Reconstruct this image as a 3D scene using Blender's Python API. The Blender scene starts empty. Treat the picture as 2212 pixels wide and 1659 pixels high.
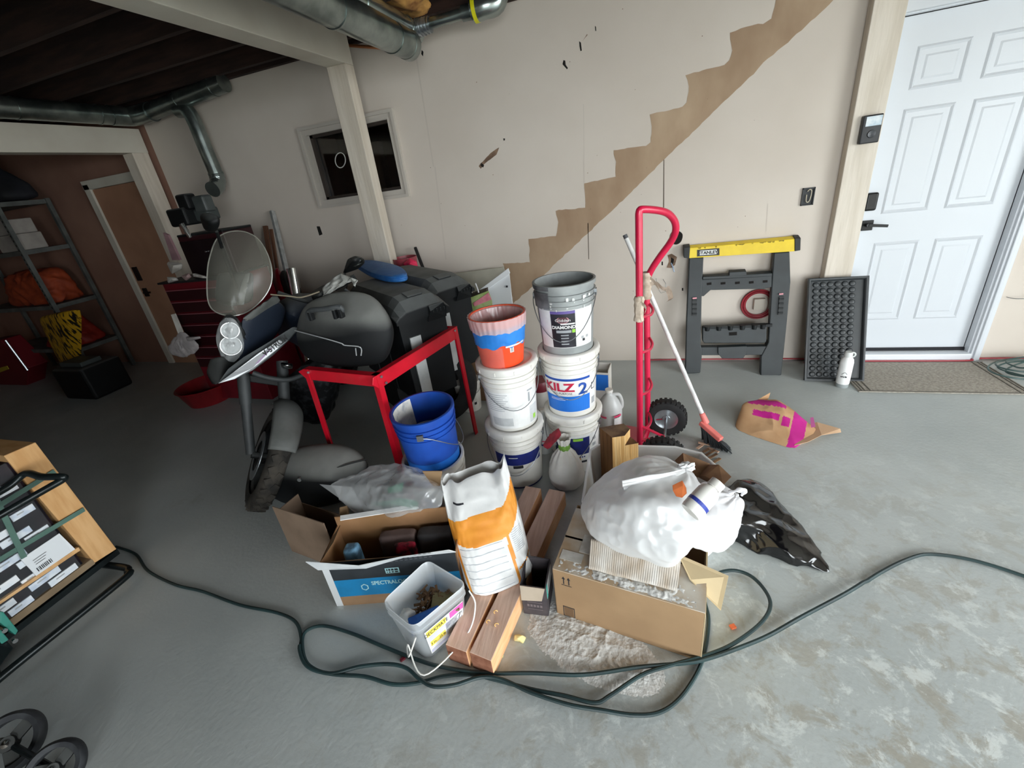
import bpy, bmesh, math, random
import numpy as np
from mathutils import Vector, Matrix, noise
from mathutils.geometry import tessellate_polygon

random.seed(7)
S = bpy.context.scene
COL = S.collection
PI = math.pi

# ---------------------------------------------------------------- camera
cam = bpy.data.cameras.new('camera')
cam.sensor_width = 36.0
cam.lens = 14.8936
cam.shift_x = 0.015811
cam.shift_y = -0.019316
cam.clip_start = 0.02
camo = bpy.data.objects.new('camera', cam)
COL.objects.link(camo)
camo.matrix_world = Matrix(((0.950492, 0.000328, 0.31075, 0.0),
                            (0.281148, 0.425056, -0.860397, 0.0),
                            (-0.132368, 0.905167, 0.40392, 1.627),
                            (0, 0, 0, 1)))
S.camera = camo

# ---------------------------------------------------------------- light: overcast daylight through the open garage door and an added front opening
w = bpy.data.worlds.new('sky')
S.world = w
w.use_nodes = True
nt = w.node_tree
bg = nt.nodes['Background']
SKY = 11.6
bg.inputs[0].default_value = (0.90, 0.965, 1.0, 1)
bg.inputs[1].default_value = SKY
RY0, RY1 = -2.9, 1.5 # the open vehicle door in the right wall (y range)
FX0, FX1, FY = -.1, 2.1, -2.0 # added unseen opening in the front wall for more daylight (x range, wall position)


def portal(loc, rot, w_, h_):
    pl = bpy.data.lights.new('opening_portal', 'AREA')
    pl.shape = 'RECTANGLE'
    pl.size, pl.size_y = w_, h_
    pl.cycles.is_portal = True
    po = bpy.data.objects.new('opening_portal', pl)
    COL.objects.link(po)
    po.location = loc
    po.rotation_euler = rot


portal((4.29, (RY0 + RY1) / 2, 1.17), (0, math.radians(90), 0), 2.33, RY1 - RY0)
portal(((FX0 + FX1) / 2, FY - .01, 1.17), (math.radians(90), 0, 0), FX1 - FX0, 2.33)  # guides daylight through the added front opening

S.view_settings.view_transform = 'Standard'
S.view_settings.look = 'None'
S.view_settings.exposure = 0.0
S.view_settings.gamma = 1.0
S.cycles.use_denoising = True
S.cycles.max_bounces = 10
S.cycles.diffuse_bounces = 5
S.cycles.transparent_max_bounces = 12
S.cycles.sample_clamp_indirect = 8.0
S.cycles.caustics_reflective = False
S.cycles.caustics_refractive = False

# ---------------------------------------------------------------- helpers
def hx(h):
    c = [int(h[i:i + 2], 16) / 255 for i in (0, 2, 4)]
    return tuple((x / 12.92 if x <= .04045 else ((x + .055) / 1.055) ** 2.4) for x in c) + (1,)


def M(name, c, c2=None, sc=8.0, lo=.38, hi=.62, rough=.6, metal=0.0, bump=0.0, bsc=60.0, alpha=1.0, stretch=None, coat=0.0,
      trans=0.0, sheen=0.0, detail=5.0, sss=None, spec=.5):
    """principled material, colour mixed between c and c2 by a noise in object space, optional noise bump"""
    m = bpy.data.materials.new(name)
    m.use_nodes = True
    n, l = m.node_tree.nodes, m.node_tree.links
    b = n['Principled BSDF']
    b.inputs['Base Color'].default_value = hx(c)
    b.inputs['Roughness'].default_value = rough
    b.inputs['Metallic'].default_value = metal
    b.inputs['Alpha'].default_value = alpha
    b.inputs['Coat Weight'].default_value = coat
    b.inputs['Transmission Weight'].default_value = trans
    b.inputs['Specular IOR Level'].default_value = spec
    tc = n.new('ShaderNodeTexCoord')
    src = tc.outputs['Object']
    if stretch:
        mp = n.new('ShaderNodeMapping')
        mp.inputs['Scale'].default_value = stretch
        l.new(src, mp.inputs[0])
        src = mp.outputs[0]
    if c2:
        nz = n.new('ShaderNodeTexNoise')
        nz.inputs['Scale'].default_value = sc
        nz.inputs['Detail'].default_value = detail
        l.new(src, nz.inputs['Vector'])
        rp = n.new('ShaderNodeValToRGB')
        rp.color_ramp.elements[0].position = lo
        rp.color_ramp.elements[1].position = hi
        rp.color_ramp.elements[0].color = hx(c)
        rp.color_ramp.elements[1].color = hx(c2)
        l.new(nz.outputs['Fac'], rp.inputs[0])
        l.new(rp.outputs[0], b.inputs['Base Color'])
    if bump:
        nb = n.new('ShaderNodeTexNoise')
        nb.inputs['Scale'].default_value = bsc
        nb.inputs['Detail'].default_value = 4
        l.new(src, nb.inputs['Vector'])
        bp = n.new('ShaderNodeBump')
        bp.inputs['Strength'].default_value = bump
        bp.inputs['Distance'].default_value = .01
        l.new(nb.outputs['Fac'], bp.inputs['Height'])
        l.new(bp.outputs[0], b.inputs['Normal'])
    return m


def film(name, c, opac=.75, rough=.35, glossy=.06, trl=.5):
    """thin plastic film: diffuse + translucent + a little gloss, partly see-through"""
    m = bpy.data.materials.new(name)
    m.use_nodes = True
    n, l = m.node_tree.nodes, m.node_tree.links
    out = n['Material Output']
    n.remove(n['Principled BSDF'])
    d, t, g, tr = (n.new('ShaderNodeBsdf' + x) for x in ('Diffuse', 'Translucent', 'Glossy', 'Transparent'))
    d.inputs[0].default_value = t.inputs[0].default_value = hx(c)
    g.inputs['Roughness'].default_value = rough
    a, b, e = (n.new('ShaderNodeMixShader') for _ in range(3))
    a.inputs[0].default_value = trl
    l.new(d.outputs[0], a.inputs[1]); l.new(t.outputs[0], a.inputs[2])
    fr = n.new('ShaderNodeLayerWeight'); fr.inputs[0].default_value = .22
    mm = n.new('ShaderNodeMath'); mm.operation = 'MULTIPLY_ADD'
    mm.inputs[1].default_value = .45; mm.inputs[2].default_value = glossy
    l.new(fr.outputs['Fresnel'], mm.inputs[0])
    l.new(mm.outputs[0], b.inputs[0])
    l.new(a.outputs[0], b.inputs[1]); l.new(g.outputs[0], b.inputs[2])
    e.inputs[0].default_value = opac
    l.new(tr.outputs[0], e.inputs[1]); l.new(b.outputs[0], e.inputs[2])
    l.new(e.outputs[0], out.inputs[0])
    return m


def V3(p):
    return Vector(p)


def frame(loc, yaw=0.0, tilt=0.0, roll=0.0):
    return Matrix.Translation(V3(loc)) @ Matrix.Rotation(yaw, 4, 'Z') @ Matrix.Rotation(tilt, 4, 'X') @ Matrix.Rotation(roll, 4, 'Y')


def basis(o, x, y):
    """frame at o with its x axis along x and y axis as near y as possible"""
    x = V3(x).normalized()
    z = x.cross(V3(y)).normalized()
    y = z.cross(x)
    m = Matrix((x, y, z)).transposed().to_4x4()
    m.translation = V3(o)
    return m


class MB:
    """collects shapes and links them as one mesh object"""

    def __init__(s, t=None):
        s.v, s.f, s.m = [], [], []
        s.mi = 0
        s.t = t or Matrix()

    def add(s, vs, fs, mi=None):
        k = len(s.v)
        s.v += [s.t @ V3(p) for p in vs]
        s.f += [tuple(k + i for i in f) for f in fs]
        s.m += [s.mi if mi is None else mi] * len(fs)
        return s

    def box(s, c, d, rot=None, mi=None, taper=1.0):
        r = rot or Matrix()
        vs = []
        for z in (-1, 1):
            k = taper if z > 0 else 1
            for y in (-1, 1):
                for x in (-1, 1):
                    vs.append(V3(c) + r.to_3x3() @ V3((x * d[0] / 2 * k, y * d[1] / 2 * k, z * d[2] / 2)))
        return s.add(vs, [(0, 2, 3, 1), (4, 5, 7, 6), (0, 1, 5, 4), (2, 6, 7, 3), (0, 4, 6, 2), (1, 3, 7, 5)], mi)

    def bar(s, p0, p1, w, h, up=(0, 0, 1), mi=None):
        p0, p1 = V3(p0), V3(p1)
        x = (p1 - p0)
        L = x.length
        m = basis((p0 + p1) / 2, x, V3(up).cross(x))
        return s.box((p0 + p1) / 2, (L, w, h), m, mi)

    def tube(s, pts, r, n=10, closed=False, caps=True, mi=None):
        pts = [V3(p) for p in pts]
        N = len(pts)
        rs = r if isinstance(r, (list, tuple)) else [r] * N
        nrm = None
        vs, fs = [], []
        for i in range(N):
            a = pts[(i - 1) % N] if (closed or i) else pts[0]
            b = pts[(i + 1) % N] if (closed or i < N - 1) else pts[-1]
            t = (b - a)
            t = t.normalized() if t.length > 1e-9 else V3((0, 0, 1))
            if nrm is None:
                nrm = t.orthogonal().normalized()
            nrm = (nrm - t * nrm.dot(t))
            nrm = nrm.normalized() if nrm.length > 1e-6 else t.orthogonal().normalized()
            bi = t.cross(nrm)
            for k in range(n):
                q = 2 * PI * k / n
                vs.append(pts[i] + (nrm * math.cos(q) + bi * math.sin(q)) * rs[i])
        for i in range(N if closed else N - 1):
            j = (i + 1) % N
            for k in range(n):
                fs.append((i * n + k, i * n + (k + 1) % n, j * n + (k + 1) % n, j * n + k))
        if caps and not closed:
            fs += [tuple(range(n))[::-1], tuple((N - 1) * n + k for k in range(n))]
        return s.add(vs, fs, mi)

    def cyl(s, p0, p1, r0, r1=None, n=24, mi=None):
        return s.tube([p0, p1], [r0, r0 if r1 is None else r1], n, mi=mi)

    def lathe(s, prof, m=None, n=40, a0=0.0, a1=2 * PI, mi=None, sx=1.0, sy=1.0):
        full = abs(a1 - a0 - 2 * PI) < 1e-6
        k = n if full else n + 1
        m = m or Matrix()
        vs = []
        for r, z in prof:
            for i in range(k):
                a = a0 + (a1 - a0) * i / n
                vs.append(m @ V3((r * sx * math.cos(a), r * sy * math.sin(a), z)))
        fs = []
        for j in range(len(prof) - 1):
            for i in range(n):
                i2 = (i + 1) % k
                fs.append((j * k + i, j * k + i2, (j + 1) * k + i2, (j + 1) * k + i))
        if full:
            if prof[0][0] > 1e-5 and len(prof) and prof[0][0] < 0: pass
        return s.add(vs, fs, mi)

    def poly(s, pts, mi=None):
        return s.add(pts, [tuple(range(len(pts)))], mi)

    def prism(s, pts, vec, mi=None):
        n = len(pts)
        vs = [V3(p) for p in pts] + [V3(p) + V3(vec) for p in pts]
        fs = [tuple(range(n))[::-1], tuple(range(n, 2 * n))] + [(i, (i + 1) % n, n + (i + 1) % n, n + i) for i in range(n)]
        return s.add(vs, fs, mi)

    def grid(s, fn, nu, nv, mi=None):
        vs = [fn(i / nu, j / nv) for j in range(nv + 1) for i in range(nu + 1)]
        fs = [(j * (nu + 1) + i, j * (nu + 1) + i + 1, (j + 1) * (nu + 1) + i + 1, (j + 1) * (nu + 1) + i) for j in range(nv) for i in range(nu)]
        return s.add(vs, fs, mi)

    def text(s, txt, size, m, wrap=None, mi=None, sx=1.0, bold=0.0, center=True):
        """flat lettering in the xy plane of m, or wrapped on a cylinder: wrap=(radius_fn(z), angle0, z0)"""
        vs, fs = text_geo(txt, size, bold)
        if not vs:
            return s
        cx = (max(v[0] for v in vs) + min(v[0] for v in vs)) / 2 if center else 0
        cy = (max(v[1] for v in vs) + min(v[1] for v in vs)) / 2 if center else 0
        out = []
        for x, y in vs:
            x, y = (x - cx) * sx, y - cy
            if wrap:
                rf, a0, z0 = wrap
                r = rf(z0 + y)
                a = a0 + x / r
                out.append(m @ V3((r * math.cos(a), r * math.sin(a), z0 + y)))
            else:
                out.append(m @ V3((x, y, 0)))
        return s.add(out, fs, mi)

    def build(s, name, mats, parent=None, smooth=False, bevel=0.0, seg=2, ang=35, solid=0.0, fix=False, kind=None):
        o0 = V3(parent.matrix_world.translation) if parent else V3((0, 0, 0))
        if parent:
            p = parent
            o0 = V3((0, 0, 0))
            while p:
                o0 += p.location
                p = p.parent
        me = bpy.data.meshes.new(name)
        me.from_pydata([v - o0 for v in s.v], [], s.f)
        for mt in (mats if isinstance(mats, (list, tuple)) else [mats]):
            me.materials.append(mt)
        me.polygons.foreach_set('material_index', s.m)
        if fix:
            bm = bmesh.new()
            bm.from_mesh(me)
            bmesh.ops.remove_doubles(bm, verts=bm.verts, dist=1e-5)
            bmesh.ops.recalc_face_normals(bm, faces=bm.faces)
            bm.to_mesh(me)
            bm.free()
        if smooth:
            me.polygons.foreach_set('use_smooth', [True] * len(me.polygons))
            me.set_sharp_from_angle(angle=math.radians(ang))
        me.update()
        o = bpy.data.objects.new(name, me)
        COL.objects.link(o)
        if parent:
            o.parent = parent
        if solid:
            md = o.modifiers.new('thickness', 'SOLIDIFY')
            md.thickness = solid
            md.offset = 0
        if bevel:
            md = o.modifiers.new('edges', 'BEVEL')
            md.width = bevel
            md.segments = seg
            md.limit_method = 'ANGLE'
            md.angle_limit = math.radians(40)
        if kind:
            o['kind'] = kind
        return o


_tc = {}


def text_geo(txt, size, bold=0.0):
    key = (txt, size, bold)
    if key not in _tc:
        cu = bpy.data.curves.new('lettering', 'FONT')
        cu.body = txt
        cu.size = size
        cu.offset = bold
        cu.resolution_u = 3
        ob = bpy.data.objects.new('lettering', cu)
        COL.objects.link(ob)
        dg = bpy.context.evaluated_depsgraph_get()
        ev = ob.evaluated_get(dg)
        me = ev.to_mesh()
        vs = [(v.co.x, v.co.y) for v in me.vertices]
        fs = [tuple(p.vertices) for p in me.polygons]
        ev.to_mesh_clear()
        bpy.data.objects.remove(ob)
        bpy.data.curves.remove(cu)
        _tc[key] = (vs, fs)
    return _tc[key]


def thing(name, label, cat, loc, group=None):
    o = bpy.data.objects.new(name, None)
    o.empty_display_size = .05
    o.location = loc
    COL.objects.link(o)
    o['label'] = label
    o['category'] = cat
    if group:
        o['group'] = group
    return o


def tag(o, label, cat, group=None, kind=None):
    o['label'] = label
    o['category'] = cat
    if group:
        o['group'] = group
    if kind:
        o['kind'] = kind
    return o


def lerp(a, b, t):
    return V3(a) * (1 - t) + V3(b) * t


def spline(pts, n=8, closed=False):
    """Catmull-Rom through pts"""
    P = [V3(p) for p in pts]
    N = len(P)
    out = []
    for i in range(N if closed else N - 1):
        p0 = P[(i - 1) % N] if closed or i else P[0]
        p1, p2 = P[i], P[(i + 1) % N]
        p3 = P[(i + 2) % N] if closed or i < N - 2 else P[-1]
        for k in range(n):
            t = k / n
            out.append(.5 * ((2 * p1) + (p2 - p0) * t + (2 * p0 - 5 * p1 + 4 * p2 - p3) * t * t + (3 * p1 - p0 - 3 * p2 + p3) * t ** 3))
    if not closed:
        out.append(P[-1])
    return out


def arc(c, x, y, r, a0, a1, n=12):
    c, x, y = V3(c), V3(x).normalized(), V3(y).normalized()
    return [c + (x * math.cos(a0 + (a1 - a0) * i / n) + y * math.sin(a0 + (a1 - a0) * i / n)) * r for i in range(n + 1)]


def hullblob(pts, p=9.0, sub=5, amp=0.0, nsc=8.0, ridge=False, knot=None, kn=18, kamp=.02, seed=0.0, floor=None, amp2=0.0, nsc2=25.0, crum=0.0, csc=9.0):
    """rounded convex shape through pts (larger p = sharper facets), with wrinkles and folds gathered towards a knot"""
    P = np.array(pts, float)
    lo, hi = P.min(0), P.max(0)
    c = (lo + hi) / 2
    ex = (hi - lo) / 2 + 1e-6
    Q = (P - c) / ex
    bm = bmesh.new()
    for q in Q:
        bm.verts.new(q)
    bmesh.ops.convex_hull(bm, input=bm.verts)
    bm.faces.ensure_lookup_table()
    ns, hs = [], []
    cc = Q.mean(0)
    for f in bm.faces:
        n = np.array(f.normal)
        h = float(n @ (np.array(f.verts[0].co) - cc))
        if abs(h) < 1e-4:
            continue
        if h < 0:
            n, h = -n, -h
        ns.append(n)
        hs.append(h)
    bm.free()
    ns, hs = np.array(ns), np.array(hs)
    b2 = bmesh.new()
    bmesh.ops.create_icosphere(b2, subdivisions=sub, radius=1)
    D = np.array([v.co[:] for v in b2.verts])
    F = [tuple(v.index for v in f.verts) for f in b2.faces]
    b2.free()
    K = np.maximum(0, D @ ns.T / hs)
    r = (K ** p).sum(1) ** (-1 / p)
    Y = D * r[:, None] + cc
    for k in range(3):                                            # keep the extents of the given points
        a0, a1 = Y[:, k].min(), Y[:, k].max()
        Y[:, k] = (Y[:, k] - a0) / (a1 - a0) * 2 - 1
    X = Y * ex + c
    out = []
    C3 = cc * ex + c
    for i, x in enumerate(X):
        d = x - C3
        L = np.linalg.norm(d)
        d = d / L
        off = 0.0
        if amp:
            q = V3(x) * nsc + V3((seed, seed * 1.7, 0))
            v = noise.noise(q) + .5 * noise.noise(q * 2.1)
            if ridge:
                v = .5 - 2 * abs(noise.noise(q)) + .5 * (.5 - 2 * abs(noise.noise(q * 2.2)))
            off += amp * v
        if amp2:
            q = V3(x) * nsc2 + V3((seed, 3.1, 5.2))
            off += amp2 * (.4 - 2 * abs(noise.noise(q)))
        if crum:
            dd = noise.voronoi(V3(x) * csc + V3((seed, seed, .3 * seed)) + noise.noise_vector(V3(x) * csc * .6) * .35)[0]
            off += crum * (dd[0] - .45)
        if knot is not None:
            ax = np.array(knot) - C3
            Lk = np.linalg.norm(ax)
            ax = ax / Lk
            t = (x - C3) @ ax / Lk
            rad = (x - C3) - ax * ((x - C3) @ ax)
            e1 = np.array(V3(ax).orthogonal().normalized())
            e2 = np.cross(ax, e1)
            an = math.atan2(rad @ e2, rad @ e1)
            g = max(0, min(1, (t - .1) / .8))
            off += kamp * g * (math.sin(an * kn + 3 * noise.noise(V3(x) * 6)) * .6 + math.sin(an * kn * .43 + seed) * .5) * (1 - .6 * g)
        y = x + d * off
        if floor is not None and y[2] < floor:
            y[2] = floor
        out.append(tuple(y))
    return out, F


def strip(path, w, up):
    """ribbon quads along a path"""
    vs = []
    u = V3(up).normalized() * w / 2
    for p in path:
        vs += [V3(p) - u, V3(p) + u]
    return vs, [(2 * i, 2 * i + 1, 2 * i + 3, 2 * i + 2) for i in range(len(path) - 1)]

# ---------------------------------------------------------------- materials of the shell
def wall_paint():
    m = M('wall_paint', 'd9cfc4', 'cfc4b8', sc=1.3, lo=.3, hi=.7, rough=.85, bump=.03, bsc=90)
    return m


m_wall = wall_paint()
m_wall2 = M('wall_dim_bounce', 'a07a68', '8f6a5a', sc=1.5, rough=.9, bump=.03, bsc=90)  # same wall paint, with the dim warm bounce light put into the colour
m_brown = M('bare_brown_wall', 'b9a186', '967a61', sc=3.5, lo=.3, hi=.72, rough=.9, bump=.1, bsc=35, stretch=(1, 1, .55))
m_seam = M('seam_dark', '5d5347', rough=.9)
m_seam2 = M('seam_soft', 'cec4b9', rough=.9)
m_hole = M('hole_dark', '171412', rough=1)
m_scuff = M('scuff_brown', '8e7460', '6d5747', sc=30, rough=1)
m_patch = M('joint_patch', 'dcd6cb', 'd3cabd', sc=4, rough=.85)
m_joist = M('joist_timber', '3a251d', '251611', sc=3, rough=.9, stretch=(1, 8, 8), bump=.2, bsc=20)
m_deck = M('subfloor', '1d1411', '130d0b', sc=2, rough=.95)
m_trim = M('painted_timber', 'ddd3c5', 'cfc4b4', sc=3, rough=.6, bump=.25, bsc=9, stretch=(6, 6, .6))
m_beam = M('painted_beam', 'd8d3c6', 'cbc4b6', sc=2, rough=.75, bump=.1, bsc=14)
m_door = M('door_white', 'd3d7dc', rough=.38, bump=.02, bsc=120)
m_white = M('white_gloss', 'f0f0ee', rough=.4)
m_blk = M('black_metal', '121212', rough=.35, metal=.3)
m_rub = M('black_rubber', '17181a', rough=.55)
m_ceilw = M('ceiling_board', 'b9b2a8', rough=.9)


def concrete():
    m = bpy.data.materials.new('concrete')
    m.use_nodes = True
    n, l = m.node_tree.nodes, m.node_tree.links
    b = n['Principled BSDF']
    tc = n.new('ShaderNodeTexCoord')

    def nz(scale, det, rough=.55, dist=0.0):
        x = n.new('ShaderNodeTexNoise')
        x.inputs['Scale'].default_value = scale
        x.inputs['Detail'].default_value = det
        x.inputs['Roughness'].default_value = rough
        x.inputs['Distortion'].default_value = dist
        l.new(tc.outputs['Object'], x.inputs['Vector'])
        return x.outputs['Fac']

    def ramp(f, p0, p1, c0, c1):
        r = n.new('ShaderNodeValToRGB')
        r.color_ramp.elements[0].position, r.color_ramp.elements[1].position = p0, p1
        r.color_ramp.elements[0].color, r.color_ramp.elements[1].color = c0, c1
        l.new(f, r.inputs[0])
        return r.outputs[0]

    def mix(f, a, c):
        x = n.new('ShaderNodeMix')
        x.data_type = 'RGBA'
        l.new(f, x.inputs['Factor'])
        l.new(a, x.inputs['A'])
        if isinstance(c, tuple):
            x.inputs['B'].default_value = c
        else:
            l.new(c, x.inputs['B'])
        return x.outputs['Result']
    base = ramp(nz(1.4, 6), .3, .7, hx('acb2b1'), hx('c0c5c3'))
    K = (0, 0, 0, 1)
    W = (1, 1, 1, 1)
    # the worn zone towards the door opening (object space: near x = .6, y = .2)
    sp = n.new('ShaderNodeSeparateXYZ')
    l.new(tc.outputs['Object'], sp.inputs[0])
    vd = n.new('ShaderNodeVectorMath')
    vd.operation = 'DISTANCE'
    vd.inputs[1].default_value = (1.0, .3, 0)
    l.new(tc.outputs['Object'], vd.inputs[0])
    zone = n.new('ShaderNodeMapRange')
    zone.inputs['From Min'].default_value, zone.inputs['From Max'].default_value = 2.3, .5
    l.new(vd.outputs['Value'], zone.inputs['Value'])
    worn = ramp(nz(6.5, 10, .72, .5), .50, .58, K, (.8, .8, .8, 1))
    f1 = n.new('ShaderNodeMath')
    f1.operation = 'MULTIPLY'
    l.new(worn, f1.inputs[0])
    l.new(zone.outputs[0], f1.inputs[1])
    c = mix(f1.outputs[0], base, hx('a09a8c'))
    pale = ramp(nz(8.5, 10, .74, .4), .53, .60, K, W)
    f2 = n.new('ShaderNodeMath')
    f2.operation = 'MULTIPLY'
    l.new(pale, f2.inputs[0])
    l.new(zone.outputs[0], f2.inputs[1])
    c = mix(f2.outputs[0], c, hx('d3d8d5'))
    spots = ramp(nz(3.1, 8, .7), .62, .74, K, (.5, .5, .5, 1))
    c = mix(spots, c, hx('97958b'))
    l.new(c, b.inputs['Base Color'])
    rr = ramp(nz(3, 6), .3, .7, (.42,) * 3 + (1,), (.62,) * 3 + (1,))
    l.new(rr, b.inputs['Roughness'])
    bp = n.new('ShaderNodeBump')
    bp.inputs['Strength'].default_value = .12
    bp.inputs['Distance'].default_value = .01
    l.new(nz(55, 5), bp.inputs['Height'])
    l.new(bp.outputs[0], b.inputs['Normal'])
    return m


m_conc = concrete()
WY = 3.545


def st(mb, name, mats, **k):
    o = mb.build(name, mats, **k)
    o['kind'] = 'structure'
    return o


# floor, drive outside
st(MB().box((-2.9, -.2, -.05), (14.8, 8.2, .1)), 'floor', m_conc)
st(MB().box((6, -2, -.16), (40, 30, .1)), 'ground', M('drive_concrete', 'a9a8a2', 'bcbab3', sc=2, rough=.9))


def walled(mb, x0, x1, z0, z1, holes, y0, y1, mi=0):
    """a wall in the xz plane, solid between y0 and y1, with rectangular holes"""
    xs = sorted({x0, x1} | {h[0] for h in holes} | {h[1] for h in holes})
    zs = sorted({z0, z1} | {h[2] for h in holes} | {h[3] for h in holes})
    for i in range(len(xs) - 1):
        for j in range(len(zs) - 1):
            cx, cz = (xs[i] + xs[i + 1]) / 2, (zs[j] + zs[j + 1]) / 2
            if any(h[0] < cx < h[1] and h[2] < cz < h[3] for h in holes):
                continue
            mb.box((cx, (y0 + y1) / 2, cz), (xs[i + 1] - xs[i], y1 - y0, zs[j + 1] - zs[j]), mi=mi)
    return mb


WIN = (-2.70, -1.875, 1.62, 2.16)
DOOR = (1.44, 2.245, .0, 2.145)
wb = MB()
walled(wb, -4.50, 4.4, 0, 2.95, [WIN, DOOR], WY, WY + .12, 0)
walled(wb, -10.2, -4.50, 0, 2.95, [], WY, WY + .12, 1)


def flat(pts, mi, d=.0012):
    """a thin mark lying on the wall"""
    vs = [(p[0], WY - d, p[2]) for p in pts]
    tri = tessellate_polygon([[V3(p) for p in vs]])
    wb.add(vs, [tuple(t) for t in tri], mi)


def jag(pts, amp, n):
    out = []
    for i in range(len(pts)):
        a, b = V3(pts[i]), V3(pts[(i + 1) % len(pts)])
        k = max(1, int((b - a).length / n))
        for j in range(k):
            q = a.lerp(b, j / k)
            out.append((q.x + amp * noise.noise(q * 30), q.y, q.z + amp * noise.noise(q * 30 + V3((9, 4, 2)))))
    return out


# unpainted brown band stepping up the wall where a stair used to be
band = [(-1.030,3.545,0.567), (-0.824,3.545,0.721), (-0.642,3.545,0.879), (-0.258,3.545,1.187), (-0.146,3.545,1.278), (0.061,3.545,1.447), (0.291,3.545,1.645), (0.563,3.545,1.865), (0.717,3.545,1.990), (0.769,3.545,2.041), (0.887,3.545,2.122), (1.097,3.545,2.283), (1.150,3.545,2.335),
        (0.781,3.545,2.416), (0.801,3.545,2.347), (0.784,3.545,2.260), (0.747,3.545,2.243), (0.653,3.545,2.247), (0.563,3.545,2.232), (0.586,3.545,2.137), (0.575,3.545,2.088), (0.547,3.545,2.071), (0.320,3.545,2.059), (0.345,3.545,1.993), (0.336,3.545,1.896), (0.311,3.545,1.874),
        (0.099,3.545,1.867), (0.116,3.545,1.794), (0.105,3.545,1.691), (0.081,3.545,1.674), (-0.144,3.545,1.680), (-0.129,3.545,1.598), (-0.134,3.545,1.499), (-0.363,3.545,1.482), (-0.358,3.545,1.402), (-0.363,3.545,1.305),
        (-0.594,3.545,1.309), (-0.579,3.545,1.220), (-0.601,3.545,1.117), (-0.838,3.545,1.109), (-0.833,3.545,1.040), (-0.845,3.545,0.921), (-1.079,3.545,0.927), (-1.051,3.545,0.779)]
flat(jag(band, .007, .025), 2)
# taped board joints, cracks and knocks
flat([(0.198,3.545,1.569), (0.203,3.545,1.568), (0.211,3.545,1.223), (0.204,3.545,1.224)], 3)
flat([(-0.349,3.545,1.190), (-0.343,3.545,1.189), (-0.350,3.545,0.907), (-0.355,3.545,0.907)], 3)
flat([(-0.345,3.545,2.001), (-0.339,3.545,2.000), (-0.358,3.545,1.485), (-0.365,3.545,1.486)], 4)
flat([(-1.563,3.545,1.757), (-1.551,3.545,1.756), (-1.599,3.545,1.003), (-1.612,3.545,1.004)], 4)
flat([(-1.559,3.545,2.504), (-1.548,3.545,2.502), (-1.563,3.545,1.757), (-1.575,3.545,1.759)], 4)
flat([(0.882,3.545,1.197), (0.888,3.545,1.196), (0.897,3.545,1.008), (0.891,3.545,1.009)], 4)
for a in ([(-0.465,3.545,2.285), (-0.453,3.545,2.280), (-0.451,3.545,2.255), (-0.437,3.545,2.234), (-0.444,3.545,2.227), (-0.473,3.545,2.262)],
          [(-0.353,3.545,2.371), (-0.342,3.545,2.361), (-0.338,3.545,2.316), (-0.347,3.545,2.313), (-0.352,3.545,2.342)], [(-0.247,3.545,2.434), (-0.240,3.545,2.427), (-0.239,3.545,2.404), (-0.245,3.545,2.406)],
          [(-0.954,3.545,1.875), (-0.940,3.545,1.872), (-0.942,3.545,1.860), (-0.953,3.545,1.858)], [(-1.154,3.545,1.730), (-1.134,3.545,1.711), (-1.144,3.545,1.695), (-1.165,3.545,1.711)],
          [(-1.500,3.545,2.542), (-1.488,3.545,2.528), (-1.498,3.545,2.501), (-1.509,3.545,2.518)]):
    flat(a, 5)
flat(jag([(-1.181,3.545,1.713), (-1.068,3.545,1.791), (-0.995,3.545,1.820), (-1.025,3.545,1.772), (-1.116,3.545,1.725), (-1.168,3.545,1.691)], .006, .02), 6, .001)
flat(jag([(-0.319,3.545,2.377), (-0.300,3.545,2.399), (-0.297,3.545,2.393), (-0.332,3.545,2.364)], .003, .02), 6, .001)
flat([(-2.871,3.545,1.412), (-2.835,3.545,1.408), (-2.830,3.545,1.335), (-2.871,3.545,1.326)], 5)            # cut-out for a switch
ho = [(0.343,3.545,1.044), (0.342,3.545,1.000), (0.323,3.545,0.974), (0.294,3.545,0.969), (0.264,3.545,0.989), (0.253,3.545,1.028), (0.271,3.545,1.067), (0.303,3.545,1.074)]
flat([tuple(q) for q in spline(ho, 4, True)], 5)
flat(jag([(0.241,3.545,0.890), (0.277,3.545,0.901), (0.311,3.545,0.870), (0.300,3.545,0.814), (0.271,3.545,0.787), (0.240,3.545,0.797), (0.256,3.545,0.839)], .006, .015), 6)
flat(jag([(0.268,3.545,0.874), (0.292,3.545,0.858), (0.286,3.545,0.822), (0.270,3.545,0.823)], .003, .015), 5, .0016)
flat([(0.202,3.545,0.846), (0.212,3.545,0.846), (0.213,3.545,0.817), (0.203,3.545,0.818)], 5)
flat([(0.357,3.545,0.627), (0.367,3.545,0.627), (0.368,3.545,0.604), (0.358,3.545,0.605)], 5)
for i in range(46):                                               # nail pops and specks
    x, z = random.uniform(-2.4, 1.2), random.uniform(.5, 2.5)
    s = random.uniform(.0015, .004)
    flat([(x - s, 0, z), (x, 0, z - s), (x + s, 0, z), (x, 0, z + s)], 6)
st(wb, 'wall_back', [m_wall, m_wall2, m_brown, m_seam, m_seam2, m_hole, m_scuff])

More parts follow.
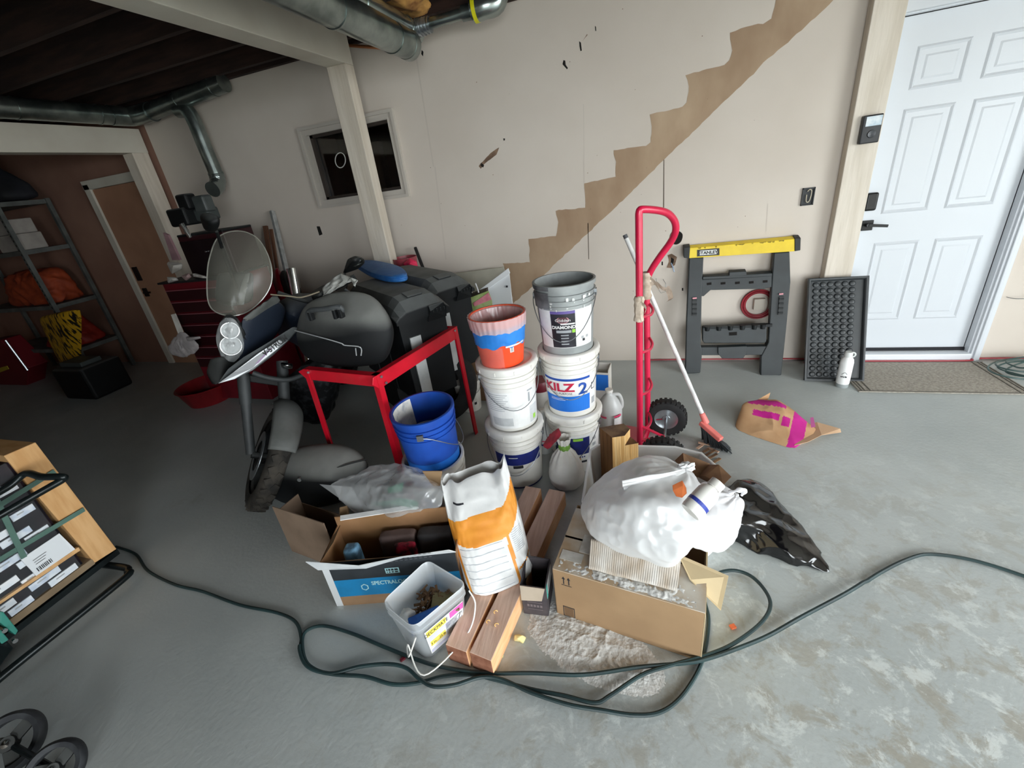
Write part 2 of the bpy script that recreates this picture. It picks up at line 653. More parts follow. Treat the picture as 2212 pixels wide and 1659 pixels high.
# shell out of the picture: front wall with the added opening, side walls (garage door opening on the right side), ceiling
st(walled(MB(), -10.3, 4.4, 0, 2.95, [(FX0, FX1, .0, 2.35)], FY - .12, FY), 'wall_front', M('front_wall', 'b5aca2', rough=.9))
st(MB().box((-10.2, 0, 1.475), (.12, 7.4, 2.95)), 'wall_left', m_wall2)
wr = MB()
wr.box((4.34, RY0 - .6, 1.475), (.12, 1.2, 2.95))
wr.box((4.34, (RY1 + 3.62) / 2, 1.475), (.12, 3.62 - RY1, 2.95))
wr.box((4.34, (RY0 + RY1) / 2, 2.65), (.12, RY1 - RY0, .6))
st(wr, 'wall_right', m_wall)
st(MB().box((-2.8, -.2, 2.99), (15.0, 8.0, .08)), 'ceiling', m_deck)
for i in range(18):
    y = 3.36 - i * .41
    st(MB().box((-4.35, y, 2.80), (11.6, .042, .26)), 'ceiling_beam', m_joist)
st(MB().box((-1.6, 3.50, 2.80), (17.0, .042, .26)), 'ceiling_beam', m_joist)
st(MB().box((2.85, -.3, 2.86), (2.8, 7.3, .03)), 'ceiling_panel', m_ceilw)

# two painted beams, each carried by a post at its far end
BX0, BX1, BZ = -2.108, -1.950, 2.49
st(MB().box(((BX0 + BX1) / 2, -.35, BZ + .105), (BX1 - BX0, 7.30, .21)), 'beam_1', m_beam, bevel=.004)
st(MB().box(((BX0 + BX1) / 2, 3.245, BZ / 2), (BX1 - BX0, .11, BZ)), 'trim_post_1', m_trim, bevel=.004)
st(MB().box((-4.625, -.2, 2.385), (.13, 7.45, .21)), 'beam_2', m_beam, bevel=.004)
st(MB().box((-4.625, 3.44, 1.14), (.13, .16, 2.28)), 'trim_post_2', m_trim, bevel=.004)

# board post beside the white door
pa, pb = (1.267,3.470,1.132), (1.426,3.470,1.115)
st(MB().box(((pa[0] + pb[0]) / 2, 3.507, 1.475), (pb[0] - pa[0], .074, 2.94)), 'trim_1', m_trim, bevel=.004)

# window of the inner room
wm = MB()
x0, x1, z0, z1 = -2.755, -1.828, 1.565, 2.212
fw = .062


def frame_ring(mb, a, b, c, d, w_, y0, y1):
    q = [(a, c), (b, c), (b, d), (a, d)]
    r = [(a + w_, c + w_), (b - w_, c + w_), (b - w_, d - w_), (a + w_, d - w_)]
    for i in range(4):
        j = (i + 1) % 4
        o_, o2, i_, i2 = q[i], q[j], r[i], r[j]
        mb.add([(o_[0], y0, o_[1]), (o2[0], y0, o2[1]), (i2[0], y0, i2[1]), (i_[0], y0, i_[1]), (o_[0], y1, o_[1]), (o2[0], y1, o2[1]), (i2[0], y1, i2[1]), (i_[0], y1, i_[1])],
               [(0, 1, 2, 3), (4, 5, 6, 7), (0, 1, 5, 4), (2, 3, 7, 6)])


frame_ring(wm, x0, x1, z0, z1, fw, WY - .022, WY)
frame_ring(wm, x0 - .004, x1 + .004, z0 - .004, z1 + .004, .024, WY - .038, WY)
frame_ring(wm, x0 + .045, x1 - .045, z0 + .045, z1 - .045, .014, WY - .030, WY + .05)
wf = st(wm, 'window_1', M('frame_greige', 'c4bdb4', rough=.5))
sash = MB()
for (a, b, c, d) in ((WIN[0], WIN[1], WIN[3] - .03, WIN[3]), (WIN[0], WIN[1], WIN[2], WIN[2] + .03), (WIN[0], WIN[0] + .035, WIN[2], WIN[3]), (WIN[1] - .03, WIN[1], WIN[2], WIN[3])):
    sash.box(((a + b) / 2, WY + .05, (c + d) / 2), (b - a, .05, d - c))
sash.build('sash', M('sash_dark', '3b332e', rough=.5), wf)
gl = MB().box(((WIN[0] + WIN[1]) / 2, WY + .06, (WIN[2] + WIN[3]) / 2), (WIN[1] - WIN[0], .006, WIN[3] - WIN[2]))
gl.build('pane', M('window_glass', 'ffffff', rough=.03, trans=1.0), wf)
rm = MB()
rm.box((-2.29, WY + .72, 1.9), (1.3, .02, 1.1))
for x in (-2.92, -1.66):
    rm.box((x, WY + .42, 1.9), (.02, .6, 1.1))
for z in (1.37, 2.43):
    rm.box((-2.29, WY + .42, z), (1.3, .6, .02))
st(rm, 'room_beyond', M('dark_room', '9a6a4c', '7c5239', sc=2, rough=.9))
cm = MB().box((-2.53, WY + .66, 1.83), (.28, .1, .5)).build('cupboard_panel', M('dim_wood', 'b08a66', rough=.8))
cm['kind'] = 'structure'

# white six panel door
DY = 3.592
dx0, dx1, dz0, dz1 = 1.452, 2.232, .075, 2.135
d = MB()
DW, DH = dx1 - dx0, dz1 - dz0
d.box(((dx0 + dx1) / 2, DY + .022, (dz0 + dz1) / 2), (DW, .044, DH))


def panel(a, b, c, e):
    """raised panel: sunk moulding ring and a raised field"""
    X = [a, a + .012, a + .03, a + .055]
    Z = [c, c + .012, c + .03, c + .055]
    prof = [(0, -.0005), (.010, -.007), (.020, -.001), (.032, .007), (.058, -.0045), (.062, -.0045)]
    ring = []
    for o, h in prof:
        ring.append([(a + o, DY + h, c + o), (b - o, DY + h, c + o), (b - o, DY + h, e - o), (a + o, DY + h, e - o)])
    k = len(d.v)
    for r in range(len(ring) - 1):
        for q in range(4):
            q2 = (q + 1) % 4
            d.poly([ring[r][q], ring[r][q2], ring[r + 1][q2], ring[r + 1][q]])
    d.poly(ring[-1])


pxs = ((dx0 + .115, dx0 + .365), (dx0 + .445, dx1 - .09))
for (a, b) in pxs:
    panel(a, b, .30, .86)
    panel(a, b, 1.05, 1.66)
    panel(a, b, 1.76, 1.98)
do = st(d, 'door_1', m_door)
h = MB()
hc = (1.503,3.585,0.984)
kc = (1.495,3.578,1.137)
h1 = (1.492,3.540,0.992)
h2 = (1.600,3.540,0.978)
h.box(hc, (.062, .014, .066))
h.cyl(hc, h1, .011)
h.bar(h1, h2, .012, .018)
h.build('door_handle', m_blk, do, bevel=.002)
h = MB()
h.box(kc, (.066, .026, .115))
h.build('deadbolt_keypad', m_blk, do, bevel=.014, seg=4)
h = MB()
h.box(((dx0 + dx1) / 2, DY + .0, .068), (DW, .03, .02))
h.build('door_foot_gap', M('foot_gap_dark', '0c0b14', rough=.7), do)  # dark strip painted in for the shaded gap under the door
jm = MB()
jm.box((1.446, 3.60, 1.07), (.014, .11, 2.14))
jm.box((2.2415, 3.585, 1.07), (.016, .09, 2.14))
jm.box((1.845, 3.60, 2.147), (.81, .11, .016))
st(jm, 'trim_2', m_door)
sl = MB()
sl.box((1.845, 3.57, .028), (.80, .12, .056))
st(sl, 'trim_3', M('sill_white', 'e4e8ec', rough=.4), bevel=.006)
cs = MB()
cs.box((2.272, WY - .010, 1.08), (.056, .022, 2.16))
cs.box((2.268, WY - .018, 1.08), (.02, .03, 2.16))
cs.box((1.86, WY - .010, 2.178), (.88, .022, .06))
st(cs, 'trim_4', m_door, bevel=.004)
gp = MB().box((dx1 + .0045, DY + .02, 1.08), (.006, .05, 2.1)).box((1.84, DY + .02, dz1 + .004), (.8, .05, .007))
st(gp, 'door_gap_shade', m_hole)  # dark strips standing in for the shade of the gap round the door
st(MB().box((1.85, 3.70, 1.1), (.95, .02, 2.3)), 'wall_beyond_door', m_hole)

# far door behind the shelves, its casing
fd = MB()
fd.box((-5.22, WY - .012, 1.03), (.72, .022, 2.06))
fo = st(fd, 'door_2', M('far_door_tan', 'b68a6e', 'a67b62', sc=2, rough=.7))
h = MB()
h.box((-5.50, WY - .03, 1.14), (.07, .02, .16)).box((-5.50, WY - .03, .92), (.06, .02, .10)).bar((-5.50, WY - .06, .92), (-5.39, WY - .06, .92), .015, .02)
h.build('door_handle', m_blk, fo, bevel=.003)
ft = MB()
ft.box((-5.63, WY - .02, 1.06), (.09, .045, 2.12)).box((-5.22, WY - .02, 2.11), (.92, .045, .09))
st(ft, 'trim_6', m_beam, bevel=.004)

# ---------------------------------------------------------------- bucket stacks
m_bkw = M('bucket_white', 'eceae4', 'dcd9d2', sc=6, rough=.42)
m_bkw2 = M('bucket_white_dirty', 'e6e3dc', 'b5aea4', sc=9, lo=.45, hi=.75, rough=.5)
m_grey = M('bucket_grey', 'a3a7a6', '8b8f8f', sc=7, rough=.5)
m_greydk = M('bucket_paint_dark', '4c4d50', '77797b', sc=14, rough=.55)
m_blue = M('bucket_blue', '1d4fae', '1a3f92', sc=5, rough=.4)
m_blue2 = M('bucket_blue_light', '1f74d6', '1c66c4', sc=5, rough=.4)
m_orange = M('bucket_orange', 'f2562b', 'e84d24', sc=5, rough=.42)
m_wire = M('wire_grey', '8d9093', rough=.35, metal=.8)
m_paper = M('label_white', 'f0f0ee', 'e3e3e1', sc=12, rough=.5)
m_navy = M('label_navy', '1c2a78', '18235f', sc=14, rough=.45)
m_lblue = M('label_blue', '1f6fd2', '2a7bdb', sc=10, lo=.3, hi=.8, rough=.45)
m_bl2 = M('label_band_blue', '1e4da6', rough=.45)
m_red = M('label_red', 'c0173f', rough=.5)
m_ink = M('ink_dark', '23242a', rough=.6)
m_inkg = M('ink_grey', 'a7aaad', rough=.6)
m_green = M('label_green', '9cd64a', rough=.5)
m_splash = M('white_splash', 'e9e9e6', 'd0d1cf', sc=30, rough=.7)
m_black = M('label_black', '1d1c22', '2c2a33', sc=18, rough=.45)


def bucket_profile(h, r0, r1, rim=True, th=.004):
    R = lambda z: r0 + (r1 - r0) * z / h
    p = [(.001, .004), (r0 - .012, .004), (r0 - .008, 0), (r0, .002)]
    if rim:
        for (za, zb, e) in ((.70, .715, .006), (.775, .79, .008), (.85, .865, .009)):
            p += [(R(h * za) , h * za), (R(h * za) + e, h * za + .001), (R(h * zb) + e, h * zb), (R(h * zb), h * zb + .001)]
        p += [(R(h * .94), h * .94), (R(h) + .008, h * .94 + .001), (R(h) + .009, h - .002)]
    p += [(R(h) + .004, h), (R(h) - th, h - .001), (r0 - th, .008), (.001, .008)]
    return p, R


def make_bucket(name, label, loc, h, r0, r1, mats, lid=None, tilt=0.0, yaw=0.0, bail=None, group=None, rim=True):
    t = thing(name, label, 'bucket', loc, group)
    fm = frame(loc, yaw, tilt)
    p, R = bucket_profile(h, r0, r1, rim)
    mb = MB(fm).lathe(p, n=56)
    mb.build('bucket_body', mats, t, smooth=True, ang=50)
    if lid:
        q = [(.001, h - .004), (r1 - .017, h - .004), (r1 - .013, h + .005), (r1 + .008, h + .006), (r1 + .014, h), (r1 + .014, h - .03), (r1 + .009, h - .034), (r1 + .007, h - .03)]
        lb = MB(fm).lathe(q, n=56)
        for k in range(10):                                       # pry notches round the rim
            a = 2 * PI * k / 10 + .2
            lb.box((math.cos(a) * (r1 + .0145), math.sin(a) * (r1 + .0145), h - .018), (.004, .006, .02), Matrix.Rotation(a, 4, 'Z'))
        lb.build('bucket_lid', lid, t, smooth=True, ang=50)
    if bail is not None:
        a, drop, out = bail                                       # pivot axis angle, how far it hangs, how far it leans out
        zc = h * .80
        rr = R(zc) + .012
        wx, wy = math.cos(a), math.sin(a)
        ox, oy = math.cos(a - PI / 2), math.sin(a - PI / 2)
        pts = []
        for i in range(25):
            q = PI * i / 24
            c, s_ = math.cos(q), math.sin(q)
            rad = rr + out * s_ 
            e = s_ ** .8
            pts.append((wx * rr * c + ox * (rr + out) * e, wy * rr * c + oy * (rr + out) * e, zc - drop * s_ ** 1.5))
        hb = MB(fm).tube(pts, .0022, 6)
        for sg in (-1, 1):
            hb.box((wx * (rr - .004) * sg, wy * (rr - .004) * sg, zc), (.014, .03, .03), Matrix.Rotation(a, 4, 'Z'))
        hb.build('wire_handle', m_wire, t, smooth=True)
    return t, fm, R


def arc_patch(mb, fm, R, a0, a1, z0, z1, mi, e=.0012, n=20):
    def fn(u, v):
        z = z0 + (z1 - z0) * v
        a = a0 + (a1 - a0) * u
        r = R(z) + e
        return fm @ V3((r * math.cos(a), r * math.sin(a), z))
    mb.grid(fn, n, 3, mi)


def camang(x, y):
    """bearing from a spot towards where the picture was taken"""
    return math.atan2(-y, -x)


D2 = math.radians
# --- the stack of three against the wall: lidded bucket, primer bucket, grey paint bucket
SX, SY = -.337, 2.112
ca = camang(SX, SY)
t, fm, R = make_bucket('paint_bucket', 'white lidded bucket with navy label, lowest in the stack topped by the grey bucket', (SX, SY, 0), .375, .131, .150, m_bkw, m_bkw, bail=(ca + D2(70), .20, .01), group='five gallon buckets')
lb = MB()
a0 = ca + D2(8)
arc_patch(lb, fm, R, a0 - D2(62), a0 + D2(62), .07, .265, 0)
arc_patch(lb, fm, R, a0 - D2(60), a0 + D2(26), .13, .245, 1, .0018)
arc_patch(lb, fm, R, a0 - D2(12), a0 + D2(10), .225, .242, 2, .0024)
lb.text('TUP', .05, fm, (lambda z: R(z) + .0042, a0 - D2(44), .19), 0, bold=.001)
for k in range(6):
    arc_patch(lb, fm, R, a0 - D2(14 - k * 5), a0 - D2(11 - k * 5), .108, .118, 1, .0022, 2)
lb.add(*(lambda c: ([c[0]] + c[1], [(0, i + 1, (i + 1) % 14 + 1) for i in range(14)]))((lambda f: (f(0, 0), [f(math.cos(2 * PI * i / 14), math.sin(2 * PI * i / 14)) for i in range(14)]))(lambda x, z: fm @ V3(((R(.098) + .003) * math.cos(a0 - D2(2) + x * .1), (R(.098) + .003) * math.sin(a0 - D2(2) + x * .1), .098 + z * .014)))), 3)
arc_patch(lb, fm, R, a0 + D2(5), a0 + D2(18), .072, .086, 4, .0022)
for k in range(4):
    arc_patch(lb, fm, R, a0 + D2(35), a0 + D2(46), .085 + k * .04, .105 + k * .04, 5, .002)
lb.build('label', [m_paper, m_navy, m_green, M('seal_orange', 'd99b3a', rough=.5), m_ink, m_inkg], t)

t, fm, R = make_bucket('primer_bucket', 'white primer bucket with red lettering and blue label, middle of its stack', (SX - .002, SY + .002, .373), .372, .131, .150, m_bkw, m_bkw, bail=(ca + D2(88), .165, .012), group='five gallon buckets')
lb = MB()
a0 = ca - D2(4)
arc_patch(lb, fm, R, a0 - D2(66), a0 + D2(68), .035, .25, 0)
arc_patch(lb, fm, R, a0 - D2(64), a0 + D2(48), .228, .242, 1, .0018)
arc_patch(lb, fm, R, a0 - D2(64), a0 + D2(48), .038, .135, 2, .0018)
lb.text('KILZ', .068, fm, (lambda z: R(z) + .0048, a0 - D2(22), .19), 3, sx=1.25, bold=.0022)
lb.text('2', .095, fm, (lambda z: R(z) + .0048, a0 + D2(30), .178), 1, sx=1.15, bold=.002)
lb.text('ALL PURPOSE', .018, fm, (lambda z: R(z) + .0022, a0 - D2(16), .152), 4)
for k, (u, v) in enumerate(((-46, 0), (-46, -6))):
    arc_patch(lb, fm, R, a0 + D2(u), a0 + D2(u + 42 - k * 6), .118 - k * .008, .1205 - k * .008, 0, .0024)
arc_patch(lb, fm, R, a0 + D2(54), a0 + D2(66), .06, .10, 5, .0022)
arc_patch(lb, fm, R, a0 + D2(53), a0 + D2(64), .15, .19, 4, .0022)
arc_patch(lb, fm, R, a0 + D2(54.5), a0 + D2(62.5), .155, .185, 0, .0026)
lb.build('label', [m_paper, m_bl2, m_lblue, m_red, m_ink, m_inkg], t)

t, fm, R = make_bucket('paint_bucket', 'open grey paint bucket with paint splashes and black label, top of the stack', (SX - .002, SY, .743), .368, .131, .150, [m_grey], None, bail=(ca + D2(84), .20, .02), group='five gallon buckets')
lb = MB()
a0 = ca - D2(4)
arc_patch(lb, fm, R, a0 - D2(62), a0 + D2(66), .045, .245, 0)
arc_patch(lb, fm, R, a0 - D2(28), a0 + D2(22), .048, .243, 1, .0018)
arc_patch(lb, fm, R, a0 - D2(28), a0 + D2(22), .228, .242, 6, .0022)
el = []
for rr_, mi_ in ((1.0, 2), (.88, 7)):
    pts = [fm @ V3(((R(.197) + .002 + .0005 * mi_ / 2) * math.cos(a0 - D2(3) + math.cos(q) * .215 * rr_), (R(.197) + .002 + .0005 * mi_ / 2) * math.sin(a0 - D2(3) + math.cos(q) * .215 * rr_), .197 + math.sin(q) * .018 * rr_)) for q in [2 * PI * i / 20 for i in range(20)]]
    lb.poly(pts, mi_)
lb.text('Glidden', .020, fm, (lambda z: R(z) + .0065, a0 - D2(3), .197), 0, sx=1.25)
arc_patch(lb, fm, R, a0 - D2(8), a0 + D2(21), .172, .179, 0, .0022)
lb.text('DIAMOND', .023, fm, (lambda z: R(z) + .0022, a0 - D2(2), .158), 0, sx=1.1, bold=.0008)
arc_patch(lb, fm, R, a0 - D2(18), a0 + D2(13), .128, .142, 3, .0022)
arc_patch(lb, fm, R, a0 + D2(14.5), a0 + D2(21), .127, .145, 4, .0022)
for k in range(4):
    arc_patch(lb, fm, R, a0 - D2(9), a0 + D2(7), .112 - k * .016, .118 - k * .016, 3, .0022)
for (u, v) in ((34, .085), (46, .085), (37, .07)):
    arc_patch(lb, fm, R, a0 + D2(u), a0 + D2(u + 6), v, v + .014, 3 if u != 37 else 5, .0022)
lb.build('label', [m_paper, m_black, M('logo_pink', 'd99aa2', rough=.5), m_inkg, m_green, m_ink, M('label_violet', '6a5a9c', rough=.5), M('logo_red_dark', '57323a', rough=.5)], t)
sp = MB()
for k in range(16):                                               # dried splashes of pale paint under the rim
    a = a0 + D2(random.uniform(-55, 60))
    z = random.uniform(.25, .31)
    arc_patch(sp, fm, lambda zz: R(zz) + .004, a, a + D2(random.uniform(1.5, 5)), z - random.uniform(.005, .025), z, 0, .001, 3)
arc_patch(sp, fm, lambda zz: R(zz) + .0105, a0 - D2(66), a0 - D2(24), .346, .366, 1, .0012)
arc_patch(sp, fm, lambda zz: R(zz) + .002, a0 - D2(70), a0 - D2(26), .255, .335, 1, .0078)
sp.build('paint_splashes', [m_splash, m_greydk], t)
pr = MB(fm).lathe([(.001, .30), (.140, .302)], n=40)
pr.build('paint_inside', M('paint_mud', '7c776f', '5b554d', sc=6, rough=.5), t)
rg = MB(fm).box((-.06, -.075, .318), (.075, .03, .03), Matrix.Rotation(.3, 4, 'Z')).box((-.03, -.09, .33), (.03, .03, .02))
rg.build('paint_scraper', m_splash, t, bevel=.004)

# --- middle stack: two white buckets, the orange one on top
MX, MY = -.640, 1.945
ca = camang(MX, MY)
t, fm, R = make_bucket('paint_bucket', 'white lidded bucket with dark blue band, lowest in the stack under the orange bucket', (MX - .002, MY - .012, 0), .375, .131, .150, m_bkw, m_bkw, bail=(ca + D2(80), .175, .015), group='five gallon buckets')
lb = MB()
arc_patch(lb, fm, R, ca - D2(62), ca + D2(62), .165, .245, 0)
arc_patch(lb, fm, R, ca - D2(58), ca + D2(58), .168, .242, 1, .0018)
arc_patch(lb, fm, R, ca - D2(66), ca + D2(66), .004, .012, 1, .0018)
arc_patch(lb, fm, R, ca - D2(22), ca + D2(-2), .218, .222, 0, .0024)
arc_patch(lb, fm, R, ca - D2(14), ca + D2(8), .15, .168, 2, .006)
lb.build('label', [m_paper, m_navy, m_ink], t)

t, fm, R = make_bucket('paint_bucket', 'white bucket with pale label and wire handle, carrying the orange bucket', (MX - .004, MY + .006, .373), .372, .131, .150, m_bkw, m_bkw, bail=(ca + D2(98), .15, .012), group='five gallon buckets')
lb = MB()
arc_patch(lb, fm, R, ca - D2(62), ca + D2(66), .02, .24, 0)
for k in range(9):
    arc_patch(lb, fm, R, ca - D2(58), ca + D2(-8 - (k % 3) * 5), .225 - k * .012, .228 - k * .012, 1, .0018)
arc_patch(lb, fm, R, ca - D2(52), ca - D2(2), .035, .085, 2, .0018)
arc_patch(lb, fm, R, ca + D2(40), ca + D2(66), .028, .13, 2, .0018)
arc_patch(lb, fm, R, ca + D2(50), ca + D2(60), .04, .068, 3, .0024)
arc_patch(lb, fm, R, ca + D2(38), ca + D2(43), .16, .215, 1, .0018)
arc_patch(lb, fm, R, ca + D2(36), ca + D2(52), .222, .232, 1, .0018)
lb.build('label', [m_paper, m_inkg, M('label_pale_grey', 'cfd1d1', 'bfc1c1', sc=20, rough=.5), m_green], t)

OX, OY, OZ = -.655, 1.93, .744
t, fm, R = make_bucket('orange_bucket', 'small orange bucket lined with a clear pink bag and blue tape', (OX, OY, OZ), .262, .110, .138, m_orange, None, rim=False)
ca = camang(OX, OY)
tp = MB()


def tapefn(u, v):
    a = 2 * PI * u
    z = .118 + .098 * v
    z += .012 * noise.noise(V3((a * 2.2, v * 1.3, 1))) + (.02 * (1 - v) * max(0, math.cos(a - ca - .5)) * math.sin(a * 9) * .5)
    r = R(z) + .004 + .006 * abs(noise.noise(V3((a * 5, v * 4, 3)))) * (1 - .3 * v)
    return fm @ V3((r * math.cos(a), r * math.sin(a), z))


tp.grid(tapefn, 90, 8)
tp.build('blue_tape', M('masking_blue', '2b86dd', '2277cc', sc=9, rough=.55), t, smooth=True)
m_liner = film('liner_film', 'f6dcdd', .9, .25, .08, .4)
ln = MB()


def linerfn(u, v):
    a = 2 * PI * u
    w_ = noise.noise(V3((math.cos(a) * 4, math.sin(a) * 4, v * 2)))
    f = math.sin(a * 31 + 2 * w_) * .0018
    if v < .45:                                                   # skirt hanging outside
        q = v / .45
        z = .195 + .068 * q + .012 * w_ * (1 - q)
        r = R(z) + .009 + f + .004 * abs(w_)
    else:                                                         # inside, sagging
        q = (v - .45) / .55
        z = .263 - .10 * q
        r = (R(.26) - .011) * (1 - .15 * q) + .012 * w_ * q + f
    return fm @ V3((r * math.cos(a), r * math.sin(a), z))


ln.grid(linerfn, 120, 16)
ln.build('bag_liner', m_liner, t, smooth=True)
fl = MB(fm).lathe([(.001, .165), (.09, .163), (.118, .17)], n=40)
fl.build('bag_contents', M('inside_rosy', 'b98d88', '9c726d', sc=14, rough=.5), t)
lw = MB()


def lowfn(u, v):
    a = ca - 1.25 + 1.3 * u
    z = .002 + .115 * v
    r = R(z) + .003 + .002 * math.sin(a * 40 + z * 100)
    return fm @ V3((r * math.cos(a), r * math.sin(a), z))


lw.grid(lowfn, 30, 8)
lw.build('loose_film', film('film_pink', 'f4c9c6', .22, .2, .12, .3), t, smooth=True)
pd = MB()
arc_patch(pd, fm, R, ca + D2(10), ca + D2(66), .115, .124, 0, .006)
arc_patch(pd, fm, R, ca + D2(20), ca + D2(30), .083, .115, 0, .002)
arc_patch(pd, fm, R, ca + D2(22), ca + D2(28), .087, .11, 1, .0026)
pd.build('label', [m_splash, m_inkg], t)

# --- blue bucket nested in a white one
BXc, BYc = -.985, 1.585
t, fm, R = make_bucket('paint_bucket', 'plain white bucket with the blue bucket nested inside it', (BXc, BYc, 0), .368, .132, .152, m_bkw2, None, group='five gallon buckets')
ca = camang(BXc, BYc)
t, fm, R = make_bucket('blue_bucket', 'open dark blue bucket nested in a white bucket, white plaster inside the rim', (BXc + .004, BYc + .006, .285), .372, .128, .149, [m_blue], None, tilt=D2(2), bail=(ca + D2(165), .14, .01))
lb = MB()
arc_patch(lb, fm, R, ca - PI, ca + PI, .0, .125, 0, .001, 60)
lb.build('pale_base_band', m_blue2, t, smooth=True)
ip = MB()
arc_patch(ip, fm, lambda z: R(z) - .0066, ca + D2(200), ca + D2(262), .16, .362, 0, 0, 14)
ip.build('plaster_smear', M('plaster_dry', 'e8e6e0', 'a9acb4', sc=22, lo=.5, hi=.72, rough=.8), t)
t2 = thing('small_tub', 'small white tub with paper cup sitting inside the blue bucket', 'tub', (BXc + .0, BYc - .01, .39))
fm2 = frame((BXc + .002, BYc - .004, .39))
MB(fm2).lathe([(.001, .004), (.10, .004), (.115, .12), (.112, .12), (.098, .01), (.001, .01)], n=40).build('tub_body', m_bkw, t2, smooth=True, ang=50)
t3 = thing('paper_cup', 'white paper cup standing in the tub inside the blue bucket', 'cup', (BXc + .045, BYc - .035, .402))
MB(frame((BXc + .045, BYc - .02, .402), 0, D2(0))).lathe([(.001, .002), (.028, .002), (.038, .10), (.036, .10), (.026, .006), (.001, .006)], n=24).build('cup_body', m_bkw2, t3, smooth=True, ang=50)

# --- containers behind the stacks
t = thing('plastic_tub', 'small white tub with pink striped lid behind the red stand', 'tub', (-1.190,2.586,0.000))
fm = frame((-1.219,2.667,0.000))
pr_, R = bucket_profile(.24, .082, .098, False)
MB(fm).lathe(pr_, n=36).build('tub_body', m_bkw2, t, smooth=True, ang=50)
MB(fm).lathe([(.001, .245), (.102, .245), (.104, .22), (.10, .22)], n=36).build('lid', m_bkw, t, smooth=True, ang=50)
ca = camang(fm.translation.x, fm.translation.y)
lb = MB()
arc_patch(lb, fm, R, ca - D2(60), ca + D2(70), .17, .188, 0, .0015)
arc_patch(lb, fm, R, ca - D2(60), ca + D2(70), .20, .206, 0, .0015)
arc_patch(lb, fm, R, ca + D2(20), ca + D2(34), .06, .082, 1, .0015)
lb.build('label', [M('label_rose', 'd48aa0', rough=.5), m_ink], t)
MB(fm).tube(arc((0, 0, .20), (math.cos(ca + 1.3), math.sin(ca + 1.3), 0), (math.cos(ca), math.sin(ca), -.5), .102, 0, PI, 16), .002, 6).build('wire_handle', m_wire, t)

m_hdpe = M('milky_plastic', 'e4e6e4', rough=.35, trans=.25)


def jug(name, label, loc, h, r, yaw, cap=True, squeeze=.85):
    t = thing(name, label, 'jug', loc)
    fm = frame(loc, yaw)
    prof = [(.001, .003), (r * .9, 0), (r, .012), (r, h * .55), (r * .98, h * .62), (r * .8, h * .74), (r * .45, h * .86), (r * .27, h * .9), (r * .27, h * .95), (r * .30, h * .955)]
    MB(fm).lathe(prof, n=32, sy=squeeze).build('jug_body', m_hdpe, t, smooth=True, ang=60)
    hd = MB(fm).tube(spline([(r * .25, 0, h * .88), (r * .75, 0, h * .87), (r * .98, 0, h * .74), (r * .98, 0, h * .6), (r * .8, 0, h * .55)], 6), .011, 10)
    hd.build('jug_handle', m_hdpe, t, smooth=True)
    if cap:
        MB(fm).lathe([(.001, h), (r * .3, h), (r * .31, h * .95)], n=24).build('screw_cap', m_bkw, t, smooth=True)
    return t, fm, (lambda z: r)


t, fm, R = jug('jug', 'milky gallon jug with red stripes beside the primer bucket', (-0.151,2.407,0.000), .325, .078, .2)
ca = camang(*fm.translation[:2]) - .2
lb = MB()
arc_patch(lb, fm, R, ca - D2(50), ca - D2(14), .155, .168, 0, .0015, 8)
arc_patch(lb, fm, R, ca + D2(20), ca + D2(60), .160, .173, 0, .0015, 8)
arc_patch(lb, fm, R, ca + D2(20), ca + D2(60), .05, .155, 1, .0012, 8)
lb.build('label', [M('label_pinkred', 'd9436b', rough=.5), m_paper], t)
t, fm, R = jug('jug', 'white handled jug with thin red line between the bucket stacks', (-.535, 2.185, 0), .30, .06, 1.2)
ca = camang(*fm.translation[:2]) - 1.2
lb = MB()
arc_patch(lb, fm, R, ca - D2(40), ca + D2(50), .10, .106, 0, .0015, 8)
arc_patch(lb, fm, R, ca - D2(40), ca + D2(50), .07, .082, 1, .0015, 8)
lb.build('label', [M('label_pinkred', 'd9436b', rough=.5), m_navy], t)

t = thing('jar', 'pale jar with dark red lid seen between the bucket stacks', 'jar', (-0.643,2.636,0.000))
fm = frame((-0.643,2.636,0.000))
MB(fm).lathe([(.001, .002), (.07, .002), (.072, .18), (.06, .20), (.001, .20)], n=28).build('jar_body', m_bkw2, t, smooth=True, ang=50)
MB(fm).lathe([(.001, .27), (.066, .27), (.074, .25), (.074, .20), (.07, .20)], n=28).build('jar_lid', M('lid_maroon', '7a2330', rough=.4), t, smooth=True, ang=50)

t = thing('carton', 'open blue and white carton standing behind the primer bucket', 'box', (-0.224,2.728,0.000))
cb = MB(frame((-0.232,2.651,0.000), D2(-6)))
cb.box((0, 0, .16), (.13, .004, .32)).box((0, .12, .17), (.13, .004, .34)).box((-.065, .06, .16), (.004, .12, .32)).box((.065, .06, .17), (.004, .12, .34)).box((0, .06, .006), (.126, .116, .006))
cb.build('carton_body', M('carton_white', 'dfdcd6', 'cfc7ba', sc=6, rough=.7), t)
cb = MB(frame((-0.232,2.651,0.000), D2(-6)))
cb.box((0, -.0035, .245), (.128, .003, .12))
cb.box((.03, -.004, .09), (.05, .003, .05), mi=1)
cb.build('carton_print', [m_lblue, M('print_red', 'c62a50', rough=.6)], t)

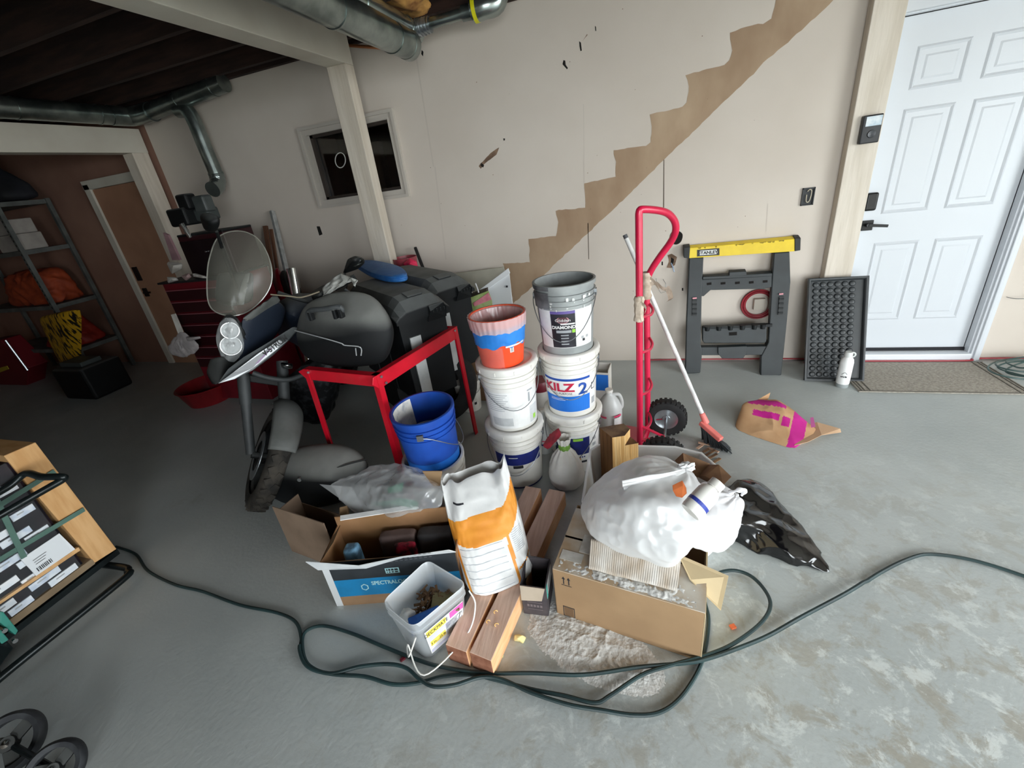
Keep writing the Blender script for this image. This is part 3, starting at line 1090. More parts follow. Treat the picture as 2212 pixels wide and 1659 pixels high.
# ---------------------------------------------------------------- cartons, bags and timber in front
m_card = M('cardboard', 'a08260', '947757', sc=5, rough=.85)
m_card2 = M('cardboard_pale_lit', 'd2bd96', 'c6b08a', sc=5, rough=.85)
m_cardg = M('cardboard_dusty', 'b3a390', 'd9d5ce', sc=9, lo=.35, hi=.75, rough=.9, stretch=(2.5, 1, 1))
m_cardd = M('cardboard_brown', '8d6f52', '7c6048', sc=5, rough=.9)
m_dust = M('plaster_dust', 'e3e2de', 'c9c7c2', sc=40, rough=.95, bump=.3, bsc=120)
m_wood = M('timber_pink', 'e4c3af', 'd6b19b', sc=4, rough=.8, stretch=(14, 1.2, 14), bump=.1, bsc=10)
m_wood2 = M('timber_orange', 'ecbd8e', 'dfa878', sc=4, rough=.75, stretch=(14, 1.5, 14))
m_endg = M('timber_end', '99664f', '7f4f39', sc=30, rough=.85)
m_film = film('bag_film', 'fcfdfd', .84, .28, .07, .28)
m_film2 = film('bag_film_clear', 'f4f7f8', .34, .18, .18, .3)
m_white2 = film('bag_white_thick', 'fbfafc', .97, .3, .06, .25)


def blob(name, pts, mat, parent=None, ang=60, **k):
    v, f = hullblob(pts, **k)
    return MB().add(v, f).build(name, mat, parent, smooth=True, ang=ang)


# --- the large carton
CFL, CFR = V3((-.296, 1.109, 0)), V3((.221, 1.028, 0))
cy_ = math.atan2(CFR.y - CFL.y, CFR.x - CFL.x)
CW, CD, CH = .523, .355, .25
t = thing('large_carton', 'large brown carton dusted with plaster, holding up the white bags', 'box', CFL)
fm = frame(CFL, cy_)
c = MB(fm)
th = .005
c.box((CW / 2, th / 2, CH / 2), (CW, th, CH))
c.box((CW / 2, CD - th / 2, CH / 2), (CW, th, CH))
c.box((th / 2, CD / 2, CH / 2), (th, CD, CH))
c.box((CW / 2, CD / 2, th / 2), (CW, CD, th))
c.build('carton_body', m_card, t, bevel=.002)
c = MB(fm)
c.box((CW - th / 2, CD / 2, CH / 2), (th, CD, CH))
c.build('side_panel', m_card2, t)  # side towards the garage door, its daylight painted in as paler board
c = MB(fm)
c.box((CW / 2, .085, CH + .003), (CW - .004, .17, .004))
c.box((.06, .245, CH + .003), (.118, .17, .004))
c.build('top_flap', m_cardg if False else M('cardboard_dusty_top', 'b39a7c', 'cbc4b8', sc=7, lo=.42, hi=.66, rough=.9), t)
c = MB(fm).prism([(CW - .10, .20, CH + .014), (CW - .055, .105, CH + .012), (CW + .045, .055, CH - .035), (CW + .065, .16, CH + .012)], (0, 0, .004))
c.build('side_flap', m_card2, t)
c = MB(fm)
c.box((.055, .075, CH + .0058), (.085, .045, .001)).box((.10, .15, CH + .0058), (.05, .09, .001))
c.build('address_label', M('label_dusty', 'd5d2cb', 'b9b3a8', sc=20, rough=.8), t)
c = MB(fm)
for k in range(2):                                                # two up arrows over a line, a boxed mark below
    x = .042 + k * .02
    c.poly([(x - .0022, -.0008, CH - .062), (x + .0022, -.0008, CH - .062), (x + .0022, -.0008, CH - .036), (x - .0022, -.0008, CH - .036)])
    c.poly([(x - .007, -.0008, CH - .036), (x + .007, -.0008, CH - .036), (x, -.0008, CH - .022)])
c.poly([(.032, -.0008, CH - .069), (.072, -.0008, CH - .069), (.072, -.0008, CH - .066), (.032, -.0008, CH - .066)])
for (a, b, z0, z1) in ((.03, .076, .004, .008), (.03, .076, .058, .062), (.03, .033, .004, .062), (.073, .076, .004, .062)):
    c.poly([(a, -.0008, z0), (b, -.0008, z0), (b, -.0008, z1), (a, -.0008, z1)])
c.poly([(.035, -.0006, .01), (.071, -.0006, .01), (.071, -.0006, .056), (.035, -.0006, .056)], 1)
c.build('printed_marks', [m_ink, M('print_brown', '6d533a', rough=.9)], t)
hv = MB(fm)


def dustfn(u, v):
    x, y = .02 + (CW - .05) * u, .004 + .075 * v
    h = noise.noise(V3((x * 26, y * 30, 4))) * .0035 + noise.noise(V3((x * 90, y * 90, 1))) * .0022 + .004 * (1 - abs(2 * v - .6)) * (1 - abs(2 * u - 1.1)) - .0012
    return (x, y, CH + .0052 + max(-.0035, h))


hv.grid(dustfn, 200, 34)
o = hv.build('dust_layer', m_dust, t, smooth=True)
o['kind'] = 'stuff'

t = thing('cardboard_sheet', 'dusty corrugated cardboard sheet lying on the large carton under the white bag', 'cardboard', (-0.001,1.132,0.260))
c = MB()
q = [(-0.160,1.124,0.262), (0.137,1.087,0.262), (0.159,1.193,0.315), (-0.158,1.217,0.315)]
def corr(u, v):
    p = lerp(lerp(q[0], q[1], u), lerp(q[3], q[2], u), v)
    p.z += .0007 * math.sin(u * 260) + .004 * noise.noise(V3((u * 5, v * 4, 0)))
    return p
c.grid(corr, 240, 10)
c.build('sheet', m_cardg, t, smooth=True, solid=.005)

# --- powder on the floor
pw = MB()
pc = V3((-0.140,1.019,0.000))


def powfn(u, v):
    x, y = (u - .5) * .52, (v - .5) * .30
    p = V3((pc.x + x, pc.y + y, 0))
    fall = 1 - ((x + .02) / .23) ** 2 - ((y + .25 * x + .01) / .12) ** 2
    r1_ = .5 - 2 * abs(noise.noise(V3((x * 16, y * 16, 2))))
    r2_ = noise.noise(V3((x * 70, y * 70, 7)))
    h = .006 * max(-1.2, fall) + .0015 + .005 * r1_ * max(0, fall + .3) + .0016 * r2_ * max(.25, fall + .5) + .0006 * noise.noise(V3((x * 160, y * 160, 3)))
    p.z = max(-.006, h)
    return p


pw.grid(powfn, 260, 150)
o = pw.build('plaster_powder', m_dust, smooth=True)
tag(o, 'spilled white plaster powder on the floor before the large carton', 'powder', kind='stuff')

# --- tub with offcuts behind the carton
t = thing('plastic_tub', 'milky plastic tub of wood offcuts behind the large carton', 'tub', (.07, 1.66, 0))
rim = [(-.21, 1.44), (-.21, 1.80), (-.17, 1.85), (.19, 1.87), (.30, 1.83), (.35, 1.74), (.35, 1.50), (.30, 1.44)]
ct = V3((.07, 1.65, 0))


def ringp(k, z):
    return [(ct.x + (p[0] - ct.x) * k, ct.y + (p[1] - ct.y) * k, z) for p in rim]


c = MB()
rings = [ringp(.02, .012), ringp(.90, .012), ringp(.985, .285), ringp(.985, .30), ringp(1.03, .302), ringp(1.03, .285), ringp(1.0, .284), ringp(.905, .0), ringp(.02, .0)]
N = len(rim)
vs = [p for r in rings for p in r]
fs = [(r * N + i, r * N + (i + 1) % N, (r + 1) * N + (i + 1) % N, (r + 1) * N + i) for r in range(len(rings) - 1) for i in range(N)]
c.add(vs, fs)
c.build('tub_body', M('milky_tub', 'f0f1f0', rough=.4), t, bevel=.004, smooth=True)

t = thing('split_log', 'split firewood chunk with notched top standing in the milky tub', 'log', (-.06, 1.75, .02))
m_bark = M('log_side', '8a6138', '6c4724', sc=3, rough=.9, stretch=(16, 16, 1), bump=.4, bsc=8)
m_split = M('log_split_face', 'ecc68a', 'd0a05f', sc=3, rough=.8, stretch=(22, 22, .8), bump=.3, bsc=8)
m_lend = M('log_end', '5c4534', '7d6146', sc=18, rough=.95)
c = MB()
A, B, Cc, Dd = V3((-.160, 1.775, 0)), V3((-.098, 1.70, 0)), V3((.018, 1.735, 0)), V3((-.05, 1.835, 0))
z0 = .02
zt = (.455, .452, .405, .43)
mid = B.lerp(Cc, .48)
zt_m1, zt_m2 = .455, .40
up = lambda p, z: (p.x, p.y, z)
md2 = Dd.lerp(Cc, .45)
c.poly([up(A, z0), up(B, z0), up(B, zt[1]), up(A, zt[0])], 0)
c.poly([up(B, z0), up(mid, z0), up(mid, zt_m1), up(B, zt[1])], 1)
c.poly([up(mid, z0), up(Cc, z0), up(Cc, zt[2]), up(mid, zt_m2)], 1)
c.poly([up(mid, zt_m2), up(mid, zt_m1), up(md2, zt_m1 - .01), up(md2, zt_m2)], 1)
c.poly([up(Cc, z0), up(Dd, z0), up(Dd, zt_m1 - .01), up(md2, zt_m1 - .01), up(md2, zt_m2), up(Cc, zt[2])], 0)
c.poly([up(Dd, z0), up(A, z0), up(A, zt[0]), up(Dd, zt_m1 - .01)], 0)
c.poly([up(A, zt[0]), up(B, zt[1]), up(mid, zt_m1), up(md2, zt_m1 - .01), up(Dd, zt_m1 - .01)], 2)
c.poly([up(mid, zt_m2), up(Cc, zt[2]), up(md2, zt_m2)], 2)
c.poly([up(A, z0), up(Dd, z0), up(Cc, z0), up(B, z0)], 2)
c.build('log_body', [m_bark, m_split, m_lend], t)

m_scrap = M('scrap_brown', '8f6c4d', '6e4f37', sc=9, rough=.8)
t = thing('folded_carton', 'brown folded carton offcut sticking up at the far side of the tub', 'cardboard', (.21, 1.72, .24))
c = MB()
a_, b_, c_, d_, e_ = (0.180,1.740,0.314), (0.214,1.760,0.344), (0.326,1.740,0.309), (0.310,1.680,0.277), (0.236,1.660,0.291)
f_ = (0.213,1.700,0.330)
c.poly([a_, b_, f_, e_]); c.poly([b_, c_, d_, f_]); c.poly([f_, d_, e_])
c.build('carton_sheet', m_scrap, t, solid=.004)
t = thing('carton_tube', 'square brown cardboard tube end resting on the tub rim', 'cardboard', (0.354,1.660,0.316))
c = MB()
a_, b_, c_, d_ = (0.291,1.640,0.318), (0.351,1.680,0.355), (0.392,1.620,0.340), (0.354,1.580,0.323)
c.prism([a_, b_, c_, d_], (-.03, .06, -.05))
c.build('tube_body', m_scrap, t, bevel=.002)

# --- white bags on the carton
t = thing('plastic_bag', 'big milky plastic bag knotted at the top, slumped across carton and tub', 'bag', (.05, 1.35, .26))
pts = [(-0.209,1.320,0.347), (-0.189,1.270,0.313), (-0.152,1.220,0.327), (-0.040,1.160,0.364), (0.075,1.130,0.391), (0.155,1.140,0.417), (0.220,1.180,0.470), (0.247,1.280,0.481),
       (-0.142,1.360,0.428), (-0.072,1.440,0.482), (0.017,1.480,0.524), (0.106,1.500,0.521), (0.185,1.460,0.495), (0.045,1.200,0.549), (-0.048,1.220,0.497), (0.133,1.200,0.540),
       (-.2, 1.5, .30), (.1, 1.62, .31), (.2, 1.55, .33), (-.05, 1.2, .262), (.12, 1.16, .262)]
blob('bag_body', pts, m_film, t, p=13, sub=6, amp=.006, nsc=7, ridge=True, knot=(0.189,1.460,0.495), kn=17, kamp=.013, amp2=.0036, nsc2=22, crum=.012, csc=9, floor=.2615)
kx = V3((0.189,1.440,0.507))
c = MB()
for k in range(7):
    a = k * .9
    d = V3((math.cos(a), math.sin(a) * .5, .6 + .3 * math.sin(a * 2)))
    v, f = hullblob([kx + V3((.02 * math.cos(a + q), .014 * math.sin(q), .014 * math.sin(a + q * 2))) + d * (.008 + .012 * (q % 2)) for q in range(6)] + [kx], p=10, sub=3, amp=.006, nsc=40)
    c.add(v, f)
c.build('bag_knot', m_film, t, smooth=True, ang=60)
tl = MB()
pp = [(0.181,1.400,0.531), (0.113,1.350,0.537), (0.048,1.310,0.548), (-0.041,1.290,0.534)]
def tailfn(u, v):
    p = spline(pp, 10)
    i = min(len(p) - 1, int(u * (len(p) - 1)))
    q = p[i]
    wd = .012 + .055 * min(1, u * 1.5)
    return q + V3((-.1, -.25, .9)).normalized() * (v - .5) * wd + V3((0, -.012 * math.sin(v * 11 + u * 3) - .01, 0)) * (.4 + u * .3)
tl.grid(tailfn, 30, 10)
tl.build('bag_tail', m_film, t, smooth=True, ang=70)

t = thing('plastic_bag', 'smaller white plastic bag hanging off the corner of the large carton', 'bag', (.3, 1.35, .2))
pts = [(0.167,1.220,0.399), (0.200,1.200,0.349), (0.267,1.200,0.332), (0.321,1.240,0.343), (0.345,1.300,0.390), (0.377,1.360,0.425), (0.367,1.400,0.436), (0.287,1.400,0.477), (0.219,1.360,0.471),
       (0.253,1.220,0.476), (.36, 1.52, .32), (.28, 1.55, .34), (.39, 1.42, .27)]
blob('bag_body', pts, m_white2, t, p=10, sub=6, amp=.006, nsc=9, ridge=True, knot=(0.352,1.380,0.443), kn=13, kamp=.011, amp2=.002, nsc2=36, seed=4, crum=.010, csc=11)
c = MB()
kx = V3((0.359,1.370,0.474))
c.tube(spline([kx + V3((-.03, 0, -.01)), kx + V3((-.01, -.01, .012)), kx + V3((.018, 0, .012)), kx + V3((.012, .005, -.02))], 6), [.007 + .003 * math.sin(i) for i in range(19)], 8)
c.build('bag_handle', m_white2, t, smooth=True)

t = thing('white_bottle', 'white bottle with blue stripe lying on the big milky bag', 'bottle', (0.191,1.170,0.585))
b0, b1 = V3((0.167,1.130,0.575)), V3((0.257,1.210,0.640))
ax = (b1 - b0)
L = ax.length
m = basis(b0, ax.orthogonal(), ax.cross(ax.orthogonal()))
m = Matrix.Translation(b0) @ ax.to_track_quat('Z', 'X').to_matrix().to_4x4()
MB(m).lathe([(.001, 0), (.036, .002), (.039, .012), (.039, L * .62), (.034, L * .72), (.020, L * .80), (.019, L * .84)], n=30, sy=.85).build('bottle_body', m_bkw, t, smooth=True, ang=60)
MB(m).lathe([(.019, L * .81), (.023, L * .82), (.023, L), (.001, L)], n=24).build('bottle_cap', m_bkw2, t, smooth=True, ang=50)
c = MB(m)
c.lathe([(.0397, L * .24), (.0397, L * .33)], n=30, sy=.85)
c.build('label', M('stripe_blue', '2f3f9a', rough=.5), t)
t = thing('terracotta_shard', 'orange terracotta shard lying against the white bottle', 'shard', (0.137,1.150,0.634))
c = MB().prism([(0.117,1.160,0.633), (0.149,1.180,0.640), (0.160,1.160,0.626), (0.144,1.140,0.623), (0.126,1.145,0.622)], (.0, .02, .006))
c.build('shard_body', M('terracotta', 'd9773f', 'cf6c36', sc=20, rough=.8), t, bevel=.002)
t = thing('foil_wrapper', 'crumpled dark wrapper between the white bags and the carton', 'wrapper', (0.114,1.236,0.270))
blob('wrapper_body', [(0.041,1.252,0.262), (0.161,1.230,0.262), (0.176,1.259,0.268), (0.116,1.264,0.275), (0.050,1.257,0.270), (0.128,1.219,0.280), (0.097,1.230,0.290)], M('foil_dark', '2b2630', 'd9d6de', sc=14, lo=.5, hi=.62, rough=.25, metal=.3), t, p=14, sub=4, amp=.006, nsc=30)

# --- black bin bag on the floor
t = thing('bin_bag', 'black plastic bin bag lying on the floor to the side of the white bags', 'bag', (.55, 1.75, 0))
m_binbag = M('bin_bag_black', '0c0c0e', rough=.13, spec=.8)
pts = [(0.755,1.497,0.006), (0.727,1.483,0.000), (0.613,1.539,0.000), (0.467,1.586,0.000), (0.423,1.649,0.000), (0.758,1.534,0.008), (.62, 2.0, 0), (.42, 1.9, 0), (.36, 1.62, 0),
       (0.426,1.602,0.130), (0.430,1.758,0.150), (0.481,1.831,0.160), (0.567,1.850,0.120), (0.613,1.773,0.090), (0.674,1.662,0.055), (0.605,1.595,0.045), (0.515,1.609,0.110)]
blob('bag_body', pts, m_binbag, t, p=18, sub=6, amp=.012, nsc=6, ridge=True, amp2=.002, nsc2=20, floor=.001, seed=2, crum=.04, csc=11)

# --- thinset bag standing on the timbers
t = thing('mortar_bag', 'open paper mortar bag, white with orange band, standing on two timbers', 'bag', (-.52, 1.2, .095))
m_bagw = M('bag_white_paper', 'eeeeec', 'dcdcdb', sc=7, rough=.55, bump=.25, bsc=14)
m_bago = M('bag_orange', 'f3a13a', 'e5902e', sc=9, rough=.5, bump=.2, bsc=14)
m_bagg = M('bag_print_grey', 'c4c7ca', 'a9adb2', sc=30, rough=.6)
m_bagd = M('bag_side_orange', 'c9701f', 'b9651b', sc=9, rough=.55)
m_bagi = M('bag_inside', 'c9a888', 'b8977a', sc=9, rough=.8)
zb = .094
L0, R0 = V3((-0.663,1.087,0.094)), V3((-0.428,1.259,0.094))
L1, R1 = V3((-0.832,1.360,0.411)), V3((-0.541,1.440,0.478))
c = MB()
NU, NV = 160, 120


def bagfn(u, v):
    a = 2 * PI * u                                                 # 0 = right edge, running over the front
    L, R_ = L0.lerp(L1, v), R0.lerp(R1, v)
    cc = (L + R_) / 2
    X = (R_ - L) / 2
    Y = V3((X.y, -X.x, 0)).normalized()
    if Y.y > 0:
        Y = -Y
    e = .5
    ca_, sa = math.cos(a), math.sin(a)
    px = math.copysign(abs(ca_) ** (.55), ca_)
    py = math.copysign(abs(sa) ** (.75), sa)
    dep = .078 * (1 - v) ** .5 * .9 + .030 + .012 * math.sin(v * 3.1)
    if v < .06:
        k = .80 + .2 * math.sin(v / .06 * PI / 2)
    else:
        k = 1 + .05 * math.sin(v * PI)
    p = cc + X * px * k + Y * dep * py * k
    wv = max(0, v - .45) / .55
    p += Y * (.018 * wv * noise.noise(V3((a * 2.4, v * 5, 1))) + .010 * wv * math.sin(a * 7 + v * 9))
    p += V3((0, 0, 1)) * (wv ** 3 * (.03 * noise.noise(V3((math.cos(a) * 2.2, math.sin(a) * 2.2, 6))) + .035 * max(0, math.cos(a)) ** 6 - .03 * math.exp(-((a - 1.1) / .35) ** 2)))
    p += Y * .004 * noise.noise(V3((a * 6, v * 14, 4)))
    return p


vs = [bagfn((i % NU) / NU, j / NV) for j in range(NV + 1) for i in range(NU)]
fs, mi = [], []
for j in range(NV):
    for i in range(NU):
        fs.append((j * NU + i, j * NU + (i + 1) % NU, (j + 1) * NU + (i + 1) % NU, (j + 1) * NU + i))
        u, v = (i + .5) / NU, (j + .5) / NV
        s_ = 0
        if u < .5:                                                 # front: s = -1 left .. 1 right
            s_ = math.cos(2 * PI * u)
            hi_ = .70 + .02 * s_ + .20 * max(0, s_ - .35) ** 1.2
            lo_ = .50 - .05 * (1 - s_ * s_) + .13 * max(0, s_) ** 2
            k = 0
            if lo_ < v < hi_:
                k = 1
            elif v < lo_:
                if abs(s_ - (.22 + .1 * v)) < .045 or abs(s_ + .86) < .05:
                    k = 1
                elif s_ > .3 and abs(v - (.12 + .10 * s_)) < .008:
                    k = 1
                elif -.75 < s_ < .1 and (v * 16) % 1 < .10 and .06 < v < .44:
                    k = 2
                elif .40 < s_ < .8 and .30 < v < .50 and (v * 60) % 1 < .35:
                    k = 2
            elif -.55 < s_ < -.18 and .815 < v < .833:
                k = 5
            mi.append(k)
        else:
            mi.append(3 if .52 < v < .86 and u < .62 else 0)
for k in range(len(fs)):
    c.add([], [])
    break
c.v = vs
c.f = fs
c.m = mi
c.poly([tuple(bagfn(i / NU, 0)) for i in range(NU)], 0)
c.build('bag_paper', [m_bagw, m_bago, m_bagg, m_bagd, m_bagi, m_ink], t, smooth=True, ang=60)
c = MB()
top_in = [bagfn(i / 60, .80) for i in range(60)]
cc = sum((V3(p) for p in top_in), V3((0, 0, 0))) / 60
c.add([cc - V3((0, 0, .03))] + [V3(p).lerp(cc, .06) - V3((0, 0, .01)) for p in top_in], [(0, i + 1, (i + 1) % 60 + 1) for i in range(60)])
c.build('mortar_powder', m_bagi, t)

# --- timbers
def timber(name, label, p0, p1, w, h, z=0.0, grp='timbers under the mortar bag'):
    p0, p1 = V3(p0), V3(p1)
    d = (p1 - p0).normalized()
    t = thing(name, label, 'timber', (p0.x, p0.y, z), grp)
    n = V3((d.y, -d.x, 0)) * w / 2                                 # towards +x side
    c = MB()
    a, b, e, f = p0 - n, p0 + n, p1 + n, p1 - n
    q = lambda p, zz: (p.x, p.y, zz)
    c.poly([q(a, z + h), q(b, z + h), q(e, z + h), q(f, z + h)], 0)
    c.poly([q(b, z), q(b, z + h), q(e, z + h), q(e, z)], 1)
    c.poly([q(a, z), q(f, z), q(f, z + h), q(a, z + h)], 0)
    c.poly([q(a, z), q(a, z + h), q(b, z + h), q(b, z)], 2)
    c.poly([q(f, z), q(e, z), q(e, z + h), q(f, z + h)], 2)
    c.poly([q(a, z), q(b, z), q(e, z), q(f, z)], 0)
    c.build('timber_body', [m_wood, m_wood2, m_endg], t, fix=True, bevel=.003)
    return t


timber('timber', 'pinkish timber under the mortar bag, nearer the clear bin', (-.618, .845, 0), (-.515, 1.73, 0), .088, .088)
timber('timber', 'pinkish timber with orange side beside the small black carton', (-.520, .835, 0), (-.385, 1.72, 0), .088, .090)
tb = thing('foam_crumb', 'yellow foam lump on the floor beside the timbers', 'foam', (-0.417,0.971,0.000))
blob('foam_body', [V3((-0.418,0.976,0.000)) + V3(q) for q in ((-.02, -.01, 0), (.018, -.012, 0), (.02, .012, 0), (-.012, .016, 0), (-.015, 0, .02), (.012, .004, .026), (0, -.012, .022))], M('foam_yellow', 'e6dba0', 'd8c987', sc=30, rough=.9), tb, p=12, sub=4, amp=.005, nsc=40)
tb = thing('foam_crumb', 'tiny pale foam ball near the timber end', 'foam', (-0.472,0.905,0.000))
blob('foam_body', [V3((-0.472,0.902,0.000)) + V3(q) for q in ((-.008, -.006, 0), (.008, -.006, 0), (.008, .008, 0), (-.008, .008, 0), (0, 0, .016), (-.004, .003, .014))], M('foam_yellow', 'e6dba0', 'd8c987', sc=30, rough=.9), tb, p=6, sub=3)
for (x, y) in ((1072,1322), (1058,1345), (1075,1350), (1041,1340), (1035,1400)):
    pass
for i, p in enumerate(((-0.511,1.004,0.090), (-0.528,0.961,0.090), (-0.493,0.955,0.090))):
    cs_ = MB().tube(arc(V3(p) + V3((0, 0, .006)), (1, .4, 0), (0, .2, 1), .007, 0, 4.2, 8), .0022, 6)
    o = cs_.build('wood_shaving', m_split, smooth=True)
    tag(o, 'curled wood shaving on the orange sided timber', 'shaving', 'wood shavings on the timber')

# --- small black carton
t = thing('small_carton', 'small open black carton between the mortar bag and the large carton', 'box', (-.385, 1.08, 0))
fm = frame((-.425, 1.085, 0), D2(2))
w_, dp, hh = .098, .135, .165
c = MB(fm)
c.box((w_ / 2, 0, hh / 2), (w_, .003, hh)).box((w_ / 2, dp, hh / 2), (w_, .003, hh)).box((0, dp / 2, hh / 2), (.003, dp, hh)).box((w_, dp / 2, hh / 2), (.003, dp, hh)).box((w_ / 2, dp / 2, .003), (w_, dp, .004))
c.build('carton_body', M('carton_dark', '4a4345', '39343a', sc=14, rough=.7), t)
c = MB(fm).prism([(0, -.002, hh), (w_, -.002, hh), (w_ - .012, -.022, hh - .045), (.006, -.026, hh - .05)], (0, -.003, .001))
c.build('front_flap', M('flap_grey', 'b7a895', 'a99a88', sc=10, rough=.85), t)
c = MB(fm).prism([(0, dp, hh), (w_, dp, hh), (w_ - .02, dp - .03, hh + .035), (.01, dp - .025, hh + .035)], (0, .003, 0))
c.build('back_flap', M('flap_dark', '4e4a4c', rough=.85), t)
c = MB(fm)
for (y0, y1, z0, z1, k) in ((.01, dp - .01, .09, .15, 0), (.012, .03, .085, .155, 1), (.04, dp - .02, .12, .126, 2), (.04, dp - .03, .105, .111, 2)):
    c.poly([(w_ + .0022 + .0004 * k, y0, z0), (w_ + .0022 + .0004 * k, y1, z0), (w_ + .0022 + .0004 * k, y1, z1), (w_ + .0022 + .0004 * k, y0, z1)], k)
for k in range(5):
    c.poly([(.018 + k * .013, -.0025, .05), (.027 + k * .013, -.0025, .05), (.027 + k * .013, -.0025, .063), (.018 + k * .013, -.0025, .063)], 3)
for z in (.035, .075):
    c.poly([(.02, -.0025, z), (.08, -.0025, z), (.08, -.0025, z + .003), (.02, -.0025, z + .003)], 3)
c.build('printed_label', [m_paper, M('print_teal', '3fb8a8', rough=.5), m_inkg, M('print_dim', '6d6466', rough=.7)], t)

# --- clear square bin of screws and scraps
t = thing('square_bin', 'clear square plastic bin with yellow screw labels, full of scraps', 'bin', (-.77, .95, 0))
rc = [V3((-.905, .868, .232)), V3((-.736, .800, .232)), V3((-.606, 1.005, .232)), V3((-.812, 1.082, .232))]
cen = sum(rc, V3((0, 0, 0))) / 4


def rounded(k, z, rad=.035, n=6):
    P = [cen + (p - cen) * k for p in rc]
    out = []
    for i in range(4):
        a, b, d = P[i - 1], P[i], P[(i + 1) % 4]
        e1, e2 = (a - b).normalized(), (d - b).normalized()
        s0, s1 = b + e1 * rad, b + e2 * rad
        for j in range(n + 1):
            q = j / n
            p = s0 * (1 - q) ** 2 + b * 2 * q * (1 - q) + s1 * q * q
            out.append((p.x, p.y, z))
    return out


c = MB()
prof = [(.74, .010), (.955, .226), (.985, .232), (1.0, .230), (1.0, .212), (.975, .210), (.97, .190), (.995, .188), (.995, .180), (.955, .176), (.80, .0)]
rr = [rounded(k, z) for k, z in prof]
N = len(rr[0])
c.add([p for r in rr for p in r], [(j * N + i, j * N + (i + 1) % N, (j + 1) * N + (i + 1) % N, (j + 1) * N + i) for j in range(len(rr) - 1) for i in range(N)])
c.poly(rr[0]); c.poly(rr[-1])
c.build('bin_body', film('bin_plastic', 'f2f6f8', .58, .25, .10, .35), t, smooth=True, ang=40)
hb = MB().tube(spline([rc[1] + V3((.0, .0, -.05)), rc[1] + V3((-.03, -.03, -.12)), (-.81, .83, .07), (-.72, .765, .03), (-.60, .90, .08), rc[2] + V3((.03, -.03, -.08)), rc[2] + V3((0, 0, -.04))], 8), .003, 6)
hb.build('bail_handle', m_bkw, t, smooth=True)
P1, P2 = rc[1], rc[2]
ex = (P2 - P1).normalized()
zc = V3((0, 0, 1))
nn = V3((ex.y, -ex.x, 0))


def face(a, b, z, e=.004):
    k = .80 + (.955 - .80) * z / .176
    A_, B_ = cen + (P1 - cen) * k, cen + (P2 - cen) * k
    p = A_.lerp(B_, a)
    return V3((p.x, p.y, z)) + nn * e


lb = MB()
def lq(a0, a1, z0, z1, mi, e):
    lb.poly([face(a0, 0, z0, e), face(a1, 0, z0, e), face(a1, 0, z1, e), face(a0, 0, z1, e)], mi)
lq(.12, .88, .025, .165, 0, .003)
lq(.14, .52, .128, .160, 1, .004)
lq(.60, .88, .130, .162, 2, .004)
lq(.14, .60, .098, .124, 3, .004)
lq(.16, .48, .066, .094, 1, .004)
lq(.50, .86, .05, .12, 4, .004)
lq(.14, .80, .030, .045, 3, .004)
tx = V3(face(1, 0, .14)) - V3(face(0, 0, .14))
def tm(a, z, e=.0052):
    dz = (face(a, 0, z + .02, e) - face(a, 0, z - .02, e)).normalized()
    m = basis(face(a, 0, z, e), tx, dz)
    return m
lb.text('DECKMATE', .026, tm(.33, .144), mi=5, sx=.78)
lb.text('3 in.   25 lb', .018, tm(.32, .080), mi=5, sx=.8)
el = [tm(.79, .108) @ V3((math.cos(q) * .012, math.sin(q) * .012, .0006)) for q in [2 * PI * i / 16 for i in range(16)]]
lb.poly(el, 0)
lb.add([tm(.79, .108) @ V3(q) for q in ((-.006, -.011, .001), (-.002, -.011, .001), (.006, .011, .001), (.002, .011, .001))], [(0, 1, 2, 3)], 5)
lb.build('label', [m_paper, M('label_yellow', 'f0d95f', rough=.5), M('label_magenta', 'e85fae', rough=.5), M('label_lilac', 'c9c9dd', rough=.5), M('label_greyprint', '8b8f93', 'b9bcc0', sc=60, rough=.6), m_ink], t)
m_bark2 = M('bark_bits', '8a6a4c', '5d4330', sc=20, rough=.95)
random.seed(11)
chips = MB()
for k in range(150):
    q = V3((random.uniform(-.82, -.70), random.uniform(.90, 1.02), .12))
    q += V3((0, 0, random.uniform(-.01, .03)))
    d = V3((random.uniform(-1, 1), random.uniform(-1, 1), random.uniform(-.3, .5))).normalized()
    L = random.uniform(.02, .045)
    chips.bar(q - d * L / 2, q + d * L / 2, random.uniform(.003, .012), random.uniform(.002, .005))
o = chips.build('wood_chips', m_bark2)
tag(o, 'brown bark and wood chips heaped inside the clear bin', 'wood chips', kind='stuff')
t = thing('sponge', 'blue sponge block lying on the chips in the clear bin', 'sponge', (-.735, .885, .11))
c = MB(frame((-.745, .885, .150), D2(38), D2(18)))
c.box((0, 0, 0), (.12, .055, .04))
c.build('sponge_body', M('sponge_blue', '2c62ad', '24529a', sc=40, rough=.8), t, bevel=.005)
t = thing('wood_offcut', 'olive flat offcut leaning in the clear bin', 'offcut', (-.69, .99, .12))
MB(frame((-.70, .975, .145), D2(20), D2(-10), D2(8))).box((0, 0, 0), (.11, .09, .008)).build('offcut_body', M('offcut_olive', '8e835c', '756b48', sc=14, rough=.8), t, bevel=.002)
t = thing('torn_paper', 'torn white paper scrap in the near corner of the clear bin', 'paper', (-.80, .88, .11))
blob('paper_body', [V3((-.825, .885, .14)) + V3(q) for q in ((-.03, -.01, 0), (.035, -.02, .005), (.03, .02, .02), (-.02, .02, .03), (0, 0, .035))], m_splash, t, p=20, sub=4, amp=.008, nsc=30)

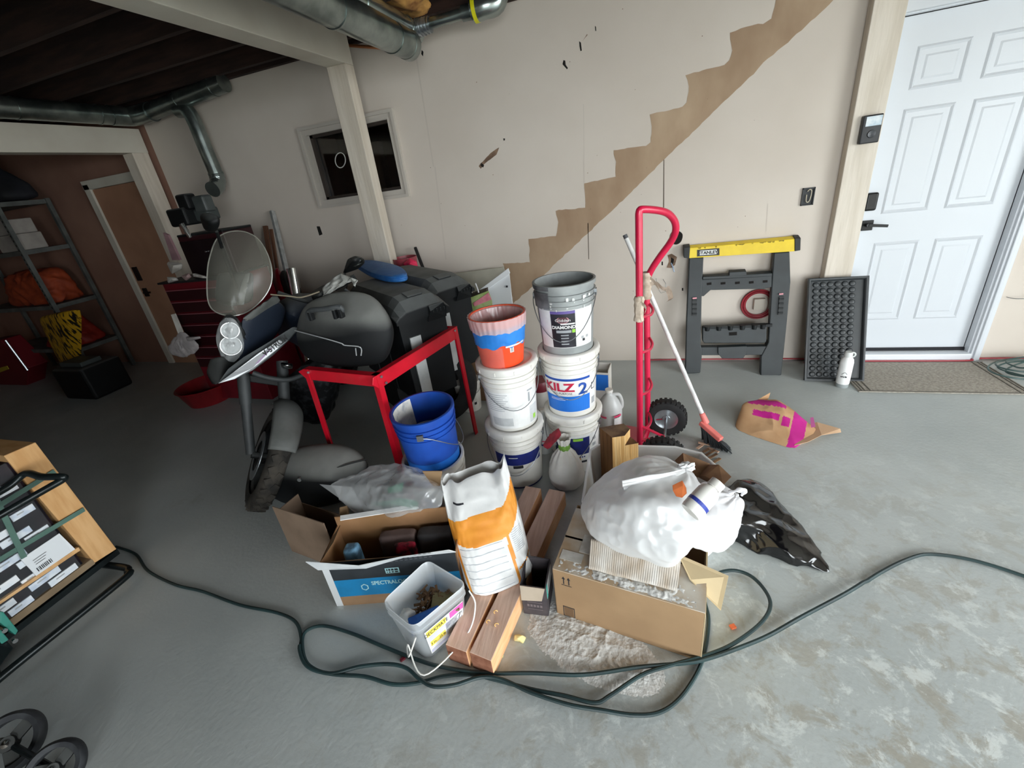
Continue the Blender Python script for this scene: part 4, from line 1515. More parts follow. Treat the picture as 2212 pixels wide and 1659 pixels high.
# --- printed open carton with the grout kit, and its contents
t = thing('printed_carton', 'open carton printed black and blue behind the clear bin', 'box', (-1.25, .955, 0))
A0, A1 = V3((-1.246, .958, 0)), V3((-.69, 1.112, 0))
ya = math.atan2(A1.y - A0.y, A1.x - A0.x)
aw = (A1 - A0).length
fm = frame(A0, ya)
ad, ah = .21, .262
c = MB(fm)
c.box((aw / 2, .002, ah / 2), (aw, .004, ah))
c.build('front_panel', m_cardd, t)
c = MB(fm)
c.box((aw / 2, ad, (ah + .05) / 2), (aw, .004, ah + .05)).box((.002, ad / 2, ah / 2), (.004, ad, ah)).box((aw - .002, ad / 2, ah / 2), (.004, ad, ah)).box((aw / 2, ad / 2, .004), (aw, ad, .006))
c.build('carton_body', M('cardboard_mid', '9a7350', '86633f', sc=5, rough=.9), t)
c = MB(fm)
def fp(x0, x1, z0, z1, mi, y=-.0012, z2=None, z3=None):
    c.poly([(x0, y, z0), (x1, y, z1 if z2 is not None else z0), (x1, y, z3 if z3 is not None else z1), (x0, y, z2 if z2 is not None else z1)], mi)
for (xa, xb, za, zb_, mi) in ((.03, aw - .004, .0, .055, 0), (.03, aw - .004, .055, .155, 1), (.03, aw - .004, .155, ah, 2), (.0, .03, 0, ah, 3)):
    c.poly([(xa, -.0012, za), (xb, -.0012, za), (xb, -.0012, zb_), (xa, -.0012, zb_)], mi)
c.poly([(.265, -.0022, .175), (.325, -.0022, .175), (.325, -.0022, .205), (.265, -.0022, .205)], 4)
for k, (xa, xb) in enumerate(((.270, .276), (.279, .288), (.291, .302), (.305, .320))):
    c.poly([(xa, -.0028, .190), (xb, -.0028, .190), (xb, -.0028, .201), (xa, -.0028, .201)], 2)
    c.poly([(xa, -.0028, .179), (xb - .002, -.0028, .179), (xb - .002, -.0028, .186), (xa, -.0028, .186)], 2)
c.text('SPECTRALOCK', .030, Matrix.Translation((.275, -.0024, .125)) @ Matrix.Rotation(PI / 2, 4, 'X'), mi=4, sx=.85, bold=.0008)
hexp = [(.155 + .018 * math.cos(q), -.0024, .105 + .02 * math.sin(q)) for q in [PI / 3 * i + PI / 6 for i in range(6)]]
hexq = [(.155 + .013 * math.cos(q), -.003, .105 + .0145 * math.sin(q)) for q in [PI / 3 * i + PI / 6 for i in range(6)]]
c.poly(hexp, 4); c.poly(hexq, 1)
c.build('printed_front', [m_cardd, M('print_blue', '157aae', '176f9c', sc=12, rough=.5), M('print_black', '23272b', '2d3135', sc=12, rough=.5), M('tape_grey', 'c9cbcc', rough=.4), M('print_pale', 'a8d3d8', rough=.5)], t)
c = MB(fm)
q0 = [(-.012, -.006, ah - .03), (.19, -.004, ah - .045), (aw * .62, -.002, ah - .004), (aw, 0, ah + .0)]
q1 = [(-.04, -.018, ah + .035), (.18, -.034, ah + .006), (aw * .62, -.030, ah + .03), (aw - .02, -.02, ah + .035)]
c.add(q0 + q1, [(i, i + 1, 5 + i, 4 + i) for i in range(3)])
c.build('folded_flap', M('flap_white', 'dde0e1', 'cdd0d2', sc=8, rough=.6), t, solid=.003)
c = MB(fm)
for k in range(3):
    for j in range(9):
        m_ = basis((aw * (.55 + .035 * j), -.0275, ah + .006 + k * .009 + j * .0012), (1, 0, .06), (0, -.6, .8))
        c.poly([m_ @ V3(q) for q in ((-.006, -.0025, 0), (.006, -.0025, 0), (.006, .0025, 0), (-.006, .0025, 0))])
c.build('flap_print', m_inkg, t)
c = MB(fm).prism([(0.004, .02, ah), (0.004, .15, ah), (.05, .15, ah + .055), (.055, .05, ah + .055)], (.003, 0, .002))
c.build('end_flap', m_card, t)


def inbox(name, label, cat, x, y, z, pts, mat, part, **k):
    p0 = fm @ V3((x, y, z))
    t_ = thing(name, label, cat, p0)
    blob(part, [fm @ V3((x + q[0], y + q[1], z + q[2])) for q in pts], mat, t_, **k)
    return t_


def bx(w, d, h):
    return [(sx * w / 2, sy * d / 2, z) for sx in (-1, 1) for sy in (-1, 1) for z in (0, h)]


inbox('foam_pad', 'grey brown pad standing in the printed carton behind the red pack', 'pad', .29, .155, .10, bx(.16, .05, .14), M('pad_mauve', '6e5c58', '5d4d4a', sc=12, rough=.95), 'pad_body', p=14, sub=4)
inbox('foam_pad', 'dark grey pad at the far end of the printed carton', 'pad', .46, .15, .10, bx(.15, .06, .14), M('pad_grey', '4c4a4c', '3f3e41', sc=12, rough=.95), 'pad_body', p=14, sub=4)
inbox('red_pack', 'red packet sticking up in the printed carton', 'packet', .34, .085, .10, bx(.09, .02, .145), M('packet_red', 'b3243f', '3a1c22', sc=22, lo=.45, hi=.6, rough=.5), 'packet_body', p=16, sub=4)
inbox('blue_tube', 'pale blue tube standing in the near end of the printed carton', 'tube', .10, .09, .08, bx(.06, .05, .17), M('tube_blue', '7fb2d6', '4e6d84', sc=20, lo=.45, hi=.6, rough=.5), 'tube_body', p=8, sub=4)

# --- second carton behind it, wood block and the clear bag with green packs
t = thing('low_carton', 'plain brown carton wall before the hard case on the floor', 'box', (-1.5, 1.15, 0))
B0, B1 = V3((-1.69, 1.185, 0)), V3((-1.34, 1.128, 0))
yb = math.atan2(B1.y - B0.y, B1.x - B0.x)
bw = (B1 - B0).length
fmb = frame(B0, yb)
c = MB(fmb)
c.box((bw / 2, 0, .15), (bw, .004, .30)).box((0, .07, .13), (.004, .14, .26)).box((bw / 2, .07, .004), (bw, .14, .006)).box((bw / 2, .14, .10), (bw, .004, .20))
c.build('carton_body', M('cardboard_dull_brown', '8a7461', '7b6654', sc=6, rough=.9), t)  # dull brown board, one tone all over
t = thing('wood_block', 'small pale wood block behind the printed carton', 'block', (-1.302,1.220,0.288))
MB(frame((-1.300,1.220,0.280), .5, .4)).box((0, 0, 0), (.035, .05, .035)).build('block_body', m_card, t, bevel=.002)
t = thing('paper_sheet', 'white sheet edge lying along the back of the printed carton', 'paper', (-1.114,1.172,0.325))
MB().prism([(-1.252,1.139,0.318), (-0.920,1.265,0.318), (-0.939,1.282,0.322), (-1.266,1.161,0.322)], (0, 0, .003)).build('sheet_body', m_paper, t)
t = thing('cardboard_flap', 'brown cardboard flap under the rim of the white bucket', 'cardboard', (-0.860,1.360,0.424))
MB().prism([(-0.926,1.370,0.441), (-0.824,1.370,0.451), (-0.841,1.350,0.381), (-0.877,1.350,0.377)], (0, .004, 0)).build('flap_body', m_card, t)
t = thing('small_box', 'mauve cardboard box tucked behind the mortar bag', 'box', (-0.797,1.330,0.141))
MB().prism([(-0.862,1.360,0.180), (-0.769,1.360,0.165), (-0.767,1.340,0.026), (-0.884,1.340,0.054)], (.02, .07, 0)).build('box_body', M('box_mauve', '9a8078', '8b726a', sc=6, rough=.9), t, bevel=.002)

t = thing('clear_bag', 'crumpled clear plastic bag holding green packs on the printed carton', 'bag', (-1.0, 1.35, .33))
pts = [(-1.434,1.320,0.349), (-1.220,1.220,0.280), (-1.048,1.200,0.324), (-0.797,1.240,0.364), (-0.807,1.320,0.406), (-0.886,1.360,0.408), (-1.079,1.420,0.441), (-1.154,1.420,0.429), (-1.226,1.380,0.384), (-0.921,1.260,0.449), (-1.166,1.280,0.377), (-1.2, 1.45, .36), (-.95, 1.45, .36)]
blob('bag_body', pts, m_film2, t, p=15, sub=6, amp=.012, nsc=8, ridge=True, amp2=.004, nsc2=24, seed=8, crum=.03, csc=10)
tip = MB()
tip.add([(-1.475,1.300,0.364), (-1.284,1.300,0.368), (-1.196,1.240,0.276), (-1.316,1.260,0.306)], [(0, 1, 2, 3)])
tip.build('bag_lip', m_film2, t)
t = thing('green_pack', 'dark green printed pack inside the clear crumpled bag', 'packet', (-1.015,1.280,0.300))
blob('packet_body', [(-1.179,1.250,0.268), (-0.929,1.260,0.316), (-0.915,1.270,0.349), (-1.001,1.280,0.356), (-1.174,1.280,0.306), (-1.085,1.340,0.249), (-1.224,1.340,0.215)], M('pack_green', '1f6b4f', 'cfdcd6', sc=14, lo=.56, hi=.62, rough=.5), t, p=12, sub=4, amp=.004)
t = thing('green_pack', 'smaller green pack higher in the clear crumpled bag', 'packet', (-1.082,1.360,0.351))
blob('packet_body', [(-1.123,1.340,0.344), (-1.019,1.340,0.392), (-1.035,1.330,0.343), (-1.116,1.330,0.323), (-1.121,1.390,0.316)], M('pack_green', '1f6b4f', '2c7a5c', sc=14, rough=.5), t, p=12, sub=4)

# --- tied sand bag
t = thing('tied_sack', 'white cloth sack tied with a green band before the bucket stack', 'sack', (-0.358,1.861,-0.000))
b = V3((-0.363,1.900,0.000))
fm = frame(b)
def sackfn(u, v):
    a = 2 * PI * u
    prof = [(0, .078), (.05, .093), (.2, .100), (.4, .092), (.6, .066), (.76, .030), (.82, .022), (.88, .030), (1.0, .036)]
    for (v0, r0), (v1, r1) in zip(prof, prof[1:]):
        if v0 <= v <= v1:
            r = r0 + (r1 - r0) * (v - v0) / (v1 - v0)
            break
    g = max(0, min(1, (v - .35) / .4))
    r *= 1 + .10 * g * math.sin(a * 9 + 2 * noise.noise(V3((math.cos(a), math.sin(a), v * 3)))) + .04 * noise.noise(V3((math.cos(a) * 2, math.sin(a) * 2, v * 4)))
    return fm @ V3((r * math.cos(a), r * math.sin(a), .30 * v))
c = MB()
c.grid(sackfn, 90, 50)
c.build('sack_body', M('sack_white', 'f0eee8', 'e2ded6', sc=10, rough=.75), t, smooth=True, ang=70)
MB(fm).lathe([(.022, .222), (.030, .226), (.033, .24), (.030, .254), (.023, .258)], n=30).build('green_band', M('band_green', '8fc057', '6d9a3e', sc=30, rough=.5), t, smooth=True)
t = thing('red_glove', 'dark red cloth wedged beside the tied white sack', 'cloth', (-0.415,1.880,0.309))
blob('cloth_body', [(-0.475,1.870,0.261), (-0.442,1.860,0.246), (-0.371,1.880,0.327), (-0.387,1.890,0.363), (-0.444,1.900,0.309), (-0.407,1.840,0.322)], M('cloth_red', '9c2233', '7d1a2a', sc=20, rough=.8), t, p=8, sub=4, amp=.006, nsc=30)

# --- paper shopping bag near the mat
t = thing('paper_bag', 'crumpled brown paper bag with magenta print on the open floor', 'bag', (.85, 2.5, 0))
m_kraft = M('kraft_paper', 'c9a179', 'bb9168', sc=7, rough=.75)
m_mag = M('print_magenta', 'c51f8c', 'b81a80', sc=9, rough=.6)
pts = [(0.611,2.542,0.000), (0.624,2.501,0.000), (0.747,2.391,0.000), (0.868,2.344,0.000), (0.885,2.372,0.000), (.70, 2.76, 0), (1.02, 2.62, 0), (0.681,2.665,0.094), (0.676,2.601,0.064), (0.758,2.706,0.107), (0.861,2.706,0.100), (0.847,2.624,0.114), (0.976,2.601,0.037), (1.010,2.516,0.029), (0.925,2.468,0.007), (0.777,2.548,0.062)]
v, f = hullblob(pts, p=30, sub=6, amp=.004, nsc=7, ridge=True, floor=.001, seed=5, crum=.05, csc=6)
c = MB()
mi = []
bx0 = V3((.62, 2.55, 0))
for fc in f:
    q = sum((V3(v[i]) for i in fc), V3((0, 0, 0))) / 3
    n_ = (V3(v[fc[1]]) - V3(v[fc[0]])).cross(V3(v[fc[2]]) - V3(v[fc[0]])).normalized()
    s_ = (q - bx0).dot(V3((.93, -.36, 0)))
    t_ = (q - bx0).dot(V3((.36, .93, 0)))
    on = n_.z > .35 and ((abs(t_ - .165) < .03 and .02 < s_ < .22) or (abs(t_ - .085 + .1 * s_) < .018 and .06 < s_ < .20) or (abs(s_ - .30) < .035 and t_ < .18) or (abs(s_ - .235) < .02 and .02 < t_ < .08))
    mi.append(1 if on else 0)
c.v = [V3(p) for p in v]
c.f = f
c.m = mi
c.build('bag_body', [m_kraft, m_mag], t, smooth=True, ang=28)
c = MB()
e0, e1 = [(0.878,2.348,0.004), (1.000,2.600,0.039), (1.091,2.669,0.000)], [(1.015,2.448,0.010), (1.103,2.522,0.030), (1.120,2.572,0.030)]
c.add([(0.866,2.356,0.010), (0.983,2.559,0.022), (1.040,2.576,0.033), (1.143,2.535,0.020), (1.140,2.509,0.012), (1.021,2.443,0.030), (0.937,2.381,0.020)], [(0, 1, 6), (1, 5, 6), (1, 2, 5), (2, 3, 5), (3, 4, 5)])
c.build('bag_mouth', M('kraft_paper_inside', 'dab895', 'c9a482', sc=7, rough=.75), t, solid=.002)
c = MB()
c.add([(0.728,2.703,0.091), (0.833,2.768,0.125), (0.822,2.751,0.093), (0.800,2.712,0.088)], [(0, 1, 2, 3)])
c.build('bag_flap', m_kraft, t, solid=.002)
c = MB()
c.add([(1.006,2.590,0.055), (1.024,2.596,0.056), (1.003,2.490,0.055), (0.977,2.478,0.055)], [(0, 1, 2, 3)])
c.build('printed_strip', M('print_pink', 'df6fb6', rough=.6), t)

# --- green extension hose across the floor
path = [(-2.786,1.018,0.000), (-2.595,0.999,0.000), (-2.394,0.927,0.000), (-2.151,0.890,0.000), (-1.962,0.887,0.000), (-1.707,0.866,0.000), (-1.496,0.869,0.000), (-1.380,0.851,0.000), (-1.305,0.798,0.000), (-1.269,0.749,0.000), (-1.190,0.702,0.000), (-1.078,0.701,0.000), (-0.948,0.721,0.000), (-0.830,0.721,0.000), (-0.739,0.746,0.000), (-0.656,0.787,0.000), (-0.557,0.813,0.000), (-0.469,0.815,0.000), (-0.334,0.812,0.000), (-0.223,0.816,0.000), (-0.124,0.816,0.000), (-0.074,0.849,0.000), (0.022,0.931,0.000), (0.113,0.981,0.000), (0.230,1.038,0.000), (0.327,1.098,0.000), (0.434,1.195,0.000), (0.486,1.275,0.000), (0.486,1.342,0.000), (0.448,1.406,0.000), (0.383,1.422,0.000), (0.308,1.381,0.000), (0.263,1.287,0.000), (0.265,1.190,0.000), (0.241,1.081,0.000), (0.207,0.992,0.000), (0.143,0.894,0.000), (0.077,0.836,0.000), (-0.001,0.810,0.000), (-0.101,0.800,0.000), (-0.205,0.792,0.000), (-0.332,0.799,0.000), (-0.444,0.817,0.000), (-0.519,0.807,0.000), (-0.601,0.763,0.000), (-0.677,0.742,0.000), (-0.737,0.754,0.000), (-0.803,0.778,0.000), (-0.881,0.776,0.000), (-0.984,0.746,0.000), (-1.088,0.700,0.000), (-1.197,0.711,0.000), (-1.272,0.767,0.000), (-1.302,0.822,0.000), (-1.242,0.860,0.000), (-1.101,0.857,0.000), (-0.936,0.836,0.000), (-0.774,0.818,0.000), (-0.667,0.814,0.000), (-0.508,0.827,0.000), (-0.345,0.861,0.000), (-0.170,0.892,0.000), (0.015,0.956,0.000), (0.167,1.001,0.000), (0.244,1.033,0.000), (0.355,1.095,0.000), (0.455,1.158,0.000), (0.581,1.253,0.000), (0.771,1.392,0.000), (0.920,1.512,0.000), (1.047,1.600,0.000), (1.138,1.639,0.000), (1.264,1.632,0.000), (1.386,1.580,0.000), (1.483,1.519,0.000)]
pp = spline(path, 7)
pp = [V3((p.x, p.y, .0095 + .006 * (1 + math.sin(i * .045)) * (1 if 60 < i < 480 else .05))) for i, p in enumerate(pp)]
o = MB().tube(pp, .0068, 8).build('extension_cord', M('cord_green', '22393a', '1a2b2c', sc=8, rough=.5), smooth=True)
tag(o, 'dark green cord looping across the floor in front of the cartons', 'cord')

# --- litter
t = MB(frame((0.345,1.179,0.000), .5)).box((0, 0, .004), (.02, .016, .008)).build('orange_chip', M('chip_orange', 'f0794a', rough=.6), bevel=.001)
tag(t, 'small orange plastic chip on the floor inside the cord loop', 'chip')
t = MB(frame((-0.838,0.814,0.000), .9)).box((0, 0, .004), (.026, .012, .008)).build('red_clip', M('clip_red', '8e1f33', '2a1418', sc=60, rough=.5), bevel=.002)
tag(t, 'small dark red clip on the floor before the clear bin', 'clip')
random.seed(4)
bk = [(1520,972), (1530,980), (1538,990), (1512,962), (1545,996), (1528,966)]
bpos = [(0.370,2.293,0.000), (0.401,2.260,0.000), (0.421,2.200,0.000), (0.399,2.324,0.000), (0.440,2.169,-0.000), (0.417,2.235,-0.000), (0.436,2.268,0.000)]
for i, p in enumerate(bpos):
    d = V3((random.uniform(-1, 1), random.uniform(-1, 1), 0)).normalized()
    o = MB().bar(V3(p) - d * .035 + V3((0, 0, .006)), V3(p) + d * .035 + V3((0, 0, .012 + .01 * random.random())), .016, .005).build('bark_strip', m_bark2 if i % 3 else M('bark_pale', 'c9a78e', rough=.9), bevel=.001)
    tag(o, 'curled bark strip swept together under the broom', 'bark', 'bark strips under the broom')

# ---------------------------------------------------------------- hand truck, broom, sawhorse and the rest along the wall
m_redp = M('red_paint', 'd81f4a', 'c91a42', sc=6, rough=.3, coat=.3)
m_tape = M('masking_tape', 'd6c6b4', 'b09c88', sc=25, rough=.85)
m_tyre = M('tyre_black', '1b1b1c', '242424', sc=20, rough=.8)
m_steel = M('galvanised', 'b3b9bd', '9aa1a6', sc=6, rough=.3, metal=.85)

t = thing('hand_truck', 'tall red steel hand truck with taped loop handle before the wall', 'hand truck', (.05, 2.3, 0))
Ab = V3((.032, 2.20, .03))
A_ = [Ab, (0.022,2.200,0.261), (0.024,2.200,1.070), (0.021,2.200,1.347), (0.022,2.200,1.382), (0.037,2.210,1.391), (0.115,2.270,1.370), (0.160,2.310,1.344), (0.190,2.340,1.301), (0.196,2.360,1.253), (0.176,2.390,1.195), (0.125,2.410,1.117), (0.085,2.425,1.047), (0.070,2.430,0.996), (0.066,2.430,0.904), (0.076,2.430,0.445), (.082, 2.43, .035)]
fr_ = MB().tube(spline(A_[3:15], 5), .0175, 14)
fr_.tube([A_[0], A_[3]], .0175, 14)
fr_.tube([A_[14], A_[16]], .0175, 14)
fr_.build('frame', m_redp, t, smooth=True)
for z in (.16, .40, .66, .92):
    a, b = V3((.034, 2.2, z)), V3((.081, 2.43, z))
    if z == .92:
        b.z = .86; a.z = .86
    mid_ = (a + b) / 2 + V3((.03, -.005, -.02))
    MB().tube(spline([a, a.lerp(mid_, .55) + V3((.006, 0, 0)), mid_, b.lerp(mid_, .55) + V3((.012, 0, 0)), b], 5), .008, 8).build('crossbar', m_redp, t, smooth=True)
ax0, ax1 = V3((.143, 1.975, .118)), V3((.194, 2.475, .118))
ad_ = (ax1 - ax0).normalized()
MB().tube([ax0, ax1], .008, 12).build('axle', m_steel, t, smooth=True)


def wheel(c, axd, r, wd, parent, rr=.55):
    m = basis(c, axd.orthogonal(), axd.cross(axd.orthogonal()))
    q = axd.to_track_quat('Z', 'Y').to_matrix().to_4x4()
    m = Matrix.Translation(c) @ q
    prof = [(r * rr, -wd * .40), (r * .80, -wd * .5), (r * .94, -wd * .44), (r, -wd * .25), (r * 1.005, 0), (r, wd * .25), (r * .94, wd * .44), (r * .80, wd * .5), (r * rr, wd * .40)]
    b = MB(m).lathe(prof, n=48)
    for k in range(26):                                           # tread blocks
        a = 2 * PI * k / 26
        for s_ in (-1, 1):
            b.box((math.cos(a + .06 * s_) * r * .985, math.sin(a + .06 * s_) * r * .985, s_ * wd * .25), (r * .07, r * .13, wd * .34), Matrix.Rotation(a + .06 * s_, 4, 'Z'))
    ty = b.build('tyre', m_tyre, parent, smooth=True, ang=45)
    h = MB(m).lathe([(.001, -wd * .35), (r * .18, -wd * .35), (r * .2, -wd * .28), (r * .45, -wd * .30), (r * (rr + .03), -wd * .44), (r * (rr + .03), wd * .44), (r * .45, wd * .30), (r * .2, wd * .28), (r * .18, wd * .35), (.001, wd * .35)], n=36)
    h.build('wheel_hub', m_steel, ty, smooth=True, ang=40)
    return ty


wheel(V3((.1475, 2.02, .121)), ad_, .118, .072, t)
wheel(V3((.1895, 2.435, .121)), ad_, .118, .072, t)
for (yy, rx) in ((2.2, .034), (2.43, .081)):
    axp = ax0.lerp(ax1, (yy - 1.975) / .5)
    b = MB()
    b.bar((rx, yy, .20), axp + V3((0, 0, .012)), .006, .022, up=(0, 1, 0))
    b.bar((rx, yy, .10), axp, .006, .03, up=(0, 1, 0))
    b.bar((rx, yy, .05), axp - V3((0, 0, .008)), .006, .02, up=(0, 1, 0))
    b.build('axle_bracket', m_redp, t, bevel=.001)
b = MB().prism([(.045, 2.17, .008), (.10, 2.45, .008), (-.12, 2.50, .006), (-.17, 2.22, .006)], (0, 0, .008))
b.bar((.034, 2.2, .04), (.085, 2.43, .04), .012, .05)
b.build('toe_plate', m_redp, t, bevel=.002)
random.seed(3)
b = MB()
for (pa, pb, r) in (((0.064,2.430,1.040), (0.064,2.430,0.891), .026), ((0.024,2.200,0.975), (0.022,2.200,0.846), .0225)):
    pa, pb = V3(pa), V3(pb)
    pts = [pa.lerp(pb, i / 8) for i in range(9)]
    b.tube(pts, [r * (1 + random.uniform(-.14, .22)) for _ in pts], 14)
pa = V3((0.067,2.415,0.956))
for (u, v, w_) in (((1410,603,2.43), (1420,620,2.41), .02), ((1415,622,2.42), (1440,626,2.40), .03)):
    pass
rb = spline([(0.077,2.410,0.975), (0.114,2.400,0.983), (0.141,2.380,0.961), (0.164,2.370,0.953), (0.181,2.370,0.932)], 5)
v, f = strip(rb, .022, (0, -.3, 1)); b.add(v, f)
rb = spline([(0.081,2.410,1.013), (0.099,2.400,0.997), (0.114,2.390,0.976), (0.128,2.385,0.956)], 5)
v, f = strip(rb, .014, (.4, -.3, 1)); b.add(v, f)
rb = spline([(0.164,2.370,0.968), (0.177,2.360,0.940), (0.185,2.360,0.906), (0.174,2.360,0.894)], 5)
v, f = strip(rb, .03, (.6, -.3, .4)); b.add(v, f)
rb = spline([(0.031,2.180,0.944), (0.048,2.170,0.934), (0.057,2.170,0.914), (0.051,2.170,0.898)], 5)
v, f = strip(rb, .018, (.2, -.3, 1)); b.add(v, f)
rb = spline([(0.028,2.180,0.980), (0.022,2.175,0.934), (0.018,2.175,0.885), (0.027,2.178,0.841)], 5)
v, f = strip(rb, .024, (1, -.3, .1)); b.add(v, f)
b.build('frayed_tape', m_tape, t, smooth=True)

t = thing('push_broom', 'pink headed broom with white pole leaning behind the red hand truck', 'broom', (0.463,2.257,0.000))
hb, ht = V3((0.400,2.380,0.140)), V3((-0.051,2.600,1.220))
MB().tube([hb, ht], .0125, 14).build('pole', M('pole_white', 'e6e6e4', 'c9c9c7', sc=14, rough=.4), t, smooth=True)
d_ = (ht - hb).normalized()
MB().tube([ht - d_ * .02, ht + d_ * .002], .0128, 14).build('pole_cap', M('cap_grey', '55565a', rough=.5), t, smooth=True)
h0, h1 = V3((0.379,2.381,0.125)), V3((0.476,2.280,0.075))
m_pink = M('broom_pink', 'ea8078', 'e0746c', sc=10, rough=.45)
b = MB().bar(h0, h1, .035, .03)
b.tube([hb - d_ * .02, hb + d_ * .05], [.02, .0155], 14)
b.build('broom_head', m_pink, t, bevel=.006, seg=3)
b = MB()
random.seed(5)
f0, f1 = V3((0.398,2.357,-0.000)), V3((0.527,2.277,0.000))
for i in range(26):
    for j in range(4):
        u = i / 25
        p = h0.lerp(h1, u) + V3((0, (j - 1.5) * .008, -.012))
        q = f0.lerp(f1, u) + V3((random.uniform(-.008, .008), (j - 1.5) * .017 + random.uniform(-.006, .006), .002 + random.random() * .008))
        b.tube([p, p.lerp(q, .5) + V3((.004, 0, 0)), q], [.0045, .005, .003], 5)
o = b.build('bristles', M('bristle_black', '1d2328', '0f1316', sc=30, rough=.6), t, smooth=True)

# --- folded sawhorse
t = thing('sawhorse', 'folded black plastic sawhorse with yellow top bar leaning against the wall', 'sawhorse', (.7, 3.28, 0))
m_saw = M('saw_black', '171d1f', '1f2628', sc=9, rough=.5)
m_saw2 = M('saw_black_inner', '101415', '171b1c', sc=9, rough=.55)
m_yel = M('saw_yellow', 'f2d21c', 'e6c514', sc=9, rough=.45)
BK = (0, .05, .011)
c = MB().prism([(0.390,3.470,0.880), (0.488,3.468,0.872), (0.484,3.405,0.594), (0.488,3.323,0.232), (0.500,3.312,0.185), (0.492,3.273,0.013), (0.382,3.271,0.005), (0.382,3.367,0.427)], BK)
lg = c.build('leg', m_saw, t, bevel=.006)
c = MB().prism([(0.940,3.467,0.870), (1.035,3.467,0.868), (1.054,3.420,0.662), (1.050,3.355,0.373), (1.039,3.270,-0.001), (0.904,3.268,-0.009), (0.899,3.302,0.140), (0.941,3.325,0.242), (0.938,3.429,0.700)], BK)
lg2 = c.build('leg', m_saw, t, bevel=.006)
FW = (0, -.006, 0)
for q in ([(0.417,3.399,0.592), (0.449,3.399,0.591), (0.452,3.368,0.454), (0.420,3.368,0.455)], [(0.988,3.395,0.571), (1.017,3.394,0.570), (1.016,3.365,0.441), (0.987,3.365,0.442)]):
    c = MB().prism(q, FW)
    for k in range(4):
        a_ = lerp(q[0], q[3], (k + .5) / 4); b_ = lerp(q[1], q[2], (k + .5) / 4)
        c.bar(a_ + V3((0, -.008, 0)), b_ + V3((0, -.008, 0)), .008, .012)
    c.build('latch', m_saw2, lg if q[0][0] < .6 else lg2)
for q in ([(0.419,3.392,0.591), (0.448,3.393,0.593), (0.448,3.390,0.582), (0.419,3.390,0.580)], [(0.985,3.393,0.593), (1.010,3.393,0.594), (1.011,3.391,0.585), (0.985,3.390,0.583)]):
    MB().prism(q, (0, -.002, 0)).build('latch_mark', M('mark_pink', 'd9909a', rough=.5), lg if q[0][0] < .6 else lg2)
c = MB().prism([(0.481,3.437,0.714), (0.939,3.437,0.712), (0.943,3.419,0.635), (0.892,3.417,0.625), (0.543,3.419,0.634), (0.498,3.409,0.592), (0.478,3.410,0.593)], (0, .03, .007))
c.prism([(0.486,3.432,0.736), (0.661,3.432,0.735), (0.663,3.437,0.757), (0.771,3.437,0.757), (0.775,3.432,0.734), (0.935,3.431,0.733), (0.936,3.426,0.711), (0.486,3.428,0.716)], (0, .04, .009))
for k in range(5):
    pass
cbr = c.build('crossbar', m_saw, t, bevel=.003)
c = MB()
for q in ([(0.516,3.428,0.689), (0.547,3.429,0.691), (0.548,3.425,0.674), (0.517,3.425,0.672)], [(0.609,3.428,0.687), (0.640,3.428,0.689), (0.641,3.425,0.672), (0.610,3.424,0.671)], [(0.704,3.427,0.685), (0.734,3.428,0.686), (0.735,3.424,0.670), (0.705,3.424,0.668)], [(0.794,3.427,0.683), (0.823,3.427,0.684), (0.824,3.424,0.668), (0.795,3.423,0.667)], [(0.882,3.427,0.684), (0.911,3.428,0.686), (0.912,3.424,0.670), (0.883,3.424,0.668)]):
    c.poly(q)
c.build('tool_slot_pattern', m_hole, cbr)
c = MB().prism([(0.494,3.347,0.363), (0.924,3.349,0.371), (0.928,3.322,0.251), (0.914,3.319,0.237), (0.513,3.320,0.244), (0.497,3.324,0.258)], (0, .035, .008))
sh = c.build('tool_tray', m_saw, t, bevel=.007, seg=3)
c = MB()
for q in ((0.528,3.344,0.371), (0.607,3.344,0.372), (0.685,3.345,0.373), (0.764,3.345,0.374), (0.842,3.345,0.375), (0.896,3.346,0.377)):
    c.tube([V3(q) + V3((0, -.006, -.03)), V3(q) + V3((0, -.006, .004))], [.015, .018], 12)
    c.box(V3(q) + V3((.035, .01, -.008)), (.05, .03, .02))
c.build('tray_ribs', m_saw2, sh, smooth=True, ang=40)
c = MB().prism([(0.678,3.336,0.325), (0.730,3.336,0.327), (0.731,3.331,0.303), (0.679,3.330,0.301)], (0, -.001, 0))
c.build('hand_slot', m_hole, sh)
c = MB().prism([(0.490,3.323,0.212), (0.944,3.323,0.213), (0.918,3.309,0.148), (0.498,3.309,0.148)], (0, .03, .007))
c.prism([(0.605,3.305,0.218), (0.798,3.306,0.223), (0.800,3.293,0.168), (0.778,3.284,0.130), (0.637,3.285,0.130), (0.607,3.293,0.169)], (0, .03, .007))
c.build('lower_crossbar', m_saw, t, bevel=.004)
c = MB().prism([(0.381,3.470,0.948), (1.056,3.472,0.954), (1.061,3.453,0.872), (0.386,3.454,0.876)], (0, .055, .012))
tb_ = c.build('top_bar', m_yel, t, bevel=.003)
c = MB()
random.seed(9)
for k in range(14):                                               # worn dirty nicks along the top edge
    u = random.random()
    p = lerp((0.388,3.468,0.945), (1.053,3.470,0.952), u)
    w_ = random.uniform(.006, .03)
    h_ = random.uniform(.003, .012)
    if k % 5 == 0:
        h_ *= 2.5; w_ *= .5
    c.poly([p + V3((-w_, -.0012, 0)), p + V3((w_, -.0012, .002)), p + V3((w_ * .5, -.0012, -h_)), p + V3((-w_ * .4, -.0012, -h_ * .7))])
c.build('grime_stains', M('grime_ochre', 'a88e1a', '6f5d16', sc=40, rough=.7), tb_)
